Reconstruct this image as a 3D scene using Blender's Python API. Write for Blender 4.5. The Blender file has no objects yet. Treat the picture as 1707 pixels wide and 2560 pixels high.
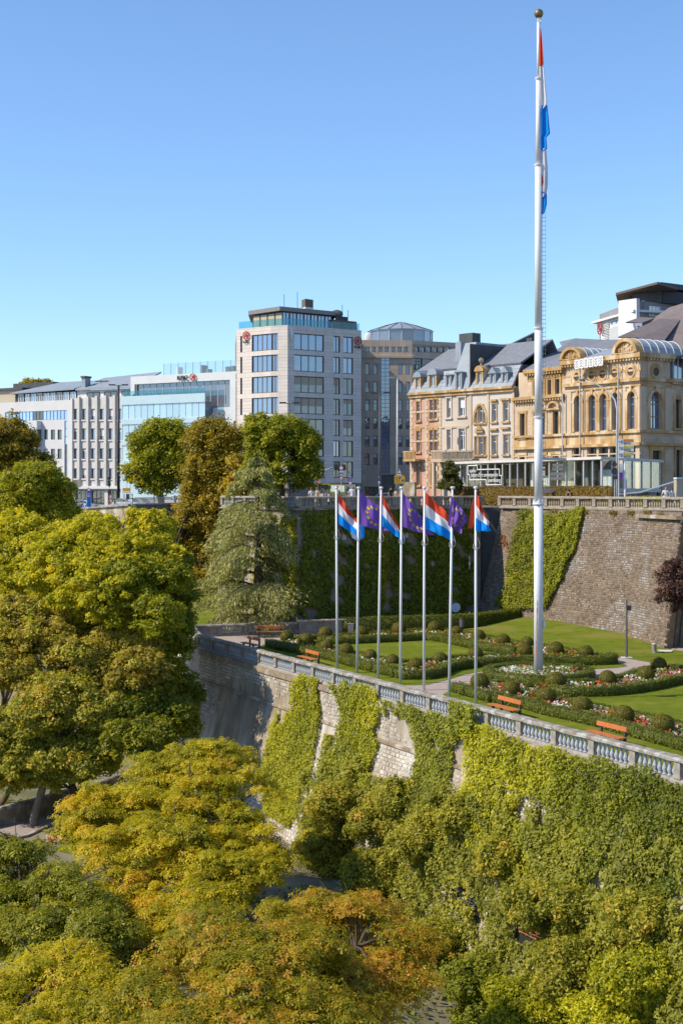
import bpy, bmesh, math, random
import numpy as np
from mathutils import Vector, Matrix
from mathutils.geometry import tessellate_polygon

random.seed(7)
RNG = np.random.default_rng(11)
S = bpy.context.scene
COL = S.collection

# ------------------------------------------------------------------ camera, sky, sun, exposure
F, HX, HY = 3555.0, 853.5, 1225.0          # focal length and horizon of the photograph, in its pixels
cam = bpy.data.cameras.new('camera')
cam.sensor_fit = 'VERTICAL'; cam.sensor_height = 36.0; cam.lens = 36.0 * F / 2560.0
cam.shift_y = -(1280.0 - HY) / 2560.0
cam.clip_start = 0.5; cam.clip_end = 6000
cam_o = bpy.data.objects.new('camera', cam); COL.objects.link(cam_o)
cam_o.location = (0, 0, 0); cam_o.rotation_euler = (math.radians(90), 0, 0)
S.camera = cam_o

SUN_EL, SUN_AZ = math.radians(42), math.radians(195)    # plan angle of the sun, from +x counter-clockwise
sun_vec = Vector((math.cos(SUN_AZ) * math.cos(SUN_EL), math.sin(SUN_AZ) * math.cos(SUN_EL), math.sin(SUN_EL)))
W = bpy.data.worlds.new('World'); S.world = W; W.use_nodes = True
nt = W.node_tree; nt.nodes.clear()
sky = nt.nodes.new('ShaderNodeTexSky'); sky.sky_type = 'NISHITA'; sky.sun_disc = False
sky.sun_elevation = SUN_EL; sky.sun_rotation = math.radians(90) - SUN_AZ
sky.altitude = 300; sky.air_density = 1.0; sky.dust_density = 0.15; sky.ozone_density = 6.5
bg = nt.nodes.new('ShaderNodeBackground'); bg.inputs['Strength'].default_value = 0.148
wo = nt.nodes.new('ShaderNodeOutputWorld')
nt.links.new(sky.outputs[0], bg.inputs[0]); nt.links.new(bg.outputs[0], wo.inputs[0])
sl = bpy.data.lights.new('sun', 'SUN'); sl.energy = 4.3; sl.angle = math.radians(0.5); sl.color = (1.0, 0.885, 0.69)
so = bpy.data.objects.new('sun', sl); COL.objects.link(so)
so.rotation_euler = sun_vec.to_track_quat('Z', 'Y').to_euler(); so.location = (-60, 0, 80)
S.view_settings.view_transform = 'Standard'; S.view_settings.look = 'None'
S.view_settings.exposure = 0.50; S.view_settings.gamma = 1.0
S.view_settings.use_curve_mapping = False
S.cycles.max_bounces = 8; S.cycles.diffuse_bounces = 4; S.cycles.transparent_max_bounces = 12
S.cycles.glossy_bounces = 2; S.cycles.transmission_bounces = 5

# ------------------------------------------------------------------ helpers
ZT, ZS = -11.2, -1.55                      # garden terrace and street heights (eye = 0)
def at(px, py, D): return Vector(((px - HX) / F * D, D, (HY - py) / F * D))
def gr(px, py, z=ZT):
    D = -z * F / (py - HY); return Vector(((px - HX) / F * D, D, z))
OFF = {}
def props(o, label=None, cat=None, group=None, kind=None):
    if label: o['label'] = label
    if cat: o['category'] = cat
    if group: o['group'] = group
    if kind: o['kind'] = kind
    return o
def thing(name, label, cat, loc=(0, 0, 0), group=None, rz=0.0):
    o = bpy.data.objects.new(name, None); COL.objects.link(o)
    o.location = loc; o.rotation_euler = (0, 0, rz); o.empty_display_size = 0.3
    OFF[o.name] = Vector(loc) if rz == 0 else Vector((0, 0, 0))
    return props(o, label, cat, group)
class MB:
    def __init__(s): s.v = []; s.f = []; s.t = []; s.mi = []; s.cur = 0; s.tint = 0.5
    def poly(s, pts, tint=None):
        b = len(s.v); s.v += [tuple(p) for p in pts]; s.f.append(tuple(range(b, b + len(pts))))
        s.t.append(s.tint if tint is None else tint); s.mi.append(s.cur)
    def hexa(s, p, tint=None):             # 8 points: 4 bottom (ccw from above), 4 top
        b = len(s.v); s.v += [tuple(q) for q in p]
        for f in ((3, 2, 1, 0), (4, 5, 6, 7), (0, 1, 5, 4), (1, 2, 6, 5), (2, 3, 7, 6), (3, 0, 4, 7)):
            s.f.append(tuple(b + i for i in f)); s.t.append(s.tint if tint is None else tint); s.mi.append(s.cur)
    def box(s, x0, x1, y0, y1, z0, z1, tint=None):
        s.hexa([(x0, y0, z0), (x1, y0, z0), (x1, y1, z0), (x0, y1, z0), (x0, y0, z1), (x1, y0, z1), (x1, y1, z1), (x0, y1, z1)], tint)
    def fbox(s, fc, u0, u1, d0, d1, z0, z1, tint=None):
        P = fc.pt
        s.hexa([P(u0, d0, z0), P(u1, d0, z0), P(u1, d1, z0), P(u0, d1, z0), P(u0, d0, z1), P(u1, d0, z1), P(u1, d1, z1), P(u0, d1, z1)], tint)
    def prism(s, pts, h0, h1):             # plan polygon extruded between two heights
        n = len(pts); b = len(s.v)
        s.v += [(p[0], p[1], h0) for p in pts] + [(p[0], p[1], h1) for p in pts]
        s.f.append(tuple(b + i for i in reversed(range(n)))); s.f.append(tuple(b + n + i for i in range(n)))
        for i in range(n):
            j = (i + 1) % n; s.f.append((b + i, b + j, b + n + j, b + n + i))
        s.t += [s.tint] * (n + 2); s.mi += [s.cur] * (n + 2)
    def fprism(s, fc, uz, d0, d1):         # outline on a facade extruded through its depth
        n = len(uz); b = len(s.v)
        s.v += [tuple(fc.pt(u, d0, z)) for u, z in uz] + [tuple(fc.pt(u, d1, z)) for u, z in uz]
        s.f.append(tuple(b + i for i in range(n))); s.f.append(tuple(b + n + i for i in reversed(range(n))))
        for i in range(n):
            j = (i + 1) % n; s.f.append((b + j, b + i, b + n + i, b + n + j))
        s.t += [s.tint] * (n + 2); s.mi += [s.cur] * (n + 2)
    def tube(s, path, rad, n=8, cap=True):
        path = [Vector(p) for p in path]
        if not hasattr(rad, '__len__'): rad = [rad] * len(path)
        b = len(s.v); ref = Vector((0.13, 0.31, 1)).normalized()
        for i, p in enumerate(path):
            t = (path[min(i + 1, len(path) - 1)] - path[max(i - 1, 0)]).normalized()
            if abs(t.dot(ref)) > 0.95: a = t.cross(Vector((1, 0, 0.1))).normalized()
            else: a = t.cross(ref).normalized()
            c = t.cross(a)
            for k in range(n):
                w = 2 * math.pi * k / n; s.v.append(tuple(p + (a * math.cos(w) + c * math.sin(w)) * rad[i]))
        for i in range(len(path) - 1):
            for k in range(n):
                k2 = (k + 1) % n
                s.f.append((b + i * n + k, b + i * n + k2, b + (i + 1) * n + k2, b + (i + 1) * n + k)); s.t.append(s.tint); s.mi.append(s.cur)
        if cap:
            s.f.append(tuple(b + k for k in reversed(range(n)))); e = b + (len(path) - 1) * n
            s.f.append(tuple(e + k for k in range(n))); s.t += [s.tint] * 2; s.mi += [s.cur] * 2
    def lathe(s, prof, c=(0, 0, 0), n=8):
        c = Vector(c); s.tube([c + Vector((0, 0, z)) for r, z in prof], [max(r, 1e-3) for r, z in prof], n)
    def ball(s, c, r, nu=10, nv=7, sq=(1, 1, 1)):
        c = Vector(c); b = len(s.v)
        for j in range(1, nv):
            ph = math.pi * j / nv
            for i in range(nu):
                th = 2 * math.pi * i / nu
                s.v.append((c.x + r * sq[0] * math.sin(ph) * math.cos(th), c.y + r * sq[1] * math.sin(ph) * math.sin(th), c.z + r * sq[2] * math.cos(ph)))
        s.v.append((c.x, c.y, c.z + r * sq[2])); s.v.append((c.x, c.y, c.z - r * sq[2])); T = b + (nv - 1) * nu
        for j in range(nv - 2):
            for i in range(nu):
                i2 = (i + 1) % nu; s.f.append((b + j * nu + i, b + (j + 1) * nu + i, b + (j + 1) * nu + i2, b + j * nu + i2))
        for i in range(nu):
            i2 = (i + 1) % nu; s.f.append((T, b + i, b + i2)); s.f.append((T + 1, b + (nv - 2) * nu + i2, b + (nv - 2) * nu + i))
        k = (nv - 2) * nu + 2 * nu; s.t += [s.tint] * k; s.mi += [s.cur] * k
    def mesh(s, name, off=Vector((0, 0, 0)), smooth=False):
        me = bpy.data.meshes.new(name)
        me.from_pydata([(x - off.x, y - off.y, z - off.z) for x, y, z in s.v], [], s.f)
        if len(s.f):
            a = me.attributes.new('tint', 'FLOAT', 'FACE'); a.data.foreach_set('value', s.t)
            if any(s.mi): me.polygons.foreach_set('material_index', s.mi)
            if smooth: me.polygons.foreach_set('use_smooth', [True] * len(s.f))
        me.update(); return me
    def build(s, name, mat, parent=None, smooth=False, label=None, cat=None, group=None, kind=None):
        off = Vector((0, 0, 0))
        if parent is not None: off = OFF.get(parent.name, off)
        me = s.mesh(name, off, smooth)
        for m in (mat if isinstance(mat, (list, tuple)) else [mat]): me.materials.append(m)
        o = bpy.data.objects.new(name, me); COL.objects.link(o); o.parent = parent
        if parent is not None: OFF[o.name] = off
        return props(o, label, cat, group, kind)
def inst(name, me, parent, loc=(0, 0, 0), rz=0.0, sc=None):
    o = bpy.data.objects.new(name, me); COL.objects.link(o); o.parent = parent
    off = OFF.get(parent.name, Vector((0, 0, 0))) if parent is not None else Vector((0, 0, 0))
    o.location = Vector(loc) - off; o.rotation_euler = (0, 0, rz)
    if sc: o.scale = sc
    return o
def copy_tree(o, parent=None):
    c = o.copy(); COL.objects.link(c); c.parent = parent
    for ch in list(o.children): copy_tree(ch, c)
    return c
class Face:                                # a vertical wall plane through two plan points, seen from the camera's side
    def __init__(s, A, B):
        s.A = Vector((A[0], A[1])); s.B = Vector((B[0], B[1])); s.L = (s.B - s.A).length
        s.e = (s.B - s.A) / s.L; s.n = Vector((-s.e.y, s.e.x)); s.ang = math.atan2(s.e.y, s.e.x)
    def u(s, px):
        r = (px - HX) / F; return (r * s.A.y - s.A.x) / (s.e.x - r * s.e.y)
    def D(s, px): return s.A.y + s.e.y * s.u(px)
    def z(s, px, py): return (HY - py) / F * s.D(px)
    def pt(s, u, d, z):
        p = s.A + s.e * u + s.n * d; return Vector((p.x, p.y, z))
    def op(s, l, r, t, b):                 # opening from photo pixels: u0,u1,z0,z1
        m = (l + r) / 2; return (s.u(l), s.u(r), s.z(m, b), s.z(m, t))
def pp(px, D): return ((px - HX) / F * D, D)
def facade(fc, u0, u1, z0, z1, ops, depth=0.28, th=0.0):
    mb = MB()
    ops = [(max(a, u0), min(b, u1), max(c, z0), min(d, z1)) for a, b, c, d in ops]
    ops = [o for o in ops if o[1] - o[0] > .02 and o[3] - o[2] > .02]
    us = sorted({round(x, 4) for o in ops for x in o[:2]} | {u0, u1}); zs = sorted({round(x, 4) for o in ops for x in o[2:]} | {z0, z1})
    for i in range(len(us) - 1):
        for j in range(len(zs) - 1):
            cu, cz = (us[i] + us[i + 1]) / 2, (zs[j] + zs[j + 1]) / 2
            if any(o[0] < cu < o[1] and o[2] < cz < o[3] for o in ops): continue
            mb.poly([fc.pt(us[i], 0, zs[j]), fc.pt(us[i + 1], 0, zs[j]), fc.pt(us[i + 1], 0, zs[j + 1]), fc.pt(us[i], 0, zs[j + 1])])
    for a, b, c, d in ops:
        P = fc.pt
        mb.poly([P(a, 0, c), P(a, 0, d), P(a, depth, d), P(a, depth, c)]); mb.poly([P(b, 0, c), P(b, depth, c), P(b, depth, d), P(b, 0, d)])
        mb.poly([P(a, 0, c), P(a, depth, c), P(b, depth, c), P(b, 0, c)]); mb.poly([P(a, 0, d), P(b, 0, d), P(b, depth, d), P(a, depth, d)])
    return mb
def window(fc, o, root, frame, glass, nx=1, nz=1, set_=0.2, fw=0.07, name='window', blind=0, blindm=None):
    a, b, c, d = o; f = MB(); e = 0.004
    a += e; b -= e; c += e; d -= e
    f.fbox(fc, a, b, set_ - .05, set_ + .03, d - fw, d); f.fbox(fc, a, b, set_ - .05, set_ + .03, c, c + fw)
    for k in range(nx + 1):
        u = a + fw / 2 + (b - a - fw) * k / nx
        f.fbox(fc, u - fw / 2, u + fw / 2, set_ - .047, set_ + .027, c + fw, d - fw)
    for k in range(1, nz):
        z = c + (d - c) * k / nz + (0.18 * (d - c) if nz == 2 else 0)
        f.fbox(fc, a + fw, b - fw, set_ - .043, set_ + .023, z - fw / 2, z + fw / 2)
    w = f.build(name, frame, root)
    g = MB(); g.tint = random.random()
    g.poly([fc.pt(a, set_ + .008, c), fc.pt(b, set_ + .008, c), fc.pt(b, set_ + .008, d), fc.pt(a, set_ + .008, d)])
    g.build('pane', glass, w)
    if blind and blindm:
        bb = MB(); bb.fbox(fc, a + fw, b - fw, set_ - .04, set_ - .02, d - fw - (d - c - 2 * fw) * blind, d - fw - .002); bb.build('blind', blindm, w)
    return w
def pieces(items, name, mat, root, limit=300):  # items: MB-appending callables, largest in view first
    rest = MB()
    for k, (fn, tint) in enumerate(items):
        if k < limit:
            mb = MB(); mb.tint = tint; fn(mb); mb.build(name, mat, root)
        else:
            rest.tint = tint; fn(rest)
    if rest.f: rest.build(name, mat, root, kind='stuff')
def text_mesh(txt, size, depth, mat, name, parent, M, width=None):
    cu = bpy.data.curves.new(name, 'FONT'); cu.body = txt; cu.size = size; cu.extrude = depth; cu.align_x = 'CENTER'; cu.align_y = 'CENTER'
    o = bpy.data.objects.new('tmp', cu); COL.objects.link(o)
    dg = bpy.context.evaluated_depsgraph_get(); me = bpy.data.meshes.new_from_object(o.evaluated_get(dg))
    bpy.data.objects.remove(o); bpy.data.curves.remove(cu)
    if width:
        xs_ = [v.co.x for v in me.vertices]; k = width / (max(xs_) - min(xs_)); me.transform(Matrix.Diagonal((k, 1, 1, 1)))
    off = OFF.get(parent.name, Vector((0, 0, 0))); me.transform(Matrix.Translation(-off) @ M); me.name = name
    me.materials.clear(); me.materials.append(mat)
    q = bpy.data.objects.new(name, me); COL.objects.link(q); q.parent = parent; OFF[q.name] = off; return q
def face_matrix(fc, u, d, z):
    p = fc.pt(u, d, z); e, n = fc.e, fc.n
    return Matrix(((e.x, 0, -n.x, p.x), (e.y, 0, -n.y, p.y), (0, 1, 0, p.z), (0, 0, 0, 1)))

# ------------------------------------------------------------------ materials
def new_mat(name):
    m = bpy.data.materials.new(name); m.use_nodes = True; n = m.node_tree.nodes; n.clear()
    out = n.new('ShaderNodeOutputMaterial'); b = n.new('ShaderNodeBsdfPrincipled'); m.node_tree.links.new(b.outputs[0], out.inputs[0])
    return m, n, m.node_tree.links, b, out
def ramp(n, stops):
    r = n.new('ShaderNodeValToRGB'); el = r.color_ramp.elements
    while len(el) < len(stops): el.new(0.5)
    for e, (p, c) in zip(el, stops): e.position = p; e.color = (*c, 1)
    return r
def surf(name, c1, c2=None, scale=2.0, rough=0.85, bump=0.0, bscale=20.0, tint=0.0, metal=0.0, spec=0.3, streak=None, c3=None, s3=0.6):
    m, n, l, b, out = new_mat(name); c2 = c2 or tuple(x * 0.7 for x in c1)
    tc = n.new('ShaderNodeTexCoord'); mp = n.new('ShaderNodeMapping'); l.new(tc.outputs['Object'], mp.inputs[0])
    if streak: mp.inputs['Scale'].default_value = (1, 1, streak)
    no = n.new('ShaderNodeTexNoise'); no.inputs['Scale'].default_value = scale; no.inputs['Detail'].default_value = 6; no.inputs['Roughness'].default_value = 0.65
    l.new(mp.outputs[0], no.inputs['Vector'])
    r = ramp(n, [(0.32, c2), (0.66, c1)]); l.new(no.outputs['Fac'], r.inputs[0]); colr = r.outputs[0]
    if c3:
        n3 = n.new('ShaderNodeTexNoise'); n3.inputs['Scale'].default_value = s3; n3.inputs['Detail'].default_value = 7; l.new(mp.outputs[0], n3.inputs['Vector'])
        r3 = ramp(n, [(0.5, (0, 0, 0)), (0.62, (1, 1, 1))]); l.new(n3.outputs['Fac'], r3.inputs[0])
        mx = n.new('ShaderNodeMixRGB'); l.new(r3.outputs[0], mx.inputs[0]); l.new(colr, mx.inputs[1]); mx.inputs[2].default_value = (*c3, 1); colr = mx.outputs[0]
    if tint:
        a = n.new('ShaderNodeAttribute'); a.attribute_name = 'tint'
        ma = n.new('ShaderNodeMapRange'); ma.inputs['To Min'].default_value = 1 - tint; ma.inputs['To Max'].default_value = 1 + tint; l.new(a.outputs['Fac'], ma.inputs[0])
        mu = n.new('ShaderNodeVectorMath'); mu.operation = 'SCALE'; l.new(colr, mu.inputs[0]); l.new(ma.outputs[0], mu.inputs['Scale']); colr = mu.outputs[0]
    l.new(colr, b.inputs['Base Color']); b.inputs['Roughness'].default_value = rough; b.inputs['Metallic'].default_value = metal
    b.inputs['Specular IOR Level'].default_value = spec
    if bump:
        nb = n.new('ShaderNodeTexNoise'); nb.inputs['Scale'].default_value = bscale; nb.inputs['Detail'].default_value = 5; l.new(tc.outputs['Object'], nb.inputs['Vector'])
        bp = n.new('ShaderNodeBump'); bp.inputs['Strength'].default_value = bump; bp.inputs['Distance'].default_value = 0.05
        l.new(nb.outputs['Fac'], bp.inputs['Height']); l.new(bp.outputs[0], b.inputs['Normal'])
    return m
def leaf_mat(name, stops, trans=0.35, rough=0.5):
    trans = min(.5, trans + .14)
    m, n, l, b, out = new_mat(name)
    a = n.new('ShaderNodeAttribute'); a.attribute_name = 'tint'
    r = ramp(n, stops); l.new(a.outputs['Fac'], r.inputs[0]); l.new(r.outputs[0], b.inputs['Base Color'])
    b.inputs['Roughness'].default_value = rough; b.inputs['Specular IOR Level'].default_value = 0.3
    t = n.new('ShaderNodeBsdfTranslucent'); g = n.new('ShaderNodeMixRGB'); g.blend_type = 'MULTIPLY'; g.inputs[0].default_value = 1; g.inputs[2].default_value = (1.25, 1.3, 0.5, 1)
    l.new(r.outputs[0], g.inputs[1]); l.new(g.outputs[0], t.inputs[0])
    mx = n.new('ShaderNodeMixShader'); mx.inputs[0].default_value = trans; l.new(b.outputs[0], mx.inputs[1]); l.new(t.outputs[0], mx.inputs[2]); l.new(mx.outputs[0], out.inputs[0])
    return m
def glass_mat(name, c, refl=0.35, var=0.25, rough=0.02):
    m, n, l, b, out = new_mat(name)
    a = n.new('ShaderNodeAttribute'); a.attribute_name = 'tint'
    r = ramp(n, [(0, tuple(x * (1 - var) for x in c)), (1, tuple(x * (1 + var) for x in c))]); l.new(a.outputs['Fac'], r.inputs[0])
    l.new(r.outputs[0], b.inputs['Base Color']); b.inputs['Roughness'].default_value = 0.35
    g = n.new('ShaderNodeBsdfGlossy'); g.inputs['Roughness'].default_value = rough; g.inputs['Color'].default_value = (.85, .92, 1, 1)
    tc = n.new('ShaderNodeTexCoord'); no = n.new('ShaderNodeTexNoise'); no.inputs['Scale'].default_value = .5; l.new(tc.outputs['Object'], no.inputs['Vector'])
    bp = n.new('ShaderNodeBump'); bp.inputs['Strength'].default_value = 0.06; bp.inputs['Distance'].default_value = .3; l.new(no.outputs['Fac'], bp.inputs['Height']); l.new(bp.outputs[0], g.inputs['Normal'])
    fr = n.new('ShaderNodeFresnel'); fr.inputs['IOR'].default_value = 1.5
    ad = n.new('ShaderNodeMath'); ad.operation = 'ADD'; ad.use_clamp = True; ad.inputs[1].default_value = refl - 0.04; l.new(fr.outputs[0], ad.inputs[0])
    mx = n.new('ShaderNodeMixShader'); l.new(ad.outputs[0], mx.inputs[0]); l.new(b.outputs[0], mx.inputs[1]); l.new(g.outputs[0], mx.inputs[2]); l.new(mx.outputs[0], out.inputs[0])
    return m
def clear_mat(name, c=(.85, .95, .93), refl=0.08):
    m, n, l, b, out = new_mat(name); n.remove(b)
    t = n.new('ShaderNodeBsdfTransparent'); t.inputs[0].default_value = (*c, 1)
    g = n.new('ShaderNodeBsdfGlossy'); g.inputs['Roughness'].default_value = 0.02
    lw = n.new('ShaderNodeLayerWeight'); fr = n.new('ShaderNodeMath'); fr.operation = 'POWER'; fr.inputs[1].default_value = 5; l.new(lw.outputs['Facing'], fr.inputs[0])
    ad = n.new('ShaderNodeMath'); ad.operation = 'ADD'; ad.use_clamp = True; ad.inputs[1].default_value = refl; l.new(fr.outputs[0], ad.inputs[0])
    mx = n.new('ShaderNodeMixShader'); l.new(ad.outputs[0], mx.inputs[0]); l.new(t.outputs[0], mx.inputs[1]); l.new(g.outputs[0], mx.inputs[2]); l.new(mx.outputs[0], out.inputs[0])
    return m

M = {}
M['wallstone'] = surf('old_stone', (.44, .40, .34), (.29, .245, .20), 1.1, .92, .5, 9, tint=.20, c3=(.47, .44, .40), s3=.4)
M['wallback'] = surf('mortar', (.38, .32, .245), (.20, .16, .12), 1.3, .95, .6, 8, c3=(.48, .445, .39), s3=.4, streak=.28)
M['bastion'] = surf('bastion_stone', (.235, .178, .13), (.135, .098, .07), .9, .92, .7, 8, tint=.40, c3=(.265, .245, .23), s3=.4)
M['bastionback'] = surf('bastion_mortar', (.20, .16, .125), (.13, .10, .078), 1.5, .95, .4, 8)
M['coping'] = surf('lichen_coping', (.30, .275, .24), (.16, .135, .105), 2.2, .95, .7, 14, c3=(.36, .355, .345), s3=2.0)
M['balust'] = surf('cast_baluster', (.36, .39, .43), (.26, .275, .30), 6.0, .8, .15, 40)
M['postst'] = surf('post_stone', (.33, .31, .28), (.20, .175, .145), 4.0, .9, .3, 20)
M['upost'] = surf('upper_stone', (.33, .29, .235), (.19, .16, .125), 3.0, .9, .4, 15)
M['ubal'] = surf('upper_baluster', (.37, .31, .23), (.24, .19, .14), 3.0, .9, .3, 15)
M['plinth'] = surf('plinth_stone', (.30, .235, .17), (.19, .145, .10), 2.0, .92, .5, 10, c3=(.42, .39, .33), s3=.8)
M['ivyback'] = surf('vine_wall', (.26, .21, .165), (.15, .12, .09), 1.2, .95, .4, 6)
M['grass'] = surf('lawn_grass', (.165, .20, .018), (.115, .15, .014), 1.6, .95, 1.0, 40, spec=.05, c3=(.195, .215, .028), s3=.45)
M['grass2'] = surf('slope_grass', (.165, .20, .020), (.115, .15, .016), 1.2, .95, 1.0, 40, spec=.05, c3=(.21, .20, .045), s3=.25)
M['gravel'] = surf('pink_gravel', (.40, .33, .30), (.31, .25, .225), 2.5, .95, .4, 60)
M['soil'] = surf('bed_soil', (.10, .085, .05), (.055, .05, .03), 3, .95, .5, 20)
M['valley'] = surf('valley_floor', (.30, .25, .18), (.075, .085, .025), .18, .95, .6, 6)
M['vpath'] = surf('valley_path', (.36, .30, .27), (.28, .23, .20), 1.5, .95, .4, 30)
M['asphalt'] = surf('asphalt', (.075, .073, .07), (.05, .05, .05), 2, .9, .3, 60)
M['pave'] = surf('paving', (.26, .24, .22), (.19, .175, .16), 1, .9, .3, 30)
M['bark'] = surf('bark', (.115, .085, .055), (.06, .045, .03), 4, .95, .8, 18, streak=.3)
M['barkpale'] = surf('bark_pale', (.24, .20, .15), (.13, .105, .075), 4, .95, .8, 18, streak=.3)
M['white'] = surf('white_metal', (.68, .69, .71), (.58, .60, .63), 3, .35, spec=.5, streak=.2)
M['steel'] = surf('grey_steel', (.45, .46, .48), (.36, .37, .39), 3, .4, spec=.5)
M['dark'] = surf('dark_metal', (.045, .045, .05), (.03, .03, .035), 3, .5)
M['lampgrey'] = surf('lamp_grey', (.11, .11, .115), (.08, .08, .085), 3, .5)
M['rust'] = surf('rust', (.42, .16, .05), (.28, .10, .04), 6, .9)
M['bronze'] = surf('bronze', (.12, .11, .09), (.30, .20, .07), 2.2, .5, metal=.6)
M['bench'] = surf('orange_slats', (.47, .15, .04), (.36, .11, .03), 6, .6, spec=.35)
M['benchleg'] = surf('bench_leg', (.085, .075, .07), (.05, .045, .045), 5, .8)
M['hedge'] = leaf_mat('hedge_leaf', [(0, (0.056, 0.071, 0.010)), (.5, (0.135, 0.152, 0.017)), (1, (0.224, 0.223, 0.026))], .2)
M['ballleaf'] = leaf_mat('topiary_leaf', [(0, (0.093, 0.091, 0.011)), (.5, (0.160, 0.143, 0.017)), (1, (0.235, 0.206, 0.028))], .15)
M['brownhedge'] = leaf_mat('beech_hedge', [(0, (0.134, 0.086, 0.021)), (.4, (0.244, 0.144, 0.031)), (.75, (0.195, 0.161, 0.026)), (1, (0.341, 0.196, 0.041))], .25)
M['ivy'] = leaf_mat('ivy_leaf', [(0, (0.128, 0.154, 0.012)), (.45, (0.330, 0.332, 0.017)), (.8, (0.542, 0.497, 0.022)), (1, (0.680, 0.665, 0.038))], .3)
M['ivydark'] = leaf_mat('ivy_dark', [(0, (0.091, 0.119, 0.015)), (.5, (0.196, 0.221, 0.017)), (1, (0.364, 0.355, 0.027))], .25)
M['vineyellow'] = leaf_mat('vine_yellow', [(0, (0.175, 0.187, 0.015)), (.5, (0.350, 0.297, 0.020)), (1, (0.490, 0.363, 0.030))], .35)
M['vinered'] = leaf_mat('vine_red', [(0, (.20, .07, .03)), (.5, (.34, .12, .05)), (1, (.30, .18, .05))], .3)
M['shrub'] = leaf_mat('shrub_leaf', [(0, (0.147, 0.161, 0.023)), (.5, (0.328, 0.319, 0.035)), (.85, (0.540, 0.454, 0.052)), (1, (0.680, 0.394, 0.059))], .3)
M['shrubolive'] = leaf_mat('shrub_olive', [(0, (0.175, 0.176, 0.026)), (.5, (0.351, 0.328, 0.037)), (.8, (0.478, 0.431, 0.048)), (1, (0.653, 0.354, 0.053))], .3)
M['maple'] = leaf_mat('maple_leaf', [(0, (0.230, 0.234, 0.011)), (.5, (0.460, 0.420, 0.017)), (.9, (0.680, 0.571, 0.024)), (1, (0.680, 0.513, 0.041))], .35)
M['green'] = leaf_mat('green_leaf', [(0, (0.155, 0.175, 0.011)), (.5, (0.292, 0.296, 0.012)), (.92, (0.446, 0.389, 0.018)), (1, (0.680, 0.471, 0.027))], .3)
M['olive'] = leaf_mat('olive_leaf', [(0, (0.195, 0.154, 0.016)), (.5, (0.376, 0.282, 0.026)), (.85, (0.521, 0.366, 0.035)), (1, (0.677, 0.353, 0.041))], .3)
M['brownleaf'] = leaf_mat('brown_leaf', [(0, (0.234, 0.190, 0.029)), (.45, (0.471, 0.364, 0.050)), (.75, (0.387, 0.420, 0.036)), (1, (0.680, 0.477, 0.073))], .3)
M['chest'] = leaf_mat('chestnut_leaf', [(0, (0.218, 0.211, 0.009)), (.45, (0.460, 0.404, 0.015)), (.8, (0.641, 0.492, 0.021)), (1, (0.680, 0.368, 0.038))], .35)
M['chestor'] = leaf_mat('chestnut_orange', [(0, (0.215, 0.213, 0.009)), (.35, (0.400, 0.338, 0.016)), (.65, (0.549, 0.330, 0.026)), (.9, (0.653, 0.330, 0.046)), (1, (0.653, 0.466, 0.137))], .35)
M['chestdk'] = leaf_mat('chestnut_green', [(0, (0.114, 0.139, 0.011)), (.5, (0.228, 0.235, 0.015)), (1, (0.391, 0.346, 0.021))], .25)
M['cedar'] = leaf_mat('cedar_needle', [(0, (0.192, 0.198, 0.071)), (.5, (0.330, 0.328, 0.119)), (1, (0.510, 0.479, 0.183))], .15)
M['yew'] = leaf_mat('yew_needle', [(0, (0.048, 0.052, 0.012)), (.6, (0.103, 0.104, 0.018)), (1, (0.193, 0.163, 0.023))], .15)
M['purple'] = leaf_mat('purple_leaf', [(0, (0.048, 0.023, 0.021)), (.6, (0.103, 0.049, 0.041)), (1, (0.193, 0.104, 0.070))], .2)
M['flower'] = leaf_mat('flower_petal', [(0, (.62, .66, .64)), (.30, (.75, .76, .76)), (.34, (.62, .05, .03)), (.55, (.66, .10, .05)), (.6, (.66, .28, .38)), (.78, (.74, .52, .62)), (.82, (.16, .20, .03)), (1, (.24, .26, .03))], .2, .8)
for e in M['flower'].node_tree.nodes:
    if e.type == 'VALTORGB': e.color_ramp.interpolation = 'LINEAR'
M['glass'] = glass_mat('blue_glass', (.045, .085, .19), .24)
M['glassdk'] = glass_mat('dark_glass', (.03, .035, .035), .10)
M['glassbrefl'] = glass_mat('brown_reflection_glass', (.13, .105, .075), .12, .6)  # brown reflections of the lower tower windows, put into the glass colour
M['glassbl'] = glass_mat('bright_blue_glass', (.14, .30, .62), .30, .35)
M['glassaq'] = glass_mat('aqua_glass', (.27, .42, .52), .20, .18)
M['glassgr'] = glass_mat('grey_glass', (.09, .10, .13), .14)
M['clear'] = clear_mat('clear_glass', (.93, .97, .95), .06)
M['teal'] = clear_mat('teal_glass', (.52, .80, .84), .06)
M['frost'] = clear_mat('screen_glass', (.86, .91, .93), .10)
M['limepanel'] = surf('limestone_panel', (.64, .58, .53), (.57, .51, .47), .8, .75, .1, 20, tint=.06)
M['joint'] = surf('panel_joint', (.25, .22, .20), None, 1, .9)
M['beige'] = surf('beige_panel', (.54, .43, .335), (.47, .37, .285), .6, .8, tint=.08)
M['whitewall'] = surf('white_render', (.62, .61, .61), (.56, .555, .56), .5, .8)
M['whitepan'] = surf('white_panel', (.62, .64, .65), (.56, .58, .60), .4, .5)
M['aquawall'] = surf('pale_aqua_panel', (.46, .60, .66), (.41, .55, .61), .4, .5)
M['concrete'] = surf('pale_concrete', (.58, .555, .53), (.50, .475, .45), 1.0, .85, tint=.06)
M['zinc'] = surf('zinc_roof', (.27, .31, .36), (.21, .245, .29), .8, .55, spec=.4, tint=.10)
M['zincdk'] = surf('dark_zinc', (.075, .085, .09), (.05, .055, .06), .8, .6)
M['slate'] = surf('grey_slate', (.20, .215, .25), (.15, .16, .19), 1.5, .75, tint=.18)
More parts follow.
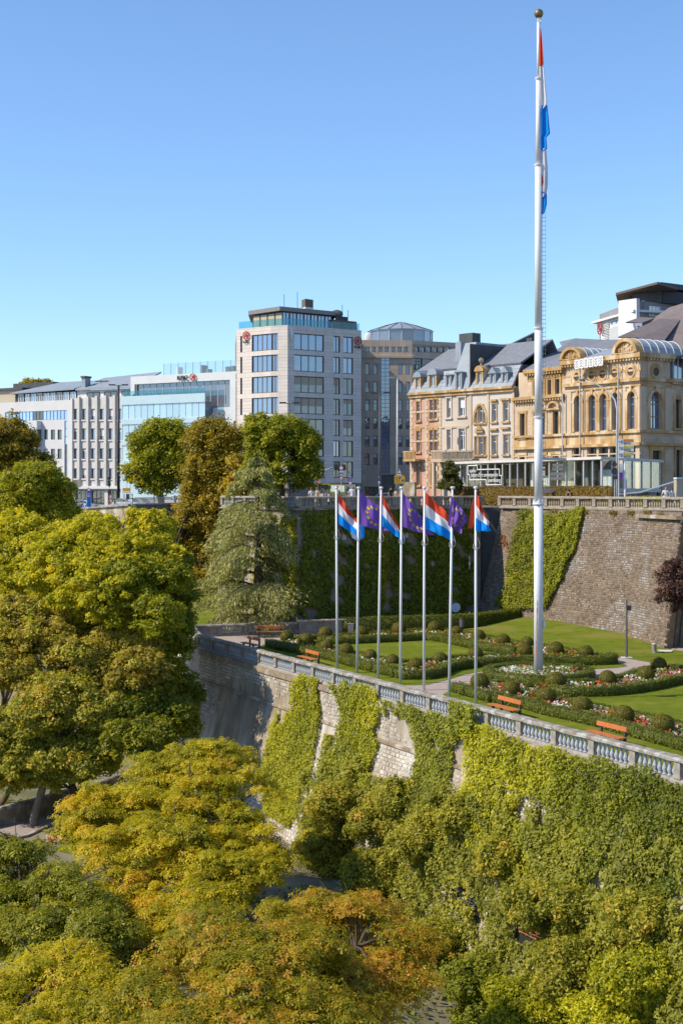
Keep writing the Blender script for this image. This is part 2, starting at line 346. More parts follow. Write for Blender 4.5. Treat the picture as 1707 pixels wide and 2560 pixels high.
M['brownroof'] = surf('brown_slate', (.20, .165, .165), (.155, .125, .125), 1.2, .85, tint=.14)
M['sand'] = surf('golden_sandstone', (.46, .295, .13), (.30, .18, .075), .9, .85, .2, 10, c3=(.55, .43, .28), s3=.8, streak=.4)
M['sandpale'] = surf('pale_sandstone', (.54, .43, .32), (.45, .34, .245), .5, .85, .1, 10, tint=.05)
M['cream'] = surf('cream_render', (.52, .45, .38), (.45, .385, .325), .4, .85)
M['palewall'] = surf('pale_render', (.54, .50, .465), (.47, .435, .40), .4, .85)
M['winwhite'] = surf('white_frame', (.75, .74, .72), None, 3, .5)
M['windark'] = surf('dark_frame', (.075, .062, .05), None, 3, .5)
M['wingrey'] = surf('grey_frame', (.24, .23, .22), None, 3, .5)
M['blind'] = surf('white_blind', (.70, .70, .69), (.62, .62, .62), 5, .7)
M['tan'] = surf('tan_slat', (.45, .40, .30), (.36, .31, .23), 5, .7)
M['brownpan'] = surf('brown_panel', (.145, .11, .085), (.10, .075, .06), 3, .7)
M['red'] = surf('logo_red', (.55, .055, .04), None, 3, .5)
M['black'] = surf('black_letter', (.02, .02, .02), None, 3, .5)
M['signwhite'] = surf('sign_white', (.66, .66, .66), (.62, .62, .62), 3, .5)
M['signblue'] = surf('sign_blue', (.02, .12, .50), None, 3, .5)
M['signyellow'] = surf('sign_yellow', (.72, .42, .02), None, 3, .5)
M['signgreen'] = surf('panel_yellow', (.52, .48, .05), None, 3, .5)
M['signorange'] = surf('panel_orange', (.60, .20, .06), None, 3, .5)
M['signgrey'] = surf('sign_grey', (.30, .29, .28), None, 3, .6)
M['skin'] = surf('skin', (.50, .30, .20), (.46, .27, .18), 3, .6)
M['hair'] = surf('hair', (.05, .03, .02), None, 3, .7)
M['tyre'] = surf('tyre', (.025, .025, .025), None, 3, .9)

def brick_material(name, c1, c2, cm, scale=1.0, bw=.25, rh=.08):
    m, n, l, b, out = new_mat(name); tc = n.new('ShaderNodeTexCoord')
    sp = n.new('ShaderNodeSeparateXYZ'); l.new(tc.outputs['Object'], sp.inputs[0]); ad = n.new('ShaderNodeMath'); l.new(sp.outputs[0], ad.inputs[0]); l.new(sp.outputs[1], ad.inputs[1])
    cb = n.new('ShaderNodeCombineXYZ'); l.new(ad.outputs[0], cb.inputs[0]); l.new(sp.outputs[2], cb.inputs[1])
    t = n.new('ShaderNodeTexBrick'); t.inputs['Scale'].default_value = scale; t.inputs['Color1'].default_value = (*c1, 1); t.inputs['Color2'].default_value = (*c2, 1); t.inputs['Mortar'].default_value = (*cm, 1)
    t.inputs['Brick Width'].default_value = bw; t.inputs['Row Height'].default_value = rh; t.inputs['Mortar Size'].default_value = .008
    l.new(cb.outputs[0], t.inputs['Vector'])
    no = n.new('ShaderNodeTexNoise'); no.inputs['Scale'].default_value = .7; no.inputs['Detail'].default_value = 5; l.new(tc.outputs['Object'], no.inputs['Vector'])
    r = ramp(n, [(.3, (.78, .78, .78)), (.7, (1.1, 1.1, 1.1))]); l.new(no.outputs['Fac'], r.inputs[0])
    mu = n.new('ShaderNodeMixRGB'); mu.blend_type = 'MULTIPLY'; mu.inputs[0].default_value = 1; l.new(t.outputs[0], mu.inputs[1]); l.new(r.outputs[0], mu.inputs[2])
    l.new(mu.outputs[0], b.inputs['Base Color']); b.inputs['Roughness'].default_value = .9
    return m
M['brick'] = brick_material('red_brick', (.56, .27, .20), (.47, .21, .15), (.55, .44, .37))
M['ashlar'] = brick_material('ashlar', (.53, .41, .29), (.47, .355, .245), (.30, .21, .14), 1, .9, .42)
M['rubble'] = brick_material('rubble', (.36, .31, .25), (.24, .20, .155), (.17, .14, .11), 1, .55, .28)

# ------------------------------------------------------------------ leaves
def unit(a): return a / np.maximum(np.linalg.norm(a, axis=-1, keepdims=True), 1e-9)
def card_quads(P, N, L, aspect=0.6, T=None, fold=0.18):
    n = len(P); N = unit(N)
    if T is None: T = RNG.normal(size=(n, 3))
    T = unit(T - N * np.sum(T * N, 1, keepdims=True)); B = np.cross(N, T)
    L = np.broadcast_to(np.asarray(L, float).reshape(-1, 1), (n, 1)); w = L * aspect * 0.5
    return np.stack([P - T * L * .5, P - T * L * .05 + B * w + N * L * fold, P + T * L * .5, P - T * L * .05 - B * w + N * L * fold], 1)
def chestnut_quads(P, N, L, k=4):          # palmate leaves: k drooping leaflets round one stalk
    n = len(P); N = unit(N); T = RNG.normal(size=(n, 3)); T = unit(T - N * np.sum(T * N, 1, keepdims=True)); B = np.cross(N, T)
    L = np.broadcast_to(np.asarray(L, float).reshape(-1, 1), (n, 1)); out = []
    for i in range(k):
        a = math.radians(-115 + 230 * i / (k - 1)); s = 1 - .3 * abs(i - (k - 1) / 2) / ((k - 1) / 2)
        dr = T * math.cos(a) + B * math.sin(a); sd = -T * math.sin(a) + B * math.cos(a); ll = L * s; dz = np.array([[0, 0, -1.0]]) * ll
        out.append(np.stack([P, P + dr * ll * .95 + sd * ll * .25 + dz * .30, P + dr * ll * .85 - sd * ll * .25 + dz * .30], 1))
    return np.stack(out, 1).reshape(-1, 3, 3)
def tri_cards(P, N, L, aspect=.7):
    n = len(P); N = unit(N); T = RNG.normal(size=(n, 3)); T = unit(T - N * np.sum(T * N, 1, keepdims=True)); B = np.cross(N, T)
    L = np.broadcast_to(np.asarray(L, float).reshape(-1, 1), (n, 1)); return np.stack([P - T * L * .5 - B * L * aspect * .5, P - T * L * .45 + B * L * aspect * .5, P + T * L * .6], 1)
def quads_mesh(name, Q, tint, core=None):
    Q = np.asarray(Q, np.float32); n, K = Q.shape[:2]; V = Q.reshape(-1, 3); nv = n * K
    cv, cf, ct = ([], [], []) if core is None else (core.v, core.f, core.t)
    me = bpy.data.meshes.new(name)
    fl = [len(f) for f in cf]; tl = nv + sum(fl)
    me.vertices.add(nv + len(cv)); allv = np.concatenate([V, np.asarray(cv, np.float32).reshape(-1, 3)]) if cv else V
    me.vertices.foreach_set('co', allv.ravel()); me.loops.add(tl)
    li = np.arange(nv, dtype=np.int32)
    if cf: li = np.concatenate([li, np.concatenate([np.asarray(f, np.int32) for f in cf]) + nv])
    me.loops.foreach_set('vertex_index', li); me.polygons.add(n + len(cf))
    st = np.arange(n, dtype=np.int32) * K
    if cf: st = np.concatenate([st, nv + np.concatenate([[0], np.cumsum(fl)[:-1]]).astype(np.int32)])
    me.polygons.foreach_set('loop_start', st)
    a = me.attributes.new('tint', 'FLOAT', 'FACE'); t = np.asarray(tint, np.float32)
    if cf: t = np.concatenate([t, np.asarray(ct, np.float32)])
    a.data.foreach_set('value', t); me.update(calc_edges=True); return me
def leaf_obj(name, Q, tint, mat, parent=None, core=None, label=None, cat=None, group=None, kind=None):
    off = OFF.get(parent.name, Vector((0, 0, 0))) if parent is not None else Vector((0, 0, 0))
    me = quads_mesh(name, Q, np.clip(tint, 0, 1), core); me.materials.append(mat)
    if off.length > 0: me.transform(Matrix.Translation(-off))
    o = bpy.data.objects.new(name, me); COL.objects.link(o); o.parent = parent; return props(o, label, cat, group, kind)

# ------------------------------------------------------------------ plan of the site
O2 = Vector((12.96, 54.2)); DV = Vector((-.444, .896)); DV.normalize(); NI = Vector((DV.y, -DV.x))   # balustrade line and inward normal
def PL(s, t=0.0, z=ZT):
    p = O2 + DV * s + NI * t; return Vector((p.x, p.y, z))
S_END = 53.0
ZK, BAT = -13.25, 0.25
def wall_t(z): return -0.28 if z >= ZK else -0.28 - BAT * (ZK - z)
def wall_pt(s, z, out=0.0): return PL(s, wall_t(z) - out, z)
def px_wall(px, py):                       # photograph pixel -> (s, z) on the retaining wall
    z = -13.0
    for _ in range(25):
        t = wall_t(z); base = O2 + NI * t; r = (px - HX) / F
        s = (r * base.y - base.x) / (DV.x - r * DV.y); D = base.y + DV.y * s; z = .5 * z + .5 * (HY - py) / F * D
    return s, z
def slab(name, pts, z, mat, thick=None, kind='structure', zf=None):
    mb = MB(); P3 = [Vector((p[0], p[1], 0)) for p in pts]
    for t in tessellate_polygon([P3]):
        q = [pts[i] for i in t]
        ar = (q[1][0] - q[0][0]) * (q[2][1] - q[0][1]) - (q[2][0] - q[0][0]) * (q[1][1] - q[0][1])
        if ar < 0: q.reverse()
        mb.poly([(p[0], p[1], zf(p[0]) if zf else z) for p in q])
    if thick:
        n = len(pts); ar = sum(pts[i][0] * pts[(i + 1) % n][1] - pts[(i + 1) % n][0] * pts[i][1] for i in range(n))
        for i in range(n):
            a, b = (pts[i], pts[(i + 1) % n]) if ar > 0 else (pts[(i + 1) % n], pts[i])
            za, zb = (zf(a[0]), zf(b[0])) if zf else (z, z)
            mb.poly([(a[0], a[1], z - thick), (b[0], b[1], z - thick), (b[0], b[1], zb), (a[0], a[1], za)])
    return mb.build(name, mat, kind=kind)

mb = MB(); mb.poly([(-3000, -800, -30), (3000, -800, -30), (3000, 4000, -30), (-3000, 4000, -30)]); mb.build('ground', M['valley'], kind='structure')
# valley floor
def sstep(a, b, x):
    t = min(1, max(0, (x - a) / (b - a))); return t * t * (3 - 2 * t)
def val_z(x, y):
    z = -20.3 - 2.4 * sstep(-2, 6, x + (60 - y) * .3) * sstep(95, 70, y)
    z += 8.5 * sstep(104, 140, y) * sstep(-9, -13, x)
    return z
mb = MB(); xs = np.arange(-120, 44, 3.0); ys = np.arange(0, 216, 3.0); nx = len(xs)
for y in ys:
    for x in xs: mb.v.append((x, y, val_z(x, y)))
for j in range(len(ys) - 1):
    for i in range(nx - 1):
        b = j * nx + i; mb.f.append((b, b + 1, b + nx + 1, b + nx)); mb.t.append(.5); mb.mi.append(0)
mb.build('valley_floor', M['valley'], smooth=True, kind='structure')
slab('valley_path', [(-27, 75.5), (-23.2, 77.0), (-18.3, 83.3), (-17.0, 87.6), (-13.5, 94), (-14.6, 96.5), (-17.4, 92.6), (-20.2, 86.2), (-25.6, 80)], -20.285, M['vpath'])
pts = [PL(s, -2.4) for s in (8, 20, 32, 44, 52)] + [PL(s, -3.4) for s in (52, 44, 32, 20, 8)]
mb = MB()
for i in range(4): mb.poly([(pts[i].x, pts[i].y, val_z(pts[i].x, pts[i].y) + .03), (pts[9 - i].x, pts[9 - i].y, val_z(pts[9 - i].x, pts[9 - i].y) + .03), (pts[8 - i].x, pts[8 - i].y, val_z(pts[8 - i].x, pts[8 - i].y) + .03), (pts[i + 1].x, pts[i + 1].y, val_z(pts[i + 1].x, pts[i + 1].y) + .03)][::-1])
mb.build('foot_path', M['vpath'], kind='structure')
slab('valley_lawn', [(-16.2, 80), (-13, 78), (-10, 84), (-12.5, 88), (-15.4, 86)], -20.28, M['grass'])

# garden terrace and the street above it
tp = [PL(-32, -.2), PL(S_END, -.2)]
tp = [(p.x, p.y) for p in tp] + [(-11.45, 109.6), (-18, 121), (-24, 140), (-30, 200), (-22, 215), (70, 215), (70, 30)]
slab('garden_terrace', tp, ZT - .02, M['gravel'], thick=13)
IV_L, IV_C, IV_R = (-10.5, 126.0), (-3.5, 114.0), (12.3, 126.0)
RT = [(14.2, 126.2), (18.3, 118.3), (20.6, 114.2), (22.9, 109.9), (24.3, 101.6)]      # top edge of the bastion wall
RB = [(12.0, 126.0, -11.2), (16.6, 116.7, -10.6), (18.8, 112.5, -10.7), (21.3, 107.9, -10.9), (22.75, 100.5, -11.2)]      # its foot
slab('lawn', [(-11.9, 109.8), (-11.2, 112), (-11, 126), (-10.4, 140), (-23.2, 205), (-26.9, 181), (-29, 170), (-23.8, 141), (-17.8, 121.4)], ZT + .01, M['grass2'])
def zst(x): return -1.55 if x > -6 else (-2.85 if x < -22 else -1.55 - 1.3 * (-6 - x) / 16)
st = [(-9.9, 126.3), (-3.5, 114.7), (12.2, 126.5), (14.5, 126.4), (18.6, 118.5), (20.9, 114.4), (23.2, 110.1), (24.6, 102.2), (33, 94), (70, 60), (420, 60), (420, 900), (-420, 900), (-420, 330), (-90, 222), (-36.2, 195.4), (-27.2, 182.6), (-23.4, 206.5), (-9.9, 142)]
slab('street', st, -12, M['asphalt'], thick=10, zf=zst)
slab('pavement', [(-3.4, 115.6), (12.3, 127.4), (14.9, 127.0), (19.3, 119), (23.7, 110.6), (26.4, 105.6), (29, 106.5), (25, 115), (21, 122), (15, 132), (-3.4, 119.6)], -1.43, M['pave'], thick=.15)

# ------------------------------------------------------------------ balustrades
def balu_mesh(h, r, mat, n=8):
    mb = MB(); mb.lathe([(r * .95, 0), (r * .95, h * .07), (r * .62, h * .10), (r * .62, h * .15), (r * 1.0, h * .33), (r * .82, h * .46), (r * .42, h * .66), (r * .48, h * .76), (r * .62, h * .80), (r * .5, h * .86), (r * .9, h * .90), (r * .9, h)], n=n)
    me = mb.mesh('baluster', smooth=True); me.materials.append(mat); return me
def rail_mesh(mb, A, B, w, z0, z1, lump=.015, n=None):
    A = Vector(A[:2]); B = Vector(B[:2]); L = (B - A).length; e = (B - A) / L; q = Vector((-e.y, e.x)); n = n or max(1, int(L / .5)); prof = [(-w / 2, z0), (w / 2, z0), (w / 2 + .0, z0 + .6 * (z1 - z0)), (w * .38, z1), (-w * .38, z1), (-w / 2, z0 + .6 * (z1 - z0))]
    b = len(mb.v); k = len(prof)
    for i in range(n + 1):
        c = A + e * L * i / n
        for a, z in prof:
            j = random.uniform(-lump, lump); p = c + q * (a + j); mb.v.append((p.x, p.y, z + random.uniform(-lump, lump)))
    for i in range(n):
        for m in range(k):
            m2 = (m + 1) % k; mb.f.append((b + i * k + m, b + i * k + m2, b + (i + 1) * k + m2, b + (i + 1) * k + m)); mb.t.append(.5); mb.mi.append(0)
    mb.f.append(tuple(b + m for m in reversed(range(k)))); mb.f.append(tuple(b + n * k + m for m in range(k))); mb.t += [.5] * 2; mb.mi += [0] * 2
def balustrade(A, B, z0, h, bays, per, root, pm, bm, rm, bw=.11, pw=.34, rw=.46, solid=(), nseg=8, bh=.20, rh=.16):
    A = Vector(A[:2]); B = Vector(B[:2]); e = (B - A).normalized(); L = (B - A).length; ang = math.atan2(e.y, e.x)
    mb = MB(); rail_mesh(mb, A - e * .1, B + e * .1, rw, z0 + h - rh, z0 + h); mb.build('top_rail', rm, root)
    mb = MB(); rail_mesh(mb, A, B, rw * .85, z0 - .05, z0 + bh, .006); mb.build('base_rail', pm, root)
    pmb = MB(); pmb.box(-pw / 2, pw / 2, -pw / 2, pw / 2, 0, h - rh - bh - .006); pmb.box(-pw / 2 - .03, pw / 2 + .03, -pw / 2 - .03, pw / 2 + .03, .006, .07)
    pme = pmb.mesh('post'); pme.materials.append(pm); bme = balu_mesh(h - rh - bh - .006, bw, bm, nseg)
    for i in range(bays + 1):
        p = A + e * L * i / bays; inst('post', pme, root, (p.x, p.y, z0 + bh + .003), ang)
        if i == bays: break
        if i in solid:
            q0, q1 = p + e * pw / 2, p + e * (L / bays - pw / 2); n2 = Vector((-e.y, e.x)) * .1
            m2 = MB(); m2.hexa([(*(q0 - n2), z0 + bh), (*(q1 - n2), z0 + bh), (*(q1 + n2), z0 + bh), (*(q0 + n2), z0 + bh), (*(q0 - n2), z0 + h - rh), (*(q1 - n2), z0 + h - rh), (*(q1 + n2), z0 + h - rh), (*(q0 + n2), z0 + h - rh)]); m2.build('solid_panel', pm, root); continue
        for k in range(per):
            q = p + e * (pw * .5 + (L / bays - pw) * (k + .5) / per); inst('baluster', bme, root, (q.x, q.y, z0 + bh + .003), 0)

PITCH = 2.72
s0 = -5.35
nb = 21
r_ = thing('stone_balustrade', 'long stone balustrade of pale bulbous balusters along the garden edge above the ivied wall', 'balustrade', PL(s0, 0, ZT))
balustrade(PL(s0), PL(s0 + PITCH * nb), ZT - .02, 1.02, nb, 8, r_, M['postst'], M['balust'], M['coping'], bw=.115, pw=.36, rw=.5)
BEND = PL(s0 + PITCH * nb)
r_ = thing('stone_balustrade', 'short low stone parapet with balusters behind the red bench at the far garden corner', 'balustrade', (-11, 109, ZT))
balustrade((-11.3, 108.6), (-3.6, 111.0), ZT - .02, .92, 4, 8, r_, M['upost'], M['balust'], M['coping'], bw=.10, solid=(0, 3))
mb = MB(); mb.prism([(-3.3, 110.4), (-1.9, 110.8), (-1.9, 111.6), (-3.3, 111.4)], ZT, ZT + .95); mb.build('pier', M['upost'], r_)
mb = MB(); mb.prism([(-3.45, 110.25), (-1.8, 110.65), (2.3, 112.2), (2.2, 112.6), (-1.9, 111.75), (-3.45, 111.55)], ZT + .951, ZT + 1.05); mb.build('pier_cap', M['coping'], r_)
mb = MB(); mb.prism([(-1.898, 111.0), (2.2, 112.3), (2.15, 112.5), (-1.898, 111.5)], ZT, ZT + .95); mb.build('low_wall', M['upost'], r_)
mb = MB(); mb.prism([(.5, 110.6), (.95, 110.7), (.95, 111.1), (.5, 111.0)], ZT, ZT + .8); mb.build('pier', M['postst'], r_)
r_ = thing('corner_wall', 'tree-shaded corner parapet at the far end of the long garden balustrade', 'wall', (BEND.x, BEND.y, ZT))
mb = MB(); c = BEND; mb.prism([(c.x - .35, c.y), (c.x + .25, c.y + .1), (-11.2, 108.5), (-11.75, 108.5)], ZT - .05, ZT + .85); mb.build('parapet', M['upost'], r_)

# ------------------------------------------------------------------ retaining wall under the balustrade
rw_ = thing('retaining_wall', 'tall battered stone retaining wall below the long garden balustrade, half hidden by ivy', 'wall', PL(24, -1, -22))
mb = MB(); ss = np.arange(-9, 54, 3.0); zz = [-11.3, ZK, -15, -18, -21, -25, -28]
def quad_surf(mb, fn, ss, zz, out=0):
    for i in range(len(ss) - 1):
        for j in range(len(zz) - 1): mb.poly([fn(ss[i + 1], zz[j + 1], out), fn(ss[i], zz[j + 1], out), fn(ss[i], zz[j], out), fn(ss[i + 1], zz[j], out)])
quad_surf(mb, wall_pt, ss, zz); mb.build('masonry', M['wallback'], rw_)
e1 = wall_pt(54 - 3, -11.3); 
mb = MB()
for za, zb in ((-28, ZK), (ZK, -11.3)):
    a, b = wall_pt(51, za), wall_pt(51, zb); mb.poly([Vector((a.x - 3.2, a.y + 10, za)), a, b, Vector((b.x - 1.5, b.y + 9, zb))])
mb.build('end_masonry', M['wallback'], rw_)
mb = MB()
for i in range(20):
    s_ = -9 + 3 * i
    a, b = PL(s_, -.42, 0), PL(s_ + 3 - .03, -.42, 0); c, d = PL(s_ + 3 - .03, -.1, 0), PL(s_, -.1, 0)
    mb.tint = random.random(); mb.hexa([(*a[:2], -11.52), (*b[:2], -11.52), (*c[:2], -11.52), (*d[:2], -11.52), (*a[:2], -11.2), (*b[:2], -11.2), (*c[:2], -11.22), (*d[:2], -11.22)])
mb.build('plinth_course', M['plinth'], rw_)
mb = MB()
for i in range(20):
    s_ = -9 + 3 * i; a, b = PL(s_, -.41, 0), PL(s_ + 2.98, -.41, 0); c, d = PL(s_ + 2.98, -.2, 0), PL(s_, -.2, 0)
    mb.hexa([(*a[:2], ZK - .12), (*b[:2], ZK - .12), (*c[:2], ZK - .12), (*d[:2], ZK - .12), (*a[:2], ZK + .02), (*b[:2], ZK + .02), (*c[:2], ZK + .09), (*d[:2], ZK + .09)])
mb.build('string_course', M['plinth'], rw_)
# ivy curtains on the wall as outlines in photograph pixels, turned into wall coordinates
z6 = lambda x, y: (430 + x * .38265, 1560 + y * .38265)
IVY = [
 ('ivy', 'ivy curtain nearest the far end of the wall, slanting down from the plinth', [(800, 320), (965, 345), (985, 600), (965, 760), (905, 1010), (840, 1190), (780, 1330), (600, 1200), (590, 1080), (610, 900), (640, 760), (690, 560), (712, 530), (700, 640), (745, 620), (800, 550)]),
 ('ivy', 'second ivy curtain from the far end, broad green mass hanging from the balustrade base', [(1040, 385), (1120, 375), (1300, 400), (1360, 470), (1370, 560), (1335, 690), (1345, 800), (1310, 950), (1300, 1120), (1230, 1300), (1100, 1420), (960, 1450), (930, 1300), (945, 1150), (975, 940), (1010, 760), (1085, 700), (1110, 580), (1070, 470)]),
]
z8 = lambda x, y: (1000 + x * .4509, 1560 + y * .4509)
IVY2 = [
 ('ivy', 'third ivy curtain, dark green, between two strips of bare pale stone below the nearer flagpoles', [(-90, 440), (60, 440), (250, 500), (320, 540), (335, 610), (310, 700), (280, 860), (240, 980), (160, 1000), (90, 1150), (30, 1120), (60, 900), (90, 700), (70, 560), (0, 490), (-90, 470)]),
 ('ivy', 'large yellow-green ivy sheet covering the nearer half of the retaining wall up to the balusters', [(320, 480), (440, 500), (480, 580), (600, 600), (780, 660), (900, 690), (1050, 740), (1200, 760), (1400, 830), (1620, 870), (1620, 1500), (900, 1500), (600, 1350), (380, 1250), (330, 1000), (390, 800), (380, 640), (300, 590)]),
]
BARE = [[(700, 940), (770, 930), (770, 1010), (720, 1109), (670, 1060)], [(800, 980), (840, 1010), (825, 1109), (780, 1080)], [(590, 860), (630, 870), (610, 980), (580, 1000)], [(755, 745), (770, 750), (765, 800), (750, 800)], [(1080, 1420), (1150, 1330), (1200, 1440), (1160, 1500)]]
ivy_polys = [(n, l, [px_wall(*z6(*p)) for p in q]) for n, l, q in IVY] + [(n, l, [px_wall(*z8(*p)) for p in q]) for n, l, q in IVY2]
bare_polys = [[px_wall(*z8(*p)) for p in q] for q in BARE]
def inpoly(P, poly):
    x, y = P[:, 0], P[:, 1]; c = np.zeros(len(P), bool); j = len(poly) - 1
    for i in range(len(poly)):
        xi, yi = poly[i]; xj, yj = poly[j]
        k = ((yi > y) != (yj > y)) & (x < (xj - xi) * (y - yi) / (yj - yi + 1e-12) + xi); c ^= k; j = i
    return c
def wnoise(P, f, seed):                    # smooth value noise from a few random plane waves
    r = np.random.default_rng(seed); o = np.zeros(len(P))
    for k in range(9):
        w = r.normal(size=P.shape[1]) * f * (1 + .6 * k / 4); o += np.sin(P @ w + r.uniform(0, 6.28)) / (1 + .25 * k)
    return o / 3.2
def surface_ivy(poly, fn, density, leaf, mat, seed, holes=(), thick=.18, tint0=.45, edge=.35, name='ivy', label=None, cat='ivy', dropn=-1.0, tgrad=None, aspect=.85):
    A = np.array(poly); lo, hi = A.min(0), A.max(0); r = np.random.default_rng(seed)
    n = int((hi - lo).prod() * density); P = r.uniform(lo, hi, size=(n, 2))
    J = P + np.stack([wnoise(P, 2.2, seed), wnoise(P, 2.2, seed + 1)], 1) * edge
    k = inpoly(J, poly)
    for h in holes: k &= ~inpoly(J, h)
    k &= wnoise(P, 1.7, seed + 2) > dropn
    P = P[k]; n = len(P)
    bulk = .5 + .5 * wnoise(P, 2.6, seed + 3); bulk2 = wnoise(P, 6.0, seed + 4)
    out = r.uniform(.02, 1, n) ** .6 * thick * (.6 + .9 * np.clip(bulk, 0, 1.3)) + .02
    Q = np.array([fn(a, b, o) for (a, b), o in zip(P, out)]); 
    q0 = np.array(fn(lo[0], lo[1], 0)); q1 = np.array(fn(lo[0], lo[1], 1.0)); nn = unit((q1 - q0)[None])[0]
    N = nn[None] * .75 + np.array([[0, 0, .55]]) + r.normal(size=(n, 3)) * .42
    t = tint0 + .22 * wnoise(P, .9, seed + 5) + .10 * bulk2 + r.normal(size=n) * .13
    if tgrad is not None: t += tgrad(P)
    return leaf_obj(name, tri_cards(Q, N, leaf * r.uniform(.75, 1.4, n), aspect + .1), t, mat, label=label, cat=cat)
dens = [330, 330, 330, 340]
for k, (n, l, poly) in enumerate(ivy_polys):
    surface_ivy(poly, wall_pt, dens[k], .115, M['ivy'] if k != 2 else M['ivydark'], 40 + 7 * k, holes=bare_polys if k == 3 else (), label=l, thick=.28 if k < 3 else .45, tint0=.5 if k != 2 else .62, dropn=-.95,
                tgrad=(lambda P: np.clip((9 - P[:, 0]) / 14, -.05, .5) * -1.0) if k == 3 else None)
surface_ivy([px_wall(*z8(*p)) for p in [(300, 470), (330, 430), (400, 440), (450, 480), (445, 600), (330, 610)]], lambda s, z, o: PL(s, -.28 - o - .1, z), 260, .15, M['ivydark'], 77, thick=.4, tint0=.6, label='dark ivy clump climbing over the balusters at the top of the wall')
# bare masonry: courses of separate stones where the ivy leaves them open
def stone_items(fn, s0, s1, z0, z1, bw, bh, keep, jit=.25, proud=.035, far=None):
    it = []; z = z1; row = 0
    while z > z0:
        h = bh * random.uniform(.85, 1.15); s = s0 - random.random() * bw; 
        while s < s1:
            w = bw * random.uniform(1 - jit * 1.6, 1 + jit * 1.6); sc, zc = s + w / 2, z - h / 2
            if keep(sc, zc):
                g = .011; pr = proud * random.uniform(.3, 1.3)
                def fn2(mb, a=s + g, b=s + w - g, c=z - h + g, d=z - g, pr=pr):
                    j = lambda: random.uniform(-.012, .012)
                    o = [fn(a + j(), c + j(), -.05), fn(b + j(), c + j(), -.05), fn(b + j(), d + j(), -.05), fn(a + j(), d + j(), -.05)]
                    k = .03; p = [fn(a + k, c + k, pr + j()), fn(b - k, c + k, pr + j()), fn(b - k, d - k, pr + j()), fn(a + k, d - k, pr + j())]
                    mb.hexa([o[3], o[2], o[1], o[0], p[3], p[2], p[1], p[0]])
                it.append((fn2, random.random(), far(sc, zc) if far else 0))
            s += w
        z -= h; row += 1
    it.sort(key=lambda q: q[2]); return [(a, b) for a, b, c in it]
allp = [q for _, _, q in ivy_polys]
def bare_at(s, z):
    P = np.array([[s, z]])
    if any(inpoly(P, h)[0] for h in bare_polys): return True
    return not any(inpoly(P, q)[0] for q in allp)
its = stone_items(wall_pt, 8, 51, -20.5, -11.55, .42, .21, lambda s, z: bare_at(s, z) and abs(z - ZK) > .14 and wnoise(np.array([[s, z * 1.6]]), .55, 91)[0] > (-.55 if s < 38 else .2), far=lambda s, z: s + 2.0 * (z < ZK))
pieces(its, 'stone', M['wallstone'], rw_)

# ------------------------------------------------------------------ garden surfaces (plan points read off the photograph on the terrace level)
G = lambda pts: [tuple(gr(x, y)[:2]) for x, y in pts]
edge = lambda a, b, t=.55: [tuple(PL(a + (b - a) * i / 4, t)[:2]) for i in range(5)]
lawnA = G([(668, 1606), (735, 1600), (977, 1587), (1090, 1580.5), (1156, 1588), (1302, 1617), (1355, 1622), (1442, 1637), (1521, 1653), (1560, 1660), (1567, 1665), (1540, 1669), (1480, 1672.5), (1330, 1667), (1222, 1674), (1160, 1686), (1126, 1697), (1069, 1711), (1008, 1713)]) + edge(20.3, 46)
slab('lawn', lawnA, ZT, M['grass'])
lawnC = G([(1098, 1741), (1132, 1721), (1223, 1716.5), (1363, 1719), (1417, 1715), (1496, 1713), (1542, 1704), (1593, 1686), (1640, 1677), (1707, 1680), (1830, 1700)]) + [(24.5, 68), (24.5, 40)] + edge(-6, 16.5)
slab('lawn', lawnC, ZT, M['grass'])
lawnB = [(*p, ZT + .004) for p in G([(1154, 1580), (1215, 1588), (1302, 1604), (1358, 1612), (1409, 1620), (1483, 1633), (1552, 1644), (1582, 1648), (1633, 1657), (1707, 1668), (1800, 1685)])] + [(29, 91, ZT), (22.9, 100.2, ZT), (21.5, 107.9, -10.88), (19.0, 112.5, -10.68), (16.8, 116.8, -10.58), (14.3, 121.5, -10.7), (11.0, 119.2, -11.0), (9.6, 113.5, ZT)]
mb = MB(); P3 = [Vector((p[0], p[1], 0)) for p in lawnB]
for t in tessellate_polygon([P3]):
    q = [lawnB[i] for i in t]
    if (q[1][0] - q[0][0]) * (q[2][1] - q[0][1]) - (q[2][0] - q[0][0]) * (q[1][1] - q[0][1]) < 0: q.reverse()
    mb.poly(q)
mb.build('lawn', M['grass2'], kind='structure')
pc = gr(1345, 1692)
for i, (a, b) in enumerate(((.62, 3.0),)):
    slab('flower_bed_soil', [(pc.x + b * math.cos(w), pc.y + b * math.sin(w)) for w in np.linspace(0, 6.28, 33)[:-1]], ZT + .05, M['soil'])
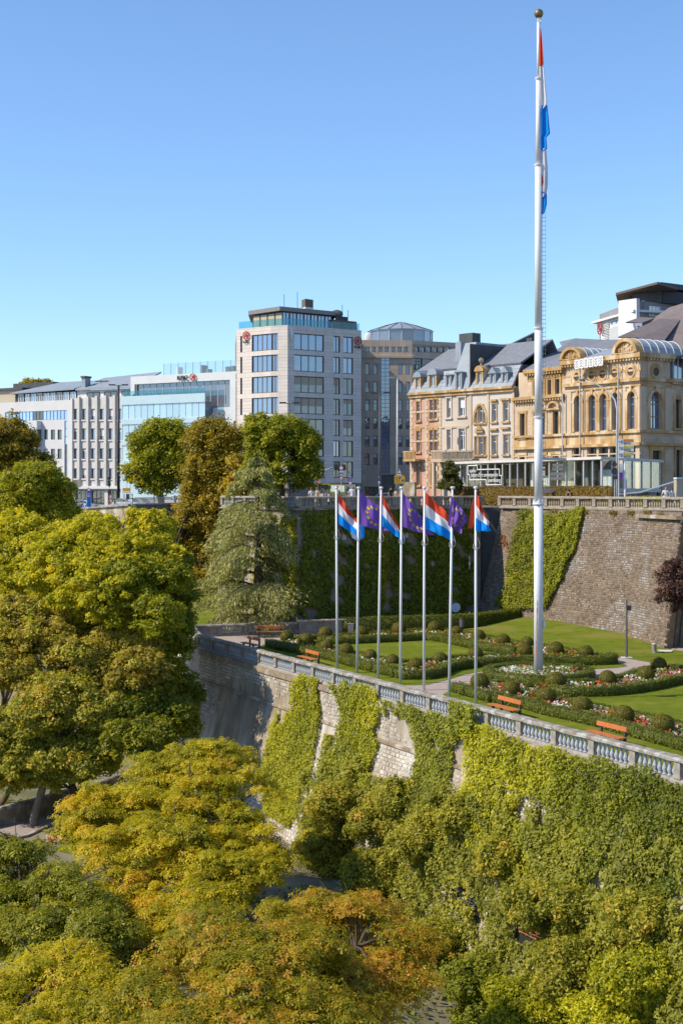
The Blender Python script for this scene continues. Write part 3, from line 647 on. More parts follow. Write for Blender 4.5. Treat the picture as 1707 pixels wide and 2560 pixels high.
BEDS = [
 (G([(700, 1615), (763, 1632), (840, 1649), (906, 1668), (957, 1680), (1013, 1692), (1062, 1692), (1093, 1687), (1123, 1673), (1184, 1663), (1279, 1658), (1409, 1658), (1515, 1659), (1409, 1652), (1289, 1647), (1207, 1649), (1169, 1652), (1126, 1654), (1062, 1664), (1006, 1666), (940, 1655), (883, 1643), (800, 1622), (730, 1606)]), 'bed behind the far stretch of the balustrade'),
 (G([(800, 1607), (845, 1608.5), (893, 1606.5), (998, 1601.5), (1062, 1598), (1103, 1602), (1139, 1609), (1190, 1621), (1286, 1634), (1420, 1654), (1515, 1656), (1442, 1638), (1355, 1623), (1302, 1618), (1156, 1589), (1085, 1582), (977, 1589), (919, 1593), (789, 1600)]), 'bed beside the upper path'),
 (G([(1160, 1728), (1223, 1718), (1294, 1720), (1370, 1745), (1390, 1757), (1482, 1776), (1604, 1803), (1704, 1826), (1790, 1845), (1790, 1885), (1707, 1866), (1585, 1833), (1490, 1808), (1367, 1781), (1317, 1766), (1252, 1752), (1218, 1747)]), 'bed behind the nearest benches'),
 (G([(1330, 1722), (1417, 1717), (1496, 1716), (1542, 1708), (1593, 1691), (1640, 1682), (1700, 1683), (1770, 1690), (1740, 1700), (1690, 1704), (1639, 1717), (1577, 1728), (1511, 1734), (1417, 1736), (1381, 1733)]), 'bed between the round bed and the nearest lawn'),
]
for k, (poly, where) in enumerate(BEDS):
    slab('flower_bed_soil', poly, ZT + .03, M['soil'])
    A = np.array(poly); lo, hi = A.min(0), A.max(0); n = int((hi - lo).prod() * 46); P = RNG.uniform(lo, hi, (n, 2)); P = P[inpoly(P, poly)]
    nz = wnoise(P, 1.5, 300 + k); n = len(P)
    t = np.where(nz < -.22, RNG.uniform(.0, .28, n), np.where(nz < .12, RNG.uniform(.36, .56, n), np.where(nz < .42, RNG.uniform(.6, .78, n), RNG.uniform(.83, 1, n)))) if k >= 2 else np.where(nz < -.25, RNG.uniform(0, .28, n), np.where(nz < .05, RNG.uniform(.36, .56, n), RNG.uniform(.83, 1, n)))
    t = np.where(RNG.uniform(size=n) < (.5 if k < 2 else .38), RNG.uniform(.83, 1, n), t)
    Q3 = np.column_stack([P, np.full(n, ZT + .06) + RNG.uniform(.05, .28, n)])
    leaf_obj('flowers', card_quads(Q3, np.array([[0, -.2, 1.0]]) + RNG.normal(size=(n, 3)) * .6, RNG.uniform(.10, .2, n), .9), t, M['flower'], kind='stuff')
n = 2000; a = RNG.uniform(0, 6.283, n); rr = 2.75 * np.sqrt(RNG.uniform(.03, 1, n)); P = np.column_stack([pc.x + rr * np.cos(a), pc.y + rr * np.sin(a)])
nz = wnoise(P, 1.6, 350); t = np.where(nz < .25, RNG.uniform(0, .28, n), np.where(nz < .4, RNG.uniform(.6, .78, n), np.where(rr > 1.9, RNG.uniform(.36, .5, n), RNG.uniform(.83, 1, n)))); t = np.where(RNG.uniform(size=n) < .4, RNG.uniform(.83, 1, n), t)
leaf_obj('flowers', card_quads(np.column_stack([P, ZT + .1 + .18 * (1 - rr / 3) + RNG.uniform(0, .28, n)]), np.array([[0, -.2, 1.0]]) + RNG.normal(size=(n, 3)) * .6, RNG.uniform(.10, .2, n), .9), t, M['flower'], kind='stuff')

def hedge(pts, h, w, label, mat=None, leaf=.075, dens=300, z=ZT, name='hedge', seed=0, rough=.05, tint0=.5):
    r = np.random.default_rng(900 + seed); mb = MB(); mb.tint = .3; P2 = [Vector(p) for p in pts]; Ps, Ns = [], []
    # resample
    R = [P2[0]]
    for a, b in zip(P2[:-1], P2[1:]):
        k = max(1, int((b - a).length / .8)); R += [a + (b - a) * (i + 1) / k for i in range(k)]
    nrm = []
    for i in range(len(R)):
        t = (R[min(i + 1, len(R) - 1)] - R[max(i - 1, 0)]).normalized(); nrm.append(Vector((-t.y, t.x)))
    hs = [h * (1 + r.uniform(-.06, .06)) for _ in R]; b = len(mb.v)
    for c, q, hh in zip(R, nrm, hs):
        for a, zz in ((-.46, 0), (.46, 0), (.46, .9), (-.46, .9)): mb.v.append((c.x + q.x * w * a, c.y + q.y * w * a, z + zz * hh))
    for i in range(len(R) - 1):
        for m in range(4):
            m2 = (m + 1) % 4; mb.f.append((b + i * 4 + m, b + i * 4 + m2, b + i * 4 + 4 + m2, b + i * 4 + 4 + m)); mb.t.append(.3); mb.mi.append(0)
        L = (R[i + 1] - R[i]).length; per = 2 * h + w; n = int(L * per * dens)
        f = r.uniform(size=n); v = r.uniform(0, per, n); x = np.where(v < h, -w / 2, np.where(v < h + w, v - h - w / 2, w / 2)); zz = np.where(v < h, v, np.where(v < h + w, h, per - v))
        nx = np.where(v < h, -1, np.where(v < h + w, 0, 1)); nz_ = np.where((v >= h) & (v < h + w), 1.0, .25)
        c = np.outer(1 - f, R[i]) + np.outer(f, R[i + 1]); q = np.outer(1 - f, nrm[i]) + np.outer(f, nrm[i + 1])
        Ps.append(np.column_stack([c + q * (x + r.normal(size=n) * rough)[:, None], z + zz + r.normal(size=n) * rough * .8])); Ns.append(np.column_stack([q * nx[:, None], nz_]))
    mb.f.append((b + 3, b + 2, b + 1, b)); e = b + 4 * (len(R) - 1); mb.f.append((e, e + 1, e + 2, e + 3)); mb.t += [.3] * 2; mb.mi += [0] * 2
    Ps = np.concatenate(Ps); Ns = np.concatenate(Ns) + r.normal(size=(len(Ps), 3)) * .5
    t = tint0 + .2 * wnoise(Ps, 1.3, 500 + seed) + r.normal(size=len(Ps)) * .16
    return leaf_obj(name, tri_cards(Ps, Ns, leaf * r.uniform(.7, 1.4, len(Ps)), .8), t, mat or M['hedge'], core=mb, label=label, cat='hedge')
HG = [
 ([(671, 1617), (700, 1624), (763, 1637), (840, 1653), (906, 1672), (957, 1684), (1013, 1698), (1062, 1698), (1093, 1692), (1123, 1677), (1184, 1667), (1279, 1661.5), (1332, 1660), (1409, 1661), (1460, 1662.5), (1521, 1661), (1533, 1656), (1521, 1652.5)], .55, .6, 'long low clipped hedge bordering the far flower bed along the garden side of the flagpoles'),
 ([(796, 1609), (845, 1610.5), (893, 1608.5), (998, 1603.5), (1062, 1599.5), (1103, 1604), (1139, 1611.4), (1190, 1623), (1286, 1637)], .55, .55, 'low clipped hedge on the far side of the middle lawn'),
 ([(735, 1600.5), (789, 1598.3), (919, 1591.5), (977, 1587.5), (1085, 1580.5), (1156, 1587), (1302, 1616), (1355, 1621), (1442, 1636), (1505, 1649)], .35, .4, 'thin low hedge along the upper gravel path'),
 ([(740, 1604), (800, 1619), (883, 1639), (940, 1652), (1006, 1662), (1062, 1660), (1126, 1651), (1169, 1649), (1207, 1646.5), (1289, 1645)], .35, .4, 'thin low hedge on the near side of the middle lawn'),
 ([(1132, 1727), (1180, 1741), (1218, 1752), (1252, 1757.5), (1317, 1771), (1367, 1786), (1490, 1813), (1585, 1840), (1707, 1874), (1800, 1905)], .5, .6, 'low clipped hedge behind the two nearest benches'),
 ([(1300, 1736), (1390, 1755), (1482, 1774), (1604, 1800), (1704, 1823), (1790, 1842)], .35, .4, 'thin low hedge between the nearest ball shrubs and the nearest lawn'),
 ([(1372, 1738), (1417, 1741.5), (1511, 1739.5), (1577, 1733), (1639, 1722), (1695, 1709), (1760, 1704)], .5, .55, 'curved low hedge round the back of the nearest lawn'),
 ([(1223, 1715.5), (1307, 1717), (1363, 1718), (1417, 1714), (1496, 1712), (1542, 1703), (1565, 1697), (1593, 1686), (1633, 1678), (1684, 1676), (1760, 1682)], .35, .4, 'thin low hedge along the path right of the round bed'),
]
for k, (p, h, w, l) in enumerate(HG): hedge(G(p), h, w, l, seed=k, dens=260)
hedge([(pc.x + 3.05 * math.cos(w), pc.y + 3.05 * math.sin(w)) for w in np.linspace(0, 2 * math.pi, 26)], .5, .55, 'ring of low clipped hedge round the foot of the tall flagpole', seed=20, dens=260)
hedge(G([(855, 1581), (998, 1577), (1100, 1574), (1177, 1571), (1250, 1562), (1340, 1550)]), 1.15, .9, 'tall dark clipped hedge at the foot of the shaded ivy wall', seed=21, leaf=.10, dens=190, tint0=.45)

# clipped ball shrubs, all copies of one
rb = np.random.default_rng(5); n = 2600; U = unit(rb.normal(size=(n, 3))); U = U[U[:, 2] > -.85]; n = len(U); R_ = .47 * (1 + .03 * wnoise(U * 3, 1.0, 3))
Pb = U * R_[:, None]; Pb[:, 2] *= .97; core = MB(); core.tint = .4; core.ball((0, 0, 0), .455, 14, 10, (1, 1, .97))
bme = quads_mesh('ball_shrub', card_quads(Pb, U + rb.normal(size=(n, 3)) * .45, .055 * rb.uniform(.7, 1.3, n), .7), np.clip(.5 + .15 * wnoise(U * 3, 1.2, 8) + rb.normal(size=n) * .14, 0, 1), core); bme.materials.append(M['ballleaf'])
BALLS = [
 (717, 1607.6, 32, 'clipped ball shrub nearest the red bench at the far corner'), (765, 1619.6, 37, 'ball shrub second from the far corner in the front bed'),
 (813, 1602.5, 36, 'ball shrub in front of the stone pier by the litter bin'), (816, 1633, 33, 'ball shrub just behind the orange bench of the far stretch'),
 (865, 1644.6, 37, 'ball shrub between the first and second flagpoles, in the front bed'), (903.6, 1597.4, 33, 'ball shrub on the far bed behind the second flagpole'),
 (925, 1656, 33, 'low wide ball shrub just left of the third flagpole'), (981.5, 1670, 34, 'dark ball shrub just left of the fourth flagpole'),
 (997, 1591, 36, 'ball shrub of the far bed behind the fourth flagpole'), (1038.6, 1680, 37, 'ball shrub at the curved hedge corner just left of the fifth flagpole'),
 (1099, 1665, 36, 'ball shrub between the fifth and sixth flagpoles'), (1085.5, 1586, 33, 'far ball shrub in front of the tall hedge, right of the fifth flagpole'),
 (1140.6, 1593.6, 29, 'small far ball shrub just right of the sixth flagpole'), (1196, 1606, 32, 'ball shrub of the upper path bed directly behind the seventh flagpole'),
 (1257, 1618, 34, 'ball shrub in the upper path bed between pale flowers, left of the tall flagpole'), (1188, 1653.5, 37, 'ball shrub in front of the middle lawn corner behind the seventh flagpole'),
 (1317, 1624, 33, 'ball shrub partly hidden behind the tall flagpole, far side'), (1310, 1647, 39, 'ball shrub right against the left of the tall flagpole'),
 (1198.5, 1727.5, 46, 'big ball shrub at the path gap just right of the seventh flagpole'), (1277.6, 1744, 43, 'ball shrub with a dark patch on its near face, in the pink flower bed'),
 (1388.6, 1643, 39, 'ball shrub just right of the tall flagpole beside red flowers'), (1463, 1650.6, 39, 'ball shrub at the pointed end of the far bed, near the lamp post'),
 (1388.6, 1726, 48, 'big ball shrub in front of the round bed of the tall flagpole'), (1517.5, 1718, 42, 'dark green ball shrub standing beside the path right of the round bed'),
 (1612.6, 1706.7, 43, 'bright ball shrub among white flowers by the right path'), (1645, 1681, 39, 'ball shrub farthest back beside the right path bend'),
 (1364.4, 1764, 48, 'ball shrub behind the orange bench below the seventh flagpole'), (1454.5, 1787, 48, 'ball shrub in the near bed between red and pink flowers'),
 (1559, 1812.5, 50, 'ball shrub in the near bed just behind the nearest bench'), (1656, 1838, 55, 'nearest and largest ball shrub, by the right picture edge'),
]
for k, (px, py, w, l) in enumerate(BALLS):
    p = gr(px, py - 2); dia = w / F * p.y * 1.03; o = bpy.data.objects.new('ball_shrub', bme); COL.objects.link(o)
    o.location = (p.x, p.y, ZT + dia * .42); o.scale = (dia / .94,) * 2 + (dia / .94 * random.uniform(.93, 1.05),); o.rotation_euler = (0, 0, random.uniform(0, 6.28)); props(o, l, 'ball shrub', 'clipped ball shrubs in the flower beds')

# ------------------------------------------------------------------ bastion wall on the right
RBv = [Vector(p) for p in RB]; RTv = [Vector((*p, -1.6)) for p in RT]
def bas(u, z, out=0.0):
    i = int(min(max(math.floor(u), 0), 3)); f = u - i
    a = RBv[i].lerp(RBv[i + 1], f); b = RTv[i].lerp(RTv[i + 1], f); k = (z - a.z) / (b.z - a.z); p = a.lerp(b, k)
    t = (RTv[i + 1] - RTv[i]); n = Vector((t.y, -t.x, 0)).normalized()
    return Vector((p.x + n.x * out, p.y + n.y * out, z))
def proj(p): return HX + F * p.x / p.y, HY - F * p.z / p.y
def px_bas(px, py):
    u, z = 2.0, -6.0
    for _ in range(40):
        a = proj(bas(u, z)); e = .02; du = [(q - w) / e for q, w in zip(proj(bas(u + e, z)), a)]; dz = [(q - w) / e for q, w in zip(proj(bas(u, z + e)), a)]
        det = du[0] * dz[1] - dz[0] * du[1]; rx, ry = px - a[0], py - a[1]
        u += .7 * (rx * dz[1] - dz[0] * ry) / det; z += .7 * (du[0] * ry - rx * du[1]) / det; u = min(max(u, -.3), 4.3); z = min(max(z, -13), 1)
    return u, z
bw_ = thing('bastion_wall', 'battered brown stone wall behind the lawn, under the upper balustrade on the right', 'wall', (20, 112, ZT))
mb = MB(); uu = np.linspace(0, 4, 17); zz = np.linspace(-1.6, -12, 8)
for i in range(16):
    for j in range(7):
        mb.poly([bas(uu[i], zz[j + 1]), bas(uu[i + 1], zz[j + 1]), bas(uu[i + 1], zz[j]), bas(uu[i], zz[j])])
mb.build('masonry', M['bastionback'], bw_)
mb = MB()       # the return at the corner and the next stretch of wall
a, b = bas(4, -12), bas(4, -1.6)
mb.poly([a, (24.5, 102.6, -12), (25.6, 103.2, -1.6), b]); mb.build('corner_return', M['plinth'], bw_)
mb = MB(); mb.poly([(24.1, 101.9, -12), (30, 93, -12), (31.2, 94, -1.6), (25.3, 102.6, -1.6)]); mb.build('next_stretch', M['rubble'], bw_)
mb = MB(); mb.tube([(23.7, 101.55, -11.2), (24.05, 101.75, -8.2), (24.5, 101.9, -4.5)], .06, 6); mb.build('drainpipe', M['lampgrey'], bw_)
mb = MB()
q = [bas(3.05, -1.95, .35), bas(4.0, -1.95, .4), Vector((25.3, 101.3, -1.95)), Vector((31, 93.4, -1.95)), Vector((32, 95, -1.95)), bas(3.9, -1.95, -2.2), bas(3.05, -1.95, -.5)]
mb.prism([(p.x, p.y) for p in q], -2.12, -1.86); mb.build('ledge_slab', M['plinth'], bw_)
IVB = [px_bas(x, y) for x, y in [(1299, 1277), (1287, 1337), (1271, 1419), (1267, 1476), (1239, 1504), (1260, 1522), (1363, 1516), (1377, 1504), (1406, 1444), (1441, 1373), (1463, 1291), (1466, 1266), (1416, 1280), (1370, 1284), (1328, 1273)]]
def bas_s(s, z, out=0.0): return bas(s / 6.0, z, out)
IVB6 = [(u * 6, z) for u, z in IVB]
surface_ivy(IVB6, bas_s, 330, .14, M['ivy'], 130, thick=.42, tint0=.30, edge=.2, label='thick ivy sheet with a slanted right edge on the bastion wall behind the tall flagpole', dropn=-2)
surface_ivy([(u * 6, z) for u, z in [px_bas(*p) for p in [(1243, 1335), (1262, 1330), (1275, 1372), (1250, 1378)]]], bas_s, 90, .16, M['vinered'], 140, thick=.15, label='small patch of orange-red creeper on the bastion wall near the shaded corner', dropn=-.3)
items = stone_items(bas_s, 0.2, 23.9, -11.3, -1.75, .30, .175, lambda s, z: not inpoly(np.array([[s, z]]), IVB6)[0] and z > bas_foot(s), far=lambda s, z: -s + abs(z + 6) * .4) if False else None
def bas_foot(s):
    i = int(min(s / 6, 3)); return RBv[i].lerp(RBv[i + 1], s / 6 - i).z
items = stone_items(bas_s, 0.2, 23.9, -11.3, -1.75, .30, .175, lambda s, z: not inpoly(np.array([[s, z]]), IVB6)[0] and z > bas_foot(s), jit=.36, far=lambda s, z: -s + abs(z + 6) * .4)
pieces(items, 'stone', M['bastion'], bw_)
mb = MB()       # tufts of weed along the wall head
for k in range(60): pass
n = 1500; r = np.random.default_rng(150); uu = r.uniform(0, 22, n); keep = wnoise(np.column_stack([uu, uu * 0]), 1.4, 151) > .15; uu = uu[keep]; n = len(uu)
Pt = np.array([bas_s(a, -1.7 + b, .06 + c) for a, b, c in zip(uu, r.uniform(-.25, .12, n), r.uniform(0, .12, n))])
leaf_obj('weeds', card_quads(Pt, r.normal(size=(n, 3)), r.uniform(.12, .3, n), .3, T=np.array([[0, 0, 1.0]]) + r.normal(size=(n, 3)) * .5), .6 + r.normal(size=n) * .15, M['brownhedge'], kind='stuff')
r_ = thing('upper_balustrade', 'brown weathered balustrade on top of the bastion wall, sunlit stretch on the right', 'balustrade', (20, 114, -1.55))
for A, B, nbays in (((14.1, 126.0), (18.45, 118.3), 4), ((18.45, 118.3), (25.5, 105.9), 7), ((25.5, 105.9), (29.2, 98.8), 4)):
    balustrade(A, B, -1.55, 1.02, nbays, 6, r_, M['upost'], M['ubal'], M['upost'], bw=.105, pw=.42, rw=.5, nseg=6, rh=.18)

# ------------------------------------------------------------------ vine-clad building under the street
ib = thing('vine_building', 'old stone building built into the slope below the street balustrade, its walls overgrown with vines', 'building', (-3.5, 114, ZT))
FL, FR, FB = Face(IV_L, IV_C), Face(IV_C, IV_R), Face((-9.6, 141), IV_L)
wl = [FL.op(574, 590, 1302, 1352)] + [FL.op(x, x + 16, y, y + 44) for x in (596, 634, 672, 706) for y in (1330, 1425, 1510)]
facade(FL, 0, FL.L, -13, -1.62, wl, .35).build('wall', M['rubble'], ib)
for o in wl:
    window(FL, o, ib, M['wingrey'], M['glassdk'], 2, 2, .28, .06)
    m = MB(); m.fbox(FL, o[0] - .16, o[1] + .16, -.07, .05, o[3] + .002, o[3] + .22); m.build('lintel', M['postst'], ib)
wr = [FR.op(*p) for p in [(1157, 1171, 1308, 1345), (1045, 1057, 1399, 1439), (1079, 1089, 1398, 1439), (1130, 1143, 1396, 1439), (1079, 1092, 1487, 1535), (1049, 1056, 1490, 1532), (875, 885, 1410, 1439), (856, 867, 1324, 1350), (1010, 1021, 1310, 1346), (905, 916, 1500, 1530)]]
facade(FR, 0, FR.L, -13, -1.62, wr, .3).build('wall', M['ivyback'], ib)
for k, o in enumerate(wr):
    w = window(FR, o, ib, M['wingrey'], M['glassgr'], 2, 1, .22, .06)
    if k in (0, 1, 2, 6, 7, 8):
        m = MB(); m.fbox(FR, o[0] + .02, o[1] - .02, .02, .08, o[2] + .02, o[3] - .02); m.build('shutter', M['steel'], w)
    else:
        m = MB(); 
        for j in range(4): u = o[0] + (o[1] - o[0]) * (j + .5) / 4; m.fbox(FR, u - .02, u + .02, .02, .06, o[2] + .01, o[3] - .01)
        m.build('window_bar', M['steel'], w)
facade(FB, 0, FB.L, -13, -1.62, [], .3).build('wall', M['rubble'], ib)
for fc, nm in ((FL, 0), (FR, 1)):
    m = MB(); m.fbox(fc, -.25 if nm == 0 else .262, fc.L + (.25 if nm == 0 else -.1), -.25, .3, -1.618, -1.50); m.fbox(fc, -.1 if nm == 0 else .112, fc.L + (.1 if nm == 0 else -.1), -.1, .1, -2.35, -2.2); m.build('cornice', M['upost'], ib)
m = MB(); m.fbox(FL, -.5, .9, -.22, .3, -13, -4.7); m.build('pilaster', M['rubble'], ib)
m = MB(); m.fbox(FL, -.7, 1.6, -.4, .3, -4.69, -4.45); m.build('pilaster_cap', M['upost'], ib)
r_ = thing('street_balustrade', 'grey stone balustrade along the street edge above the vine-clad building corner', 'balustrade', (-3.5, 114, -1.5))
balustrade(FL.pt(0, .05, 0), FL.pt(FL.L - .2, .05, 0), -1.5, .98, 6, 6, r_, M['upost'], M['balust'], M['upost'], bw=.105, pw=.4, rw=.5, nseg=6)
balustrade(FR.pt(.0, .05, 0), FR.pt(FR.L, .05, 0), -1.5, .98, 8, 5, r_, M['upost'], M['ubal'], M['upost'], bw=.13, pw=.5, rw=.5, nseg=6)
fl = lambda s, z, o=0.0: FL.pt(s, -o, z)
fr = lambda s, z, o=0.0: FR.pt(s, -o, z)
def fpx(fc, pts): return [(fc.u(x), fc.z(x, y)) for x, y in pts]
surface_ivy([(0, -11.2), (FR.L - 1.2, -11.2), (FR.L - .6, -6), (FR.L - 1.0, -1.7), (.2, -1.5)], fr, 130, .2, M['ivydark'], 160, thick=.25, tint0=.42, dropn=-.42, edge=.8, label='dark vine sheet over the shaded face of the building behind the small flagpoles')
surface_ivy(fpx(FR, [(938, 1318), (962, 1322), (968, 1400), (955, 1500), (946, 1490), (948, 1400), (934, 1360)]), fr, 190, .19, M['vineyellow'], 165, thick=.3, dropn=-.9, edge=.15, label='narrow yellow creeper streak on the shaded vine wall behind the third flagpole', tint0=.55)
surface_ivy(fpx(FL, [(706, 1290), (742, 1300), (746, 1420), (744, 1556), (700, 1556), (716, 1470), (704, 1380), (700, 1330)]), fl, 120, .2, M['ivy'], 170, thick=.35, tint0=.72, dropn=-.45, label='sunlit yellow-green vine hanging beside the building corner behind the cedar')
surface_ivy([(.5, -11), (FL.L - 1, -11), (FL.L - 1, -4), (2, -3.5)], fl, 30, .22, M['shrubolive'], 175, thick=.2, tint0=.5, dropn=.05, label='thin patchy brown-green creeper on the sunlit building face behind the cedar')

# retaining wall of the street on the left
lw = thing('street_wall', 'rough stone retaining wall under the street railing on the left, behind the trees', 'wall', (-27, 182, -12))
for k, (A, B, za, zb, mt) in enumerate((((-46, 200.5), (-36, 195), -3.1, -2.65, 'wallback'), ((-36, 195), (-27, 182), -2.65, -2.0, 'wallback'), ((-27, 182), (-23, 206.5), -2.0, -2.0, 'ivyback'), ((-23, 206.5), (-9.7, 141.5), -2.0, -1.7, 'ivyback'))):  # past the kink a darker wall colour carries the shade
    mb = MB(); mb.poly([(*A, -22), (*B, -22), (*B, zb), (*A, za)]); mb.build('masonry', M[mt], lw)
    mb = MB(); A2, B2 = Vector(A), Vector(B); e = (B2 - A2).normalized(); q = Vector((-e.y, e.x)) * .3
    mb.hexa([(*(A2 - q), za - .001), (*(B2 - q), zb - .001), (*(B2 + q), zb - .001), (*(A2 + q), za - .001), (*(A2 - q), za + .22), (*(B2 - q), zb + .22), (*(B2 + q), zb + .22), (*(A2 + q), za + .22)]); mb.build('coping', M['coping'], lw)
# parapet beside the valley path
pw_ = thing('path_parapet', 'low stained stone parapet beside the gravel path at the lower left', 'wall', (-20, 87, -20.3))
ptsp = [(-27.5, 80.0), (-22.3, 84.2), (-19.6, 87.6), (-16.2, 93.6), (-15.0, 96.5)]
mb = MB()
for a, b in zip(ptsp[:-1], ptsp[1:]):
    a, b = Vector(a), Vector(b); q = Vector((-(b - a).y, (b - a).x)).normalized() * .24
    mb.hexa([(*(a - q), -20.4), (*(b - q), -20.4), (*(b + q), -20.4), (*(a + q), -20.4), (*(a - q), -19.38), (*(b - q), -19.38), (*(b + q), -19.38), (*(a + q), -19.38)])
mb.build('masonry', M['plinth'], pw_); mb = MB()
for a, b in zip(ptsp[:-1], ptsp[1:]): rail_mesh(mb, a, b, .62, -19.379, -19.22)
mb.build('coping', M['coping'], pw_)
mb = MB()
for a, b in zip([(-23.4, 76.9), (-18.4, 83.2), (-17.1, 87.5)], [(-18.4, 83.2), (-17.1, 87.5), (-13.6, 94)]): rail_mesh(mb, a, b, .3, -20.3, -20.16)
mb.build('path_kerb', M['plinth'], pw_)

# ------------------------------------------------------------------ flagpoles and flags
POLES = [(843, 1669), (894, 1682.5), (946, 1696), (1001, 1710), (1060, 1725.5), (1122, 1741.5), (1189, 1757.5)]
P1 = gr(843, 1669); P7 = gr(1189, 1757.5)
def lean(k): return (0, .1, .05, -.05, .08, .22, -.02)[k]
TX = [840.5, 896, 952.5, 1003.5, 1060.5, 1130.5, 1188.5]
ORD = ['first', 'second', 'third', 'fourth', 'fifth', 'sixth', 'seventh']
poles = []
for k in range(7):
    p = P1.lerp(P7, k / 6); top = at(TX[k], 1222, p.y)
    r_ = thing('flagpole', '%s of the seven white garden flagpoles counted from the left' % ORD[k] if k else 'leftmost of the seven white garden flagpoles', 'flagpole', p, group='white flagpoles in a row along the garden edge')
    mb = MB(); mb.tube([p, p.lerp(top, .5), top], [.082, .074, .06], 10); mb.build('pole', M['white'], r_, smooth=True)
    mb = MB(); mb.lathe([(.10, 0), (.12, .05), (.12, .09), (.07, .13)], top, 10); mb.build('finial_cap', M['white'], r_)
    mb = MB(); c = p.lerp(top, .735); mb.tube([c + Vector((.1, -.04, .45)), c + Vector((.2, -.1, .1)), c + Vector((.16, -.14, -.12)), c + Vector((0, -.2, -.22)), c + Vector((-.15, -.1, -.12)), c + Vector((-.12, -.05, .1))], .02, 5); mb.build('halyard', M['coping'], r_)
    poles.append((p, top))
def cloth(corn, D, nu=26, nv=18, wave=.10, fold=None, seed=0, sag=0.0):
    tl, bl, tr, br = [at(x, y, D) for x, y in corn]; r = random.Random(seed); ph = [r.uniform(0, 6.28) for _ in range(4)]; V = []
    for j in range(nv + 1):
        v = j / nv
        for i in range(nu + 1):
            u = i / nu; a = tl.lerp(tr, u); b = bl.lerp(br, u); p = a.lerp(b, v)
            amp = wave * min(1, u * 3)
            dy = amp * (math.sin(u * 9 + v * 3.2 + ph[0]) + .6 * math.sin(u * 17 - v * 5 + ph[1])) + .35 * u * u * math.sin(ph[2])
            dx = .03 * amp / .1 * math.sin(v * 9 + u * 4 + ph[3]) * u; dz = -sag * math.sin(math.pi * u) * (1 - .3 * v) + .02 * math.sin(u * 14 + ph[1]) * min(1, u * 3)
            V.append(Vector((p.x + dx, p.y + dy - .15, p.z + dz)))
        # fold: the fly edge turned back behind
    return V, nu, nv
def stripes(V, nu, nv, n=3):
    out = []
    for k in range(n):
        mb = MB(); j0, j1 = nv * k // n, nv * (k + 1) // n
        for j in range(j0, j1 + 1):
            for i in range(nu + 1): mb.v.append(tuple(V[j * (nu + 1) + i]))
        for j in range(j1 - j0):
            for i in range(nu):
                b = j * (nu + 1) + i; mb.f.append((b, b + nu + 1, b + nu + 2, b + 1)); mb.t.append(.5); mb.mi.append(0)
        out.append(mb)
    return out
def cloth_mat(name, c):
    m, n, l, b, out = new_mat(name); b.inputs['Base Color'].default_value = (*c, 1); b.inputs['Roughness'].default_value = .8; b.inputs['Specular IOR Level'].default_value = .1
    t = n.new('ShaderNodeBsdfTranslucent'); t.inputs[0].default_value = (*c, 1); mx = n.new('ShaderNodeMixShader'); mx.inputs[0].default_value = .35
    l.new(b.outputs[0], mx.inputs[1]); l.new(t.outputs[0], mx.inputs[2]); l.new(mx.outputs[0], out.inputs[0]); return m
FM = {'red': cloth_mat('flag_red', (.62, .075, .035)), 'white': cloth_mat('flag_white', (.74, .74, .80)), 'blue': cloth_mat('flag_blue', (.01, .28, .82)), 'eu': cloth_mat('flag_violet', (.20, .095, .44)), 'star': cloth_mat('flag_star', (.75, .62, .02))}
def tricolour(name, label, corn, D, seed, **k):
    r_ = thing(name, label, 'flag', at(corn[0][0], corn[0][1], D), group='red, white and blue flags on the garden poles'); V, nu, nv = cloth(corn, D, seed=seed, **k)
    for mb, c in zip(stripes(V, nu, nv), ('red', 'white', 'blue')): mb.build(c + '_stripe', FM[c], r_, smooth=True)
    return r_
def euflag(label, corn, D, seed, fly=1.25, **k):
    r_ = thing('star_flag', label, 'flag', at(corn[0][0], corn[0][1], D), group='violet-blue flags with yellow stars on the garden poles'); V, nu, nv = cloth(corn, D, seed=seed, **k)
    stripes(V, nu, nv, 1)[0].build('cloth', FM['eu'], r_, smooth=True)
    def sp(u, v):
        i = min(max(u, 0), .999) * nu; j = min(max(v, 0), .999) * nv; a, b = int(i), int(j); f, g = i - a, j - b; W_ = nu + 1
        return (V[b * W_ + a] * (1 - f) + V[b * W_ + a + 1] * f) * (1 - g) + (V[(b + 1) * W_ + a] * (1 - f) + V[(b + 1) * W_ + a + 1] * f) * g
    for s in range(12):
        a = 2 * math.pi * s / 12; cu, cv = .5 + .28 * math.sin(a), .5 - .33 * math.cos(a); m = MB()
        c0 = sp(cu, cv) + Vector((0, -.03, 0)); pts = []
        for q in range(10):
            rr = .072 if q % 2 == 0 else .029; w = q * math.pi / 5; pts.append(sp(cu + rr * .95 * math.sin(w), cv - rr * 1.15 * math.cos(w)) + Vector((0, -.03, 0)))
        for q in range(10): m.poly([c0, pts[(q + 1) % 10], pts[q]])
        m.build('star', FM['star'], r_)
    return r_
D_ = [p.y for p, t in poles]
def lux(k, label, corn, sd, **kw): return tricolour('tricolour_flag', label, corn, D_[k], sd, **kw)
lux(0, 'red, white and blue flag on the leftmost pole, drooping to the lower right', [(846, 1231), (846, 1309), (893, 1297), (905, 1344)], 1, wave=.16, sag=.1)
euflag('violet flag with yellow stars on the second pole, spread wide', [(899, 1229), (900, 1312), (984, 1291), (975, 1328)], D_[1], 2, wave=.13, sag=.06)
lux(2, 'red, white and blue flag on the third pole, narrow and drooping', [(955, 1231), (955, 1314), (994, 1312), (1013, 1356)], 3, wave=.16, sag=.05)
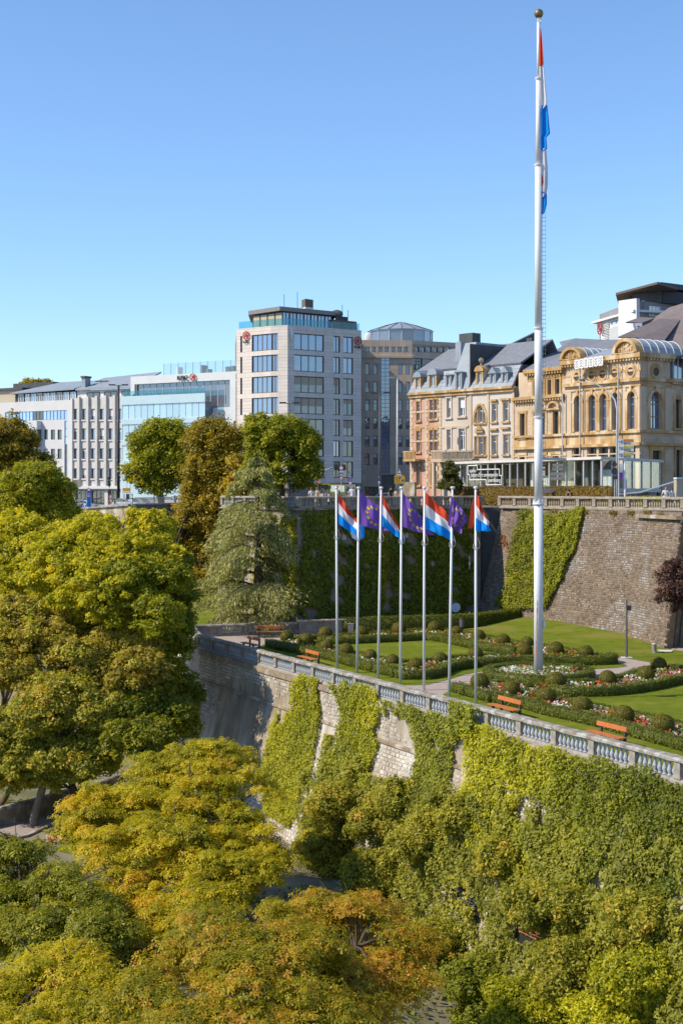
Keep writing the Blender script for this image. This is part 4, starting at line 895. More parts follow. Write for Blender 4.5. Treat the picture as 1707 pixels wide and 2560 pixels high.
euflag('violet flag with yellow stars on the fourth pole, fly end hanging low', [(1006, 1231), (1007, 1317), (1066, 1302), (1084, 1340)], D_[3], 4, wave=.14, sag=.05)
lux(4, 'red, white and blue flag on the fifth pole, spread broadest of the striped ones', [(1063, 1230), (1063, 1321), (1126, 1292), (1132, 1352)], 5, wave=.12, sag=.0)
euflag('violet flag with yellow stars wrapped round the sixth pole', [(1127, 1238), (1119, 1312), (1170, 1294), (1148, 1334)], D_[5], 6, wave=.2, sag=.0)
lux(6, 'red, white and blue flag on the seventh pole, nearest the tall mast', [(1189, 1229), (1187, 1327), (1212, 1291), (1226, 1328)], 7, wave=.12, sag=.0)
# its red edge folded to the other side of the pole
rf = [o for o in COL.objects if o.name.startswith('tricolour_flag')][-1]
m = MB(); D = D_[6] + .1; q = [(1186, 1238), (1175, 1275), (1169, 1320), (1180, 1322), (1187, 1300)]; m.poly([at(x, y, D + .05 * i) for i, (x, y) in enumerate(q)]); m.build('folded_edge', FM['red'], rf)
f1 = [o for o in COL.objects if o.name.startswith('tricolour_flag')][0]
m = MB(); D = D_[0] + .25; m.poly([at(x, y, D) for x, y in [(866, 1309), (889, 1309), (889, 1348), (881, 1346)]]); m.build('folded_white', FM['white'], f1)
m = MB(); m.poly([at(x, y, D + .02) for x, y in [(888.5, 1309), (910, 1313), (912, 1338), (909, 1346), (888, 1348)]]); m.build('folded_blue', FM['blue'], f1)

# the tall mast
tc = Vector((pc.x, pc.y, ZT)); zy = lambda y: (HY - y) / F * pc.y
mast = thing('tall_flagpole', 'very tall white stepped flagpole rising from the round flower bed', 'flagpole', tc)
for k, (ya, yb, r0, r1) in enumerate(((1700, 1256, .272, .262), (1256, 1043, .245, .243), (1043, 820, .236, .232), (820, 412, .212, .208), (412, 196, .158, .152), (196, 56, .102, .095))):
    mb = MB(); mb.tube([(tc.x, tc.y, zy(ya)), (tc.x, tc.y, zy(yb))], [r0, r1], 20); mb.build('mast_section', M['white'], mast, smooth=False)
    if k < 5:
        mb = MB(); z = zy(yb); mb.lathe([(r1 + .001, -.14), (r1 + .06, -.02), (r1 + .06, .03), (r1 - .02, .04)], (tc.x, tc.y, z), 20); mb.build('collar', M['white'], mast)
for o in mast.children:
    if o.name.startswith('mast_section'):
        for p in o.data.polygons: p.use_smooth = len(p.vertices) == 4
mb = MB(); mb.lathe([(.36, -.12), (.36, -.06), (.27, .0), (.26, .1)], (tc.x, tc.y, zy(1256)), 20)
for k in range(8):
    a = k * math.pi / 4; mb.box(tc.x + .31 * math.cos(a) - .03, tc.x + .31 * math.cos(a) + .03, tc.y + .31 * math.sin(a) - .03, tc.y + .31 * math.sin(a) + .03, zy(1256) - .1, zy(1256) + .22)
mb.build('flange', M['white'], mast)
mb = MB(); mb.ball((tc.x + .02, tc.y, zy(34)), .275, 18, 12); mb.build('ball_finial', M['bronze'], mast, smooth=True)
mb = MB(); mb.box(tc.x - .06, tc.x + .18, tc.y - .09, tc.y + .09, zy(57), zy(45)); mb.build('pulley', M['white'], mast)
mb = MB(); zr = zy(1235)
while zr < zy(535): mb.tube([(tc.x + .2, tc.y - .05, zr), (tc.x + .44, tc.y - .08, zr)], .016, 4); zr += .255
mb.build('climbing_rungs', M['steel'], mast)
mb = MB(); mb.tube([(tc.x + .40, tc.y - .08, zy(1235)), (tc.x + .42, tc.y - .08, zy(530))], .008, 4); mb.tube([(tc.x + .17, tc.y - .04, zy(80)), (tc.x + .27, tc.y - .05, zy(900)), (tc.x + .30, tc.y - .06, zy(1560))], .010, 4); mb.build('halyard', M['steel'], mast)
mb = MB(); mb.box(tc.x + .26, tc.x + .42, tc.y - .16, tc.y - .02, zy(1566), zy(1552)); mb.box(tc.x + .262, tc.x + .32, tc.y - .14, tc.y - .06, zy(1572), zy(1566)); mb.build('winch_box', M['signwhite'], mast)
mb = MB(); rr = random.Random(3)
for za, zb, a0 in ((1500, 1530, 250), (1520, 1560, 243), (1555, 1665, 240), (1600, 1640, 236)):
    for s in range(5):
        a = math.radians(a0 + rr.uniform(-2, 2)); z0, z1 = zy(zb) + (zy(za) - zy(zb)) * s / 5, zy(zb) + (zy(za) - zy(zb)) * (s + 1) / 5
        w = math.radians(rr.uniform(2.0, 5.5)); R2 = .276
        mb.poly([(tc.x + R2 * math.cos(b), tc.y + R2 * math.sin(b), z) for b, z in ((a - w, z0), (a + w, z0), (a + w * .9, z1), (a - w * .9, z1))])
mb.build('rust_stain', M['rust'], mast)
# the long flag hanging slack along the mast
big = thing('slack_flag', 'large red, white and blue flag hanging slack down the top of the tall flagpole', 'flag', (tc.x + .3, tc.y, zy(300)))
def hang(name, mat, rows, n=10, dep=.12, seed=0):
    r = random.Random(seed); mb = MB(); ph = r.uniform(0, 6)
    for y, xl, xr in rows:
        xr = xl + (xr - xl) * 1.22
        for i in range(n + 1):
            u = i / n; x = xl + (xr - xl) * u; p = at(x, y, pc.y); mb.v.append((p.x, p.y - .1 + dep * math.sin(u * 9 + ph + y * .012) * (.3 + u), p.z))
    for j in range(len(rows) - 1):
        for i in range(n): b = j * (n + 1) + i; mb.f.append((b, b + n + 1, b + n + 2, b + 1)); mb.t.append(.5); mb.mi.append(0)
    mb.build(name, FM[mat], big, smooth=True)
hang('red_stripe', 'red', [(72, 1349.5, 1350.2), (100, 1348.5, 1352), (130, 1347.5, 1353.5), (163, 1347, 1355.5), (167, 1346.8, 1352)], seed=1)
hang('white_stripe', 'white', [(166, 1346.8, 1355), (200, 1347, 1358), (250, 1348, 1363), (263, 1349, 1363), (273, 1350, 1356)], seed=1)
hang('blue_stripe', 'blue', [(265, 1349, 1363), (300, 1349, 1366), (335, 1349, 1369), (345, 1349, 1361.5), (372, 1350, 1363.5), (378, 1351, 1357)], seed=2)
hang('blue_hoist', 'blue', [(282, 1346, 1351), (330, 1345, 1351), (380, 1344, 1351), (420, 1346, 1351), (436, 1349, 1351)], 4, .05, seed=3)
hang('white_fold', 'white', [(372, 1351, 1362), (420, 1352, 1365), (470, 1351, 1365), (490, 1352, 1363), (494, 1353, 1357)], seed=4)
hang('red_fold', 'red', [(437, 1349, 1352), (450, 1347, 1354), (456, 1347, 1356), (466, 1348, 1352)], 4, .06, seed=5)
hang('blue_tail', 'blue', [(480, 1348, 1354), (486, 1348, 1363), (510, 1348, 1363), (528, 1350, 1360), (537, 1354, 1357)], seed=6)

# ------------------------------------------------------------------ garden furniture
def bench(label, a, b, wide=False, kind=0):
    a, b = Vector(a), Vector(b); e = (b - a).normalized(); q = Vector((e.y, -e.x)); L = (b - a).length; c = (a + b) / 2
    if q.y > 0: q = -q                         # q points from the bench back towards the seat front
    r_ = thing('garden_bench', label, 'bench', (c.x, c.y, ZT), group='orange slatted garden benches')
    P = lambda u, d, z: (c.x + e.x * u + q.x * d, c.y + e.y * u + q.y * d, ZT + z)
    def bx(mb, u0, u1, d0, d1, z0, z1, sl=0.0): mb.hexa([P(u0, d0, z0), P(u1, d0, z0), P(u1, d1, z0), P(u0, d1, z0), P(u0, d0 - sl, z1), P(u1, d0 - sl, z1), P(u1, d1 - sl, z1), P(u0, d1 - sl, z1)])
    for z0 in ((.66, .79) if kind else (.68,)):
        m = MB(); bx(m, -L / 2, L / 2, -.04, 0, z0, z0 + (.11 if kind else .2), .03); m.build('backrest_slat', M['bench'], r_)
    for k in range(4): m = MB(); bx(m, -L / 2 - .15 * (kind == 0), L / 2 + .15 * (kind == 0), .06 + k * .115, .16 + k * .115, .42, .46); m.build('seat_slat', M['bench'], r_)
    for s in (-1, 1):
        u = s * (L / 2 - .22); m = MB(); bx(m, u - .06, u + .06, -.14, -.042, 0, .84, .02); bx(m, u - .05, u + .05, -.04, .48, .35, .418); bx(m, u - .05, u + .05, .36, .46, 0, .35, .04); m.build('leg', M['benchleg'], r_)
bench('red-brown bench end-on at the dark far end of the long balustrade', (-6.65, 100.6), (-5.7, 98.9))
bench('orange bench between the far end of the balustrade and the leftmost flagpole', (-2.35, 92.3), (-1.45, 90.4))
bench('orange bench on the grass just right of the seventh flagpole', (7.85, 71.6), (8.75, 69.6))
bench('nearest orange bench, on the grass strip behind the balustrade toward the right', (11.4, 63.7), (12.35, 61.8))
bench('long red-slatted bench in front of the far corner parapet', (-6.5, 108.3), (-4.4, 108.5), kind=1)
def bin_(label, px, py, r, h, mat):
    p = gr(px, py); r_ = thing('litter_bin', label, 'litter bin', p); m = MB(); m.lathe([(r * .8, .25), (r, .3), (r, h), (r * .9, h + .02)], p, 12); m.build('drum', mat, r_); m = MB(); m.lathe([(r * 1.08, h + .03), (r * 1.05, h + .10), (.02, h + .14)], p, 12); m.build('lid', M['dark'], r_); m = MB(); m.lathe([(.05, 0), (.05, .3)], p, 6); m.build('stand', M['dark'], r_)
bin_('grey litter bin beside the stone pier at the far garden corner', 767, 1582, .21, .95, M['lampgrey'])
bin_('grey litter bin in the shade against the tall hedge, behind the sixth flagpole', 1154, 1576, .19, .9, M['lampgrey'])
p = gr(1565, 1644); r_ = thing('lamp_post', 'slim dark post with a small box on the lawn before the bastion wall', 'post', p)
m = MB(); m.tube([p, p + Vector((0, 0, 1.4)), p + Vector((0, 0, 3.9))], [.09, .075, .05], 8); m.build('pole', M['lampgrey'], r_)
m = MB(); m.box(p.x + .06, p.x + .3, p.y - .12, p.y + .12, 3.15 + ZT, 3.48 + ZT); m.build('camera_box', M['dark'], r_)
m = MB(); m.box(p.x - .35, p.x + .35, p.y - .3, p.y + .3, ZT - .02, ZT + .03); m.build('base_plate', M['concrete'], r_)
p = gr(1634, 1632); r_ = thing('bollard', 'short pale cylindrical bollard on the lawn near the bastion wall corner', 'bollard', p); m = MB(); m.lathe([(.16, 0), (.16, .58), (.15, .6)], p, 12); m.build('body', M['coping'], r_); m = MB(); m.lathe([(.165, .602), (.13, .65), (.01, .66)], p, 12); m.build('cap', M['steel'], r_)
slab('paving_slab', [gr(x, y)[:2] for x, y in [(1640, 1626), (1682, 1627), (1678, 1631), (1650, 1632)]], ZT + .06, M['concrete'])
p = FR.pt(FR.u(1133), -.35, FR.z(1133, 1519)); r_ = thing('satellite_dish', 'white satellite dish at the foot of the shaded vine wall', 'satellite dish', p)
m = MB(); ax = Vector((-.35, -.85, .35)).normalized(); t1 = ax.cross(Vector((0, 0, 1))).normalized(); t2 = ax.cross(t1)
for q in range(4):
    for k in range(16):
        f = lambda rr, a: p + (t1 * math.cos(a) + t2 * math.sin(a)) * rr + ax * (rr * rr * .5)
        a0, a1 = k * math.pi / 8, (k + 1) * math.pi / 8; m.poly([f(.42 * q / 4, a0), f(.42 * (q + 1) / 4, a0), f(.42 * (q + 1) / 4, a1), f(.42 * q / 4, a1)])
m.build('reflector', M['signwhite'], r_); m = MB(); m.tube([p, p + Vector((0, .4, -.2))], .03, 6); m.tube([p + t2 * .35, p + ax * .5], .012, 5); m.build('bracket', M['steel'], r_)
p = FR.pt(FR.u(1167), -.3, 0); r_ = thing('antenna', 'white stick antenna on a bracket at the right end of the vine wall', 'antenna', (p.x, p.y, FR.z(1167, 1408)))
m = MB(); z = FR.z(1167, 1408); m.tube([(p.x, p.y, z - .5), (p.x, p.y, z + .6)], .05, 6); m.tube([(p.x, p.y, z - .15), (p.x, p.y, z + .15)], .1, 8); m.build('mast', M['signwhite'], r_); m = MB(); q = FR.pt(FR.u(1167) + .6, -.02, z); m.tube([(p.x, p.y, z), q], .025, 5); m.build('bracket', M['steel'], r_)

# ------------------------------------------------------------------ buildings along the street
def free_spans(u0, u1, blocks):
    sp = [(u0, u1)]
    for a, b in blocks:
        out = []
        for x, y in sp:
            if b <= x or a >= y: out.append((x, y)); continue
            if a > x: out.append((x, a))
            if b < y: out.append((b, y))
        sp = out
    return [s for s in sp if s[1] - s[0] > .06]
def panels(fc, u0, u1, z0, z1, ops, pw, ph, mat, root, limit=300, name='panel', proud=.03, gap=.012):
    zs = sorted({z0, z1} | {z for o in ops for z in o[2:] if z0 < z < z1}); it = []
    for a, b in zip(zs[:-1], zs[1:]):
        n = max(1, round((b - a) / ph))
        for k in range(n):
            c, d = a + (b - a) * k / n, a + (b - a) * (k + 1) / n; m = (c + d) / 2
            for x, y in free_spans(u0, u1, [(o[0], o[1]) for o in ops if o[2] < m < o[3]]):
                q = max(1, round((y - x) / pw))
                for j in range(q):
                    e, f = x + (y - x) * j / q + gap, x + (y - x) * (j + 1) / q - gap
                    it.append((lambda mb, e=e, f=f, c=c + gap, d=d - gap: mb.fbox(fc, e, f, -proud, -.002, c, d), random.random(), -m))
    it.sort(key=lambda t: t[2]); pieces([(a, b) for a, b, c in it], name, mat, root, limit)
def ring(mb, fc, u, z, r0, r1, d0, d1, n=28, sx=1.0):
    for k in range(n):
        a, b = 2 * math.pi * k / n, 2 * math.pi * (k + 1) / n
        q = [(u + sx * r * math.cos(w), z + r * math.sin(w)) for w, r in ((a, r0), (b, r0), (b, r1), (a, r1))]; q.reverse()
        mb.poly([fc.pt(x, d0, y) for x, y in q]); o = [(u + sx * r1 * math.cos(w), z + r1 * math.sin(w)) for w in (a, b)]; i = [(u + sx * r0 * math.cos(w), z + r0 * math.sin(w)) for w in (a, b)]
        mb.poly([fc.pt(o[0][0], d0, o[0][1]), fc.pt(o[1][0], d0, o[1][1]), fc.pt(o[1][0], d1, o[1][1]), fc.pt(o[0][0], d1, o[0][1])][::-1]); mb.poly([fc.pt(i[0][0], d0, i[0][1]), fc.pt(i[1][0], d0, i[1][1]), fc.pt(i[1][0], d1, i[1][1]), fc.pt(i[0][0], d1, i[0][1])])
def bank_sign(fc, u, z, r, root, letters=True, size=.8, below=True, d=-.3):
    m = MB(); ring(m, fc, u, z, r * .80, r, d, d + .12)
    for a, b, c, e in ((-.42, .42, .30, .44), (-.42, .42, -.44, -.30), (-.07, .07, .08, .30), (-.07, .07, -.30, -.08), (-.30, -.17, -.16, .16), (.17, .30, -.16, .16), (-.17, .17, .07, .16), (-.17, .17, -.16, -.07)):
        m.fbox(fc, u + a * r, u + b * r, d, d + .12, z + c * r, z + e * r)
    m.build('logo', M['red'], root)
    m = MB(); m.fbox(fc, u - .05, u + .05, d + .121, -.001, z - .05, z + .05); m.build('logo_bracket', M['dark'], root)
    if letters: text_mesh('ICBC', size, .05, M['black'], 'lettering', root, face_matrix(fc, u if below else u - r - size * 1.45, d + .05, z - r - size * .55 if below else z))
def flat_roof(name, pts, z0, z1, mat, root):
    m = MB(); m.prism(pts, z0, z1); return m.build(name, mat, root)
P2 = lambda fc, u, d: tuple(fc.pt(u, d, 0)[:2])

# --- bank tower
tw = thing('bank_tower', 'eight storey pale stone office tower with blue windows, glass penthouse and red round logos', 'office tower', (*pp(720, 240), zst(-8)))
T0, T1, T2, T3 = pp(592, 241), pp(678.6, 236.2), pp(719.5, 235), pp(902.8, 243)
A1, A2, A3 = Face(T0, T1), Face(T1, T2), Face(T2, T3); ZR = 27.1
rows = [(26.0 - 3.53 * k - 2.75, 26.0 - 3.53 * k) for k in range(7)]
def band(fc, l, r, ks=range(7)): return [(fc.u(l), fc.u(r), *rows[k]) for k in ks]
o1 = band(A1, 601.5, 606, range(4)) + band(A1, 630, 678.2)
o2 = band(A2, 679, 694.6)
o3 = band(A3, 735.4, 809.4) + band(A3, 833.6, 849.3) + band(A3, 858, 882) + [(A3.u(846), A3.u(893), -1.4, 1.1)]
for fc, ops in ((A1, o1), (A2, o2), (A3, o3)):
    facade(fc, 0, fc.L, -4, ZR, ops, .3).build('wall', M['joint'], tw)
    for o in ops:
        w = o[1] - o[0]; n = 1 if w < .8 else (2 if w < 2.2 else (3 if w < 4 else 4)); window(fc, o, tw, M['brownpan'], M['glassbrefl'] if fc is A3 and o[3] < 21 and random.random() < .75 else M['glass'], n, 1, .22, .12 if n > 1 else .06, blind=random.choice((0, 0, .25, .5)) if fc is A3 and o[3] < 21 else 0, blindm=M['tan'])
it = []
panels(A3, 0, A3.L, 1.2, ZR, o3, 1.9, .6, M['limepanel'], tw, 260); panels(A1, 0, A1.L, 1.2, ZR, o1, 1.9, .6, M['limepanel'], tw, 40); panels(A2, 0, A2.L, 1.2, ZR, o2, 1.4, .6, M['limepanel'], tw, 0)
m = MB(); m.prism([pp(592.5, 241.6), pp(678.6, 236.9), pp(719.5, 235.7), pp(902, 243.6), pp(905, 262), pp(588, 262)], -4, ZR - .25); m.build('core', M['joint'], tw)
m = MB(); m.fbox(A1, -.03, A1.L, -.05, .35, ZR, ZR + .16); m.fbox(A2, 0, A2.L, -.05, .35, ZR, ZR + .16); m.fbox(A3, 0, A3.L + .03, -.05, .35, ZR, ZR + .16); m.build('parapet_cap', M['limepanel'], tw)
for fc, a, b, zb in ((A3, .1, 1.15, ZR - 3.0),):
    m = MB(); m.poly([fc.pt(a, -.05, ZR - .02), fc.pt(a + .55, -.25, zb), fc.pt(b, -.05, ZR - .02)]); m.build('facet', M['whitepan'], tw)
# glass rail and penthouse
for fc, a, b in ((A1, .3, A1.L), (A2, 0, A2.L), (A3, 0, A3.L - .2)):
    n = max(1, round((b - a) / 1.8))
    for k in range(n):
        m = MB(); m.fbox(fc, a + (b - a) * k / n + .03, a + (b - a) * (k + 1) / n - .03, .18, .21, ZR + .17, ZR + 1.35); m.build('glass_rail', M['teal'], tw)
Q0, Q1, Q2 = pp(632, 246), pp(706, 240.5), pp(829, 247); E1, E2 = Face(Q0, Q1), Face(Q1, Q2)
for fc, n, mt, gl in ((E1, 4, 'tan', 'tan'), (E2, 7, 'windark', 'glass')):
    for k in range(n):
        a, b = fc.L * k / n, fc.L * (k + 1) / n; window(fc, (a + .01, b - .01, ZR, 30.15), tw, M['windark'], M['glass'] if gl == 'glass' else M['tan'], 2 if gl == 'glass' else 1, 1, .02, .12, name='penthouse_window')
flat_roof('penthouse_core', [P2(E1, .2, .4), P2(E1, E1.L, .4), P2(E2, E2.L, .4), pp(829, 256), pp(634, 256)], ZR - .2, 30.3, M['windark'], tw)
flat_roof('penthouse_roof', [P2(E1, -.6, -.5), P2(E1, E1.L + .1, -.7), P2(E2, E2.L + .4, -.5), pp(832, 258), pp(628, 258)], 30.301, 31.0, M['wingrey'], tw)
flat_roof('plant_room', [pp(829.5, 246.5), pp(891, 250), pp(893, 258), pp(829.5, 258)], ZR - .2, 29.6, M['brownpan'], tw)
flat_roof('plant_room', [pp(838, 248), pp(870, 250), pp(870, 256), pp(838, 256)], 29.61, 30.4, M['dark'], tw)
flat_roof('roof_unit', [pp(754, 248), pp(763, 246), pp(783, 247.5), pp(783, 252), pp(754, 252)], 31.01, 31.7, M['whitepan'], tw)
flat_roof('roof_unit', [pp(754, 248), pp(763, 246), pp(783, 247.5), pp(783, 252), pp(754, 252)], 31.71, 33.1, M['brownpan'], tw)
m = MB(); m.ball((*pp(744, 250), 31.1), .9, 12, 8, (1, 1, .5)); m.build('roof_dome', M['signwhite'], tw, smooth=True)
m = MB(); c = Vector((*pp(842, 249), 30.4)); m.ball(c + Vector((0, 0, .4)), 1.1, 12, 8, (1, .4, .7)); m.build('roof_dish', M['lampgrey'], tw, smooth=True)
m = MB()
for px, y0, y1 in ((710.5, 736, 766), (743.5, 730, 762), (855.5, 762, 780), (870, 775, 786)):
    p = pp(px, 249); m.tube([(*p, (HY - y1) / F * 249 - .6), (*p, (HY - y0) / F * 249)], .05, 4)
m.build('mast', M['dark'], tw)
bank_sign(A1, A1.u(617.5), A1.z(617.5, 839), .72, tw, size=.62); bank_sign(A3, A3.u(893), A3.z(893, 852), .72, tw, size=.7)

# --- round beige office block behind
bb = thing('beige_office_block', 'large beige stone office block with a low glazed cupola behind the tower', 'office building', (*pp(1000, 268), zst(0)))
B0, B1_, B2_ = pp(898, 262), pp(1030, 262.5), pp(1165, 268)
G1, G2 = Face(B0, B1_), Face(B1_, B2_); ZB = 27.6
def b_ops(fc, xs):
    o = []
    for l, r in xs:
        for yt, yb in ((597, 680), (737, 820), (878, 965), (1018, 1105), (1160, 1245), (1300, 1385)):
            o.append((fc.u(560 + l * .3189), fc.u(560 + r * .3189), (1583 - yb) * .3189 / F * 263, (1583 - yt) * .3189 / F * 263))
    return o
def top_ops(fc, p0, p1, st): 
    o = []; p = p0
    while p < p1: o.append((fc.u(p), fc.u(p + 9), fc.z(p, 880), fc.z(p, 867))); p += st
    return o
og1 = b_ops(G1, [(1105, 1138), (1170, 1200), (1365, 1395), (1425, 1455)]) + top_ops(G1, 914, 1026, 16) + [(G1.u(952), G1.u(974), 3, (1583 - 540) * .3189 / F * 263), (G1.u(911), G1.u(948), -1.4, .6), (G1.u(953), G1.u(985), -1.0, 2.8)]
og2 = b_ops(G2, [(1500, 1530), (1560, 1590), (1640, 1670)]) + top_ops(G2, 1038, 1150, 15.5) + [(G2.u(1034), G2.u(1055), G2.z(1045, 925), G2.z(1045, 893)), (G2.u(1062), G2.u(1110), G2.z(1080, 930), G2.z(1080, 895))]
for fc, ops in ((G1, og1), (G2, og2)):
    facade(fc, 0, fc.L, -4, ZB, ops, .3).build('wall', M['joint'], bb)
    for o in ops:
        w, h = o[1] - o[0], o[3] - o[2]
        if h > 8: window(fc, o, bb, M['wingrey'], M['glass'], 2, 30, .15, .06, name='stair_glazing')
        else: window(fc, o, bb, M['windark'], M['glassdk'] if w > 1.2 else M['glassgr'], 1 if w < 1.2 else 3, 2 if h > 2 else 1, .25, .06, blind=random.choice((0, .3, .6, 0)) if w < 1.2 else 0, blindm=M['blind'])
    panels(fc, 0, fc.L, -1, ZB, ops, 1.3, .95, M['beige'], bb, 150, proud=.03)
m = MB(); m.fbox(G1, -.2, G1.L, -.35, .0, 24.35, 24.75); m.fbox(G2, 0, G2.L + .2, -.35, .0, 24.35, 24.75); m.build('ledge', M['beige'], bb)
flat_roof('core', [P2(G1, 0, .5), P2(G1, G1.L, .5), P2(G2, G2.L, .5), pp(1165, 290), pp(898, 290)], -4, ZB + .1, M['beige'], bb)
cx, cy = pp(1001, 276); 
m = MB(); m.lathe([(6.1, ZB + .1), (6.1, 30.4), (6.3, 30.45), (6.3, 30.65)], (cx, cy, 0), 16); m.build('drum', M['glassgr'], bb)
for k in range(16):
    a = 2 * math.pi * k / 16; m = MB(); m.tube([(cx + 6.14 * math.cos(a), cy + 6.14 * math.sin(a), ZB + .1), (cx + 6.14 * math.cos(a), cy + 6.14 * math.sin(a), 30.5)], .1, 4); m.build('mullion', M['steel'], bb)
m = MB(); m.lathe([(6.45, 30.66), (3.2, 31.75), (.8, 32.4), (.05, 32.7)], (cx, cy, 0), 16); m.build('cupola', M['zinc'], bb)
m = MB()
for k in range(16):
    a = 2 * math.pi * k / 16; m.tube([(cx + r * math.cos(a), cy + r * math.sin(a), z) for r, z in ((6.45, 30.7), (3.2, 31.79), (.8, 32.44))], .06, 4)
m.build('cupola_seam', M['zincdk'], bb)
m = MB(); c = Vector((*pp(921, 266), ZB + .9)); m.ball(c, 1.0, 10, 8, (.8, .3, 1)); m.tube([c, c + Vector((.3, .2, -1))], .1, 5); m.build('roof_dish', M['signwhite'], bb, smooth=True)

# --- the three on the left
LF = Face((-86, 283.4), (-18.1, 243))
zl = lambda y, D=255: (HY - y) / F * D
def lz(px, py): return LF.z(px, py)
def lop(a, b, t, bt): return (LF.u(a), LF.u(b), lz((a + b) / 2, bt), lz((a + b) / 2, t))
w1 = thing('white_office', 'white office block with a bright blue window band and a grey zinc roof, leftmost', 'office building', (*P2(LF, LF.u(90), 5), -2.9))
u0, u1 = LF.u(-70), LF.u(179.5); zt = lz(100, 1003)
ops = [lop(14, 169, 1028, 1051), lop(162, 169, 1052, 1190)] + [lop(a, b, t, bt) for t, bt in ((1074, 1099), (1122, 1147), (1171, 1195)) for a, b in ((111, 120.5), (128, 138.5), (144.7, 155), (60, 72))]
facade(LF, u0, u1, -5, zt, ops, .3).build('wall', M['whitewall'], w1)
a, b, c, d = ops[0]; n = 18
for k in range(n):
    bl = 8 <= k < 11; window(LF, (a + (b - a) * k / n + .002, a + (b - a) * (k + 1) / n - .002, c, d), w1, M['windark'] if bl else M['signblue'], M['glassdk'] if bl else M['glassbl'], 1, 1, .15, .04)
a, b, c, d = ops[1]
for k in range(7): window(LF, (a, b, c + (d - c) * k / 7 + .002, c + (d - c) * (k + 1) / 7 - .002), w1, M['signblue'], M['glassbl'] if k > 3 else M['glassdk'], 1, 1, .15, .04)
for o in ops[2:]: window(LF, o, w1, M['windark'], M['glassdk'], 1, 1, .22, .07, blind=random.choice((0, 0, .5)), blindm=M['blind'])
for zz in (1040, 1064, 1112, 1160): pass
m = MB(); m.fbox(LF, LF.u(76), LF.u(105), -1.3, 0, lz(90, 1074), lz(90, 1053)); m.fbox(LF, LF.u(77), LF.u(80), -1.28, -.02, lz(90, 1100), lz(90, 1074.2)); m.fbox(LF, LF.u(76), LF.u(105), -1.3, 0, lz(90, 1122), lz(90, 1100.2)); m.build('bay', M['whitewall'], w1)
m = MB(); m.fbox(LF, LF.u(80.5), LF.u(104), -1.0, -.02, lz(90, 1099.9), lz(90, 1074.3)); m.build('bay_glass', M['glassdk'], w1)
m = MB(); m.fbox(LF, u0, u1, .35, 16, -5, zt - .1); m.build('core', M['whitewall'], w1)
ac, ad = zt, lz(110, 981)
for k, (a, b) in enumerate(((35, 48), (52, 63), (66, 80), (82, 95), (98, 113), (115, 128), (131, 145), (148, 162), (165, 179))): window(LF, (LF.u(a), LF.u(b), ac, ad), w1, M['winwhite'], M['glass'] if k % 3 else M['glassdk'], 2, 1, 1.3, .12)
m = MB(); m.fbox(LF, LF.u(24), u1, 1.6, 16, ac, ad); m.build('attic', M['windark'], w1)
m = MB(); P = LF.pt
for t, (a, b) in enumerate(((24, 179.5),)):
    ua, ub = LF.u(a), LF.u(b); m.hexa([P(ua - .5, .7, ad + .02), P(ub, .7, ad + .3), P(ub, 8, 20.5), P(ua + 6, 8, 20.5), P(ua - .5, .7, ad + .25), P(ub, .7, ad + .53), P(ub, 8, 20.75), P(ua + 6, 8, 20.75)])
m.build('roof', M['zinc'], w1)
m = MB(); m.hexa([P(LF.u(24) - .5, .7, ad + .02), P(LF.u(24) + 6, 8, 20.5), P(LF.u(24) + 6, 14, 19), P(LF.u(24) - .5, 15, ad), P(LF.u(24) - .5, .7, ad + .25), P(LF.u(24) + 6, 8, 20.75), P(LF.u(24) + 6, 14, 19.2), P(LF.u(24) - .5, 15, ad + .2)]); m.build('roof_side', M['zincdk'], w1)
an = thing('low_annex', 'low block with a dark flat roof at the left edge above the white office', 'office building', (*P2(LF, LF.u(0), 6), -2.9))
flat_roof('body', [P2(LF, LF.u(-70), 4), P2(LF, LF.u(23), 4), P2(LF, LF.u(23), 14), P2(LF, LF.u(-70), 14)], zt - .05, lz(10, 972), M['tan'], an)
flat_roof('roof', [P2(LF, LF.u(-70), 3.4), P2(LF, LF.u(25), 3.4), P2(LF, LF.u(30), 15), P2(LF, LF.u(-70), 15)], lz(10, 971.9), lz(10, 966), M['zincdk'], an)
flat_roof('roof_box', [P2(LF, LF.u(-40), 8), P2(LF, LF.u(62), 8), P2(LF, LF.u(62), 16), P2(LF, LF.u(-40), 16)], lz(10, 965.9), lz(10, 950), M['zincdk'], an)

w2 = thing('ribbed_office', 'narrow office block with vertical concrete ribs and small square windows beside a street lamp', 'office building', (*P2(LF, LF.u(250), 5), -2.9))
u0, u1 = LF.u(180), LF.u(326); zt = lz(250, 993)
xs = ((184.5, 195), (205.5, 217), (228, 239.5), (249.5, 261), (272, 283.5), (295, 306.5)); rw = ((1022, 1049), (1071, 1099), (1121, 1147), (1171, 1196))
ops = [lop(a, b, t, bt) for a, b in xs for t, bt in rw]; opg = [lop(190, 222, 1226, 1262), lop(228, 262, 1226, 1262), lop(270, 300, 1226, 1262)]
facade(LF, u0, u1, -5, zt, ops + opg, .35).build('wall', M['concrete'], w2)
for o in ops: window(LF, o, w2, M['windark'], M['glass'], 1, 1, .28, .09, blind=random.choice((0, 0, 0, .25, .7)), blindm=M['blind'])
for o in opg: window(LF, o, w2, M['windark'], M['glassdk'], 3, 1, .3, .08)
for k in range(7):
    a = 197.5 + 22.2 * k
    m = MB(); m.fbox(LF, LF.u(a), LF.u(a + 5.5), -.45, -.001, lz(a, 1212), zt + .25); m.build('rib', M['concrete'], w2)
for t, bt in rw:
    for a, b in xs:
        o = lop(a - 1.2, b + 1.2, t, bt); m = MB(); m.fbox(LF, o[0], o[1], -.2, -.002, o[2] - .28, o[2] - .03); m.build('sill', M['concrete'], w2)
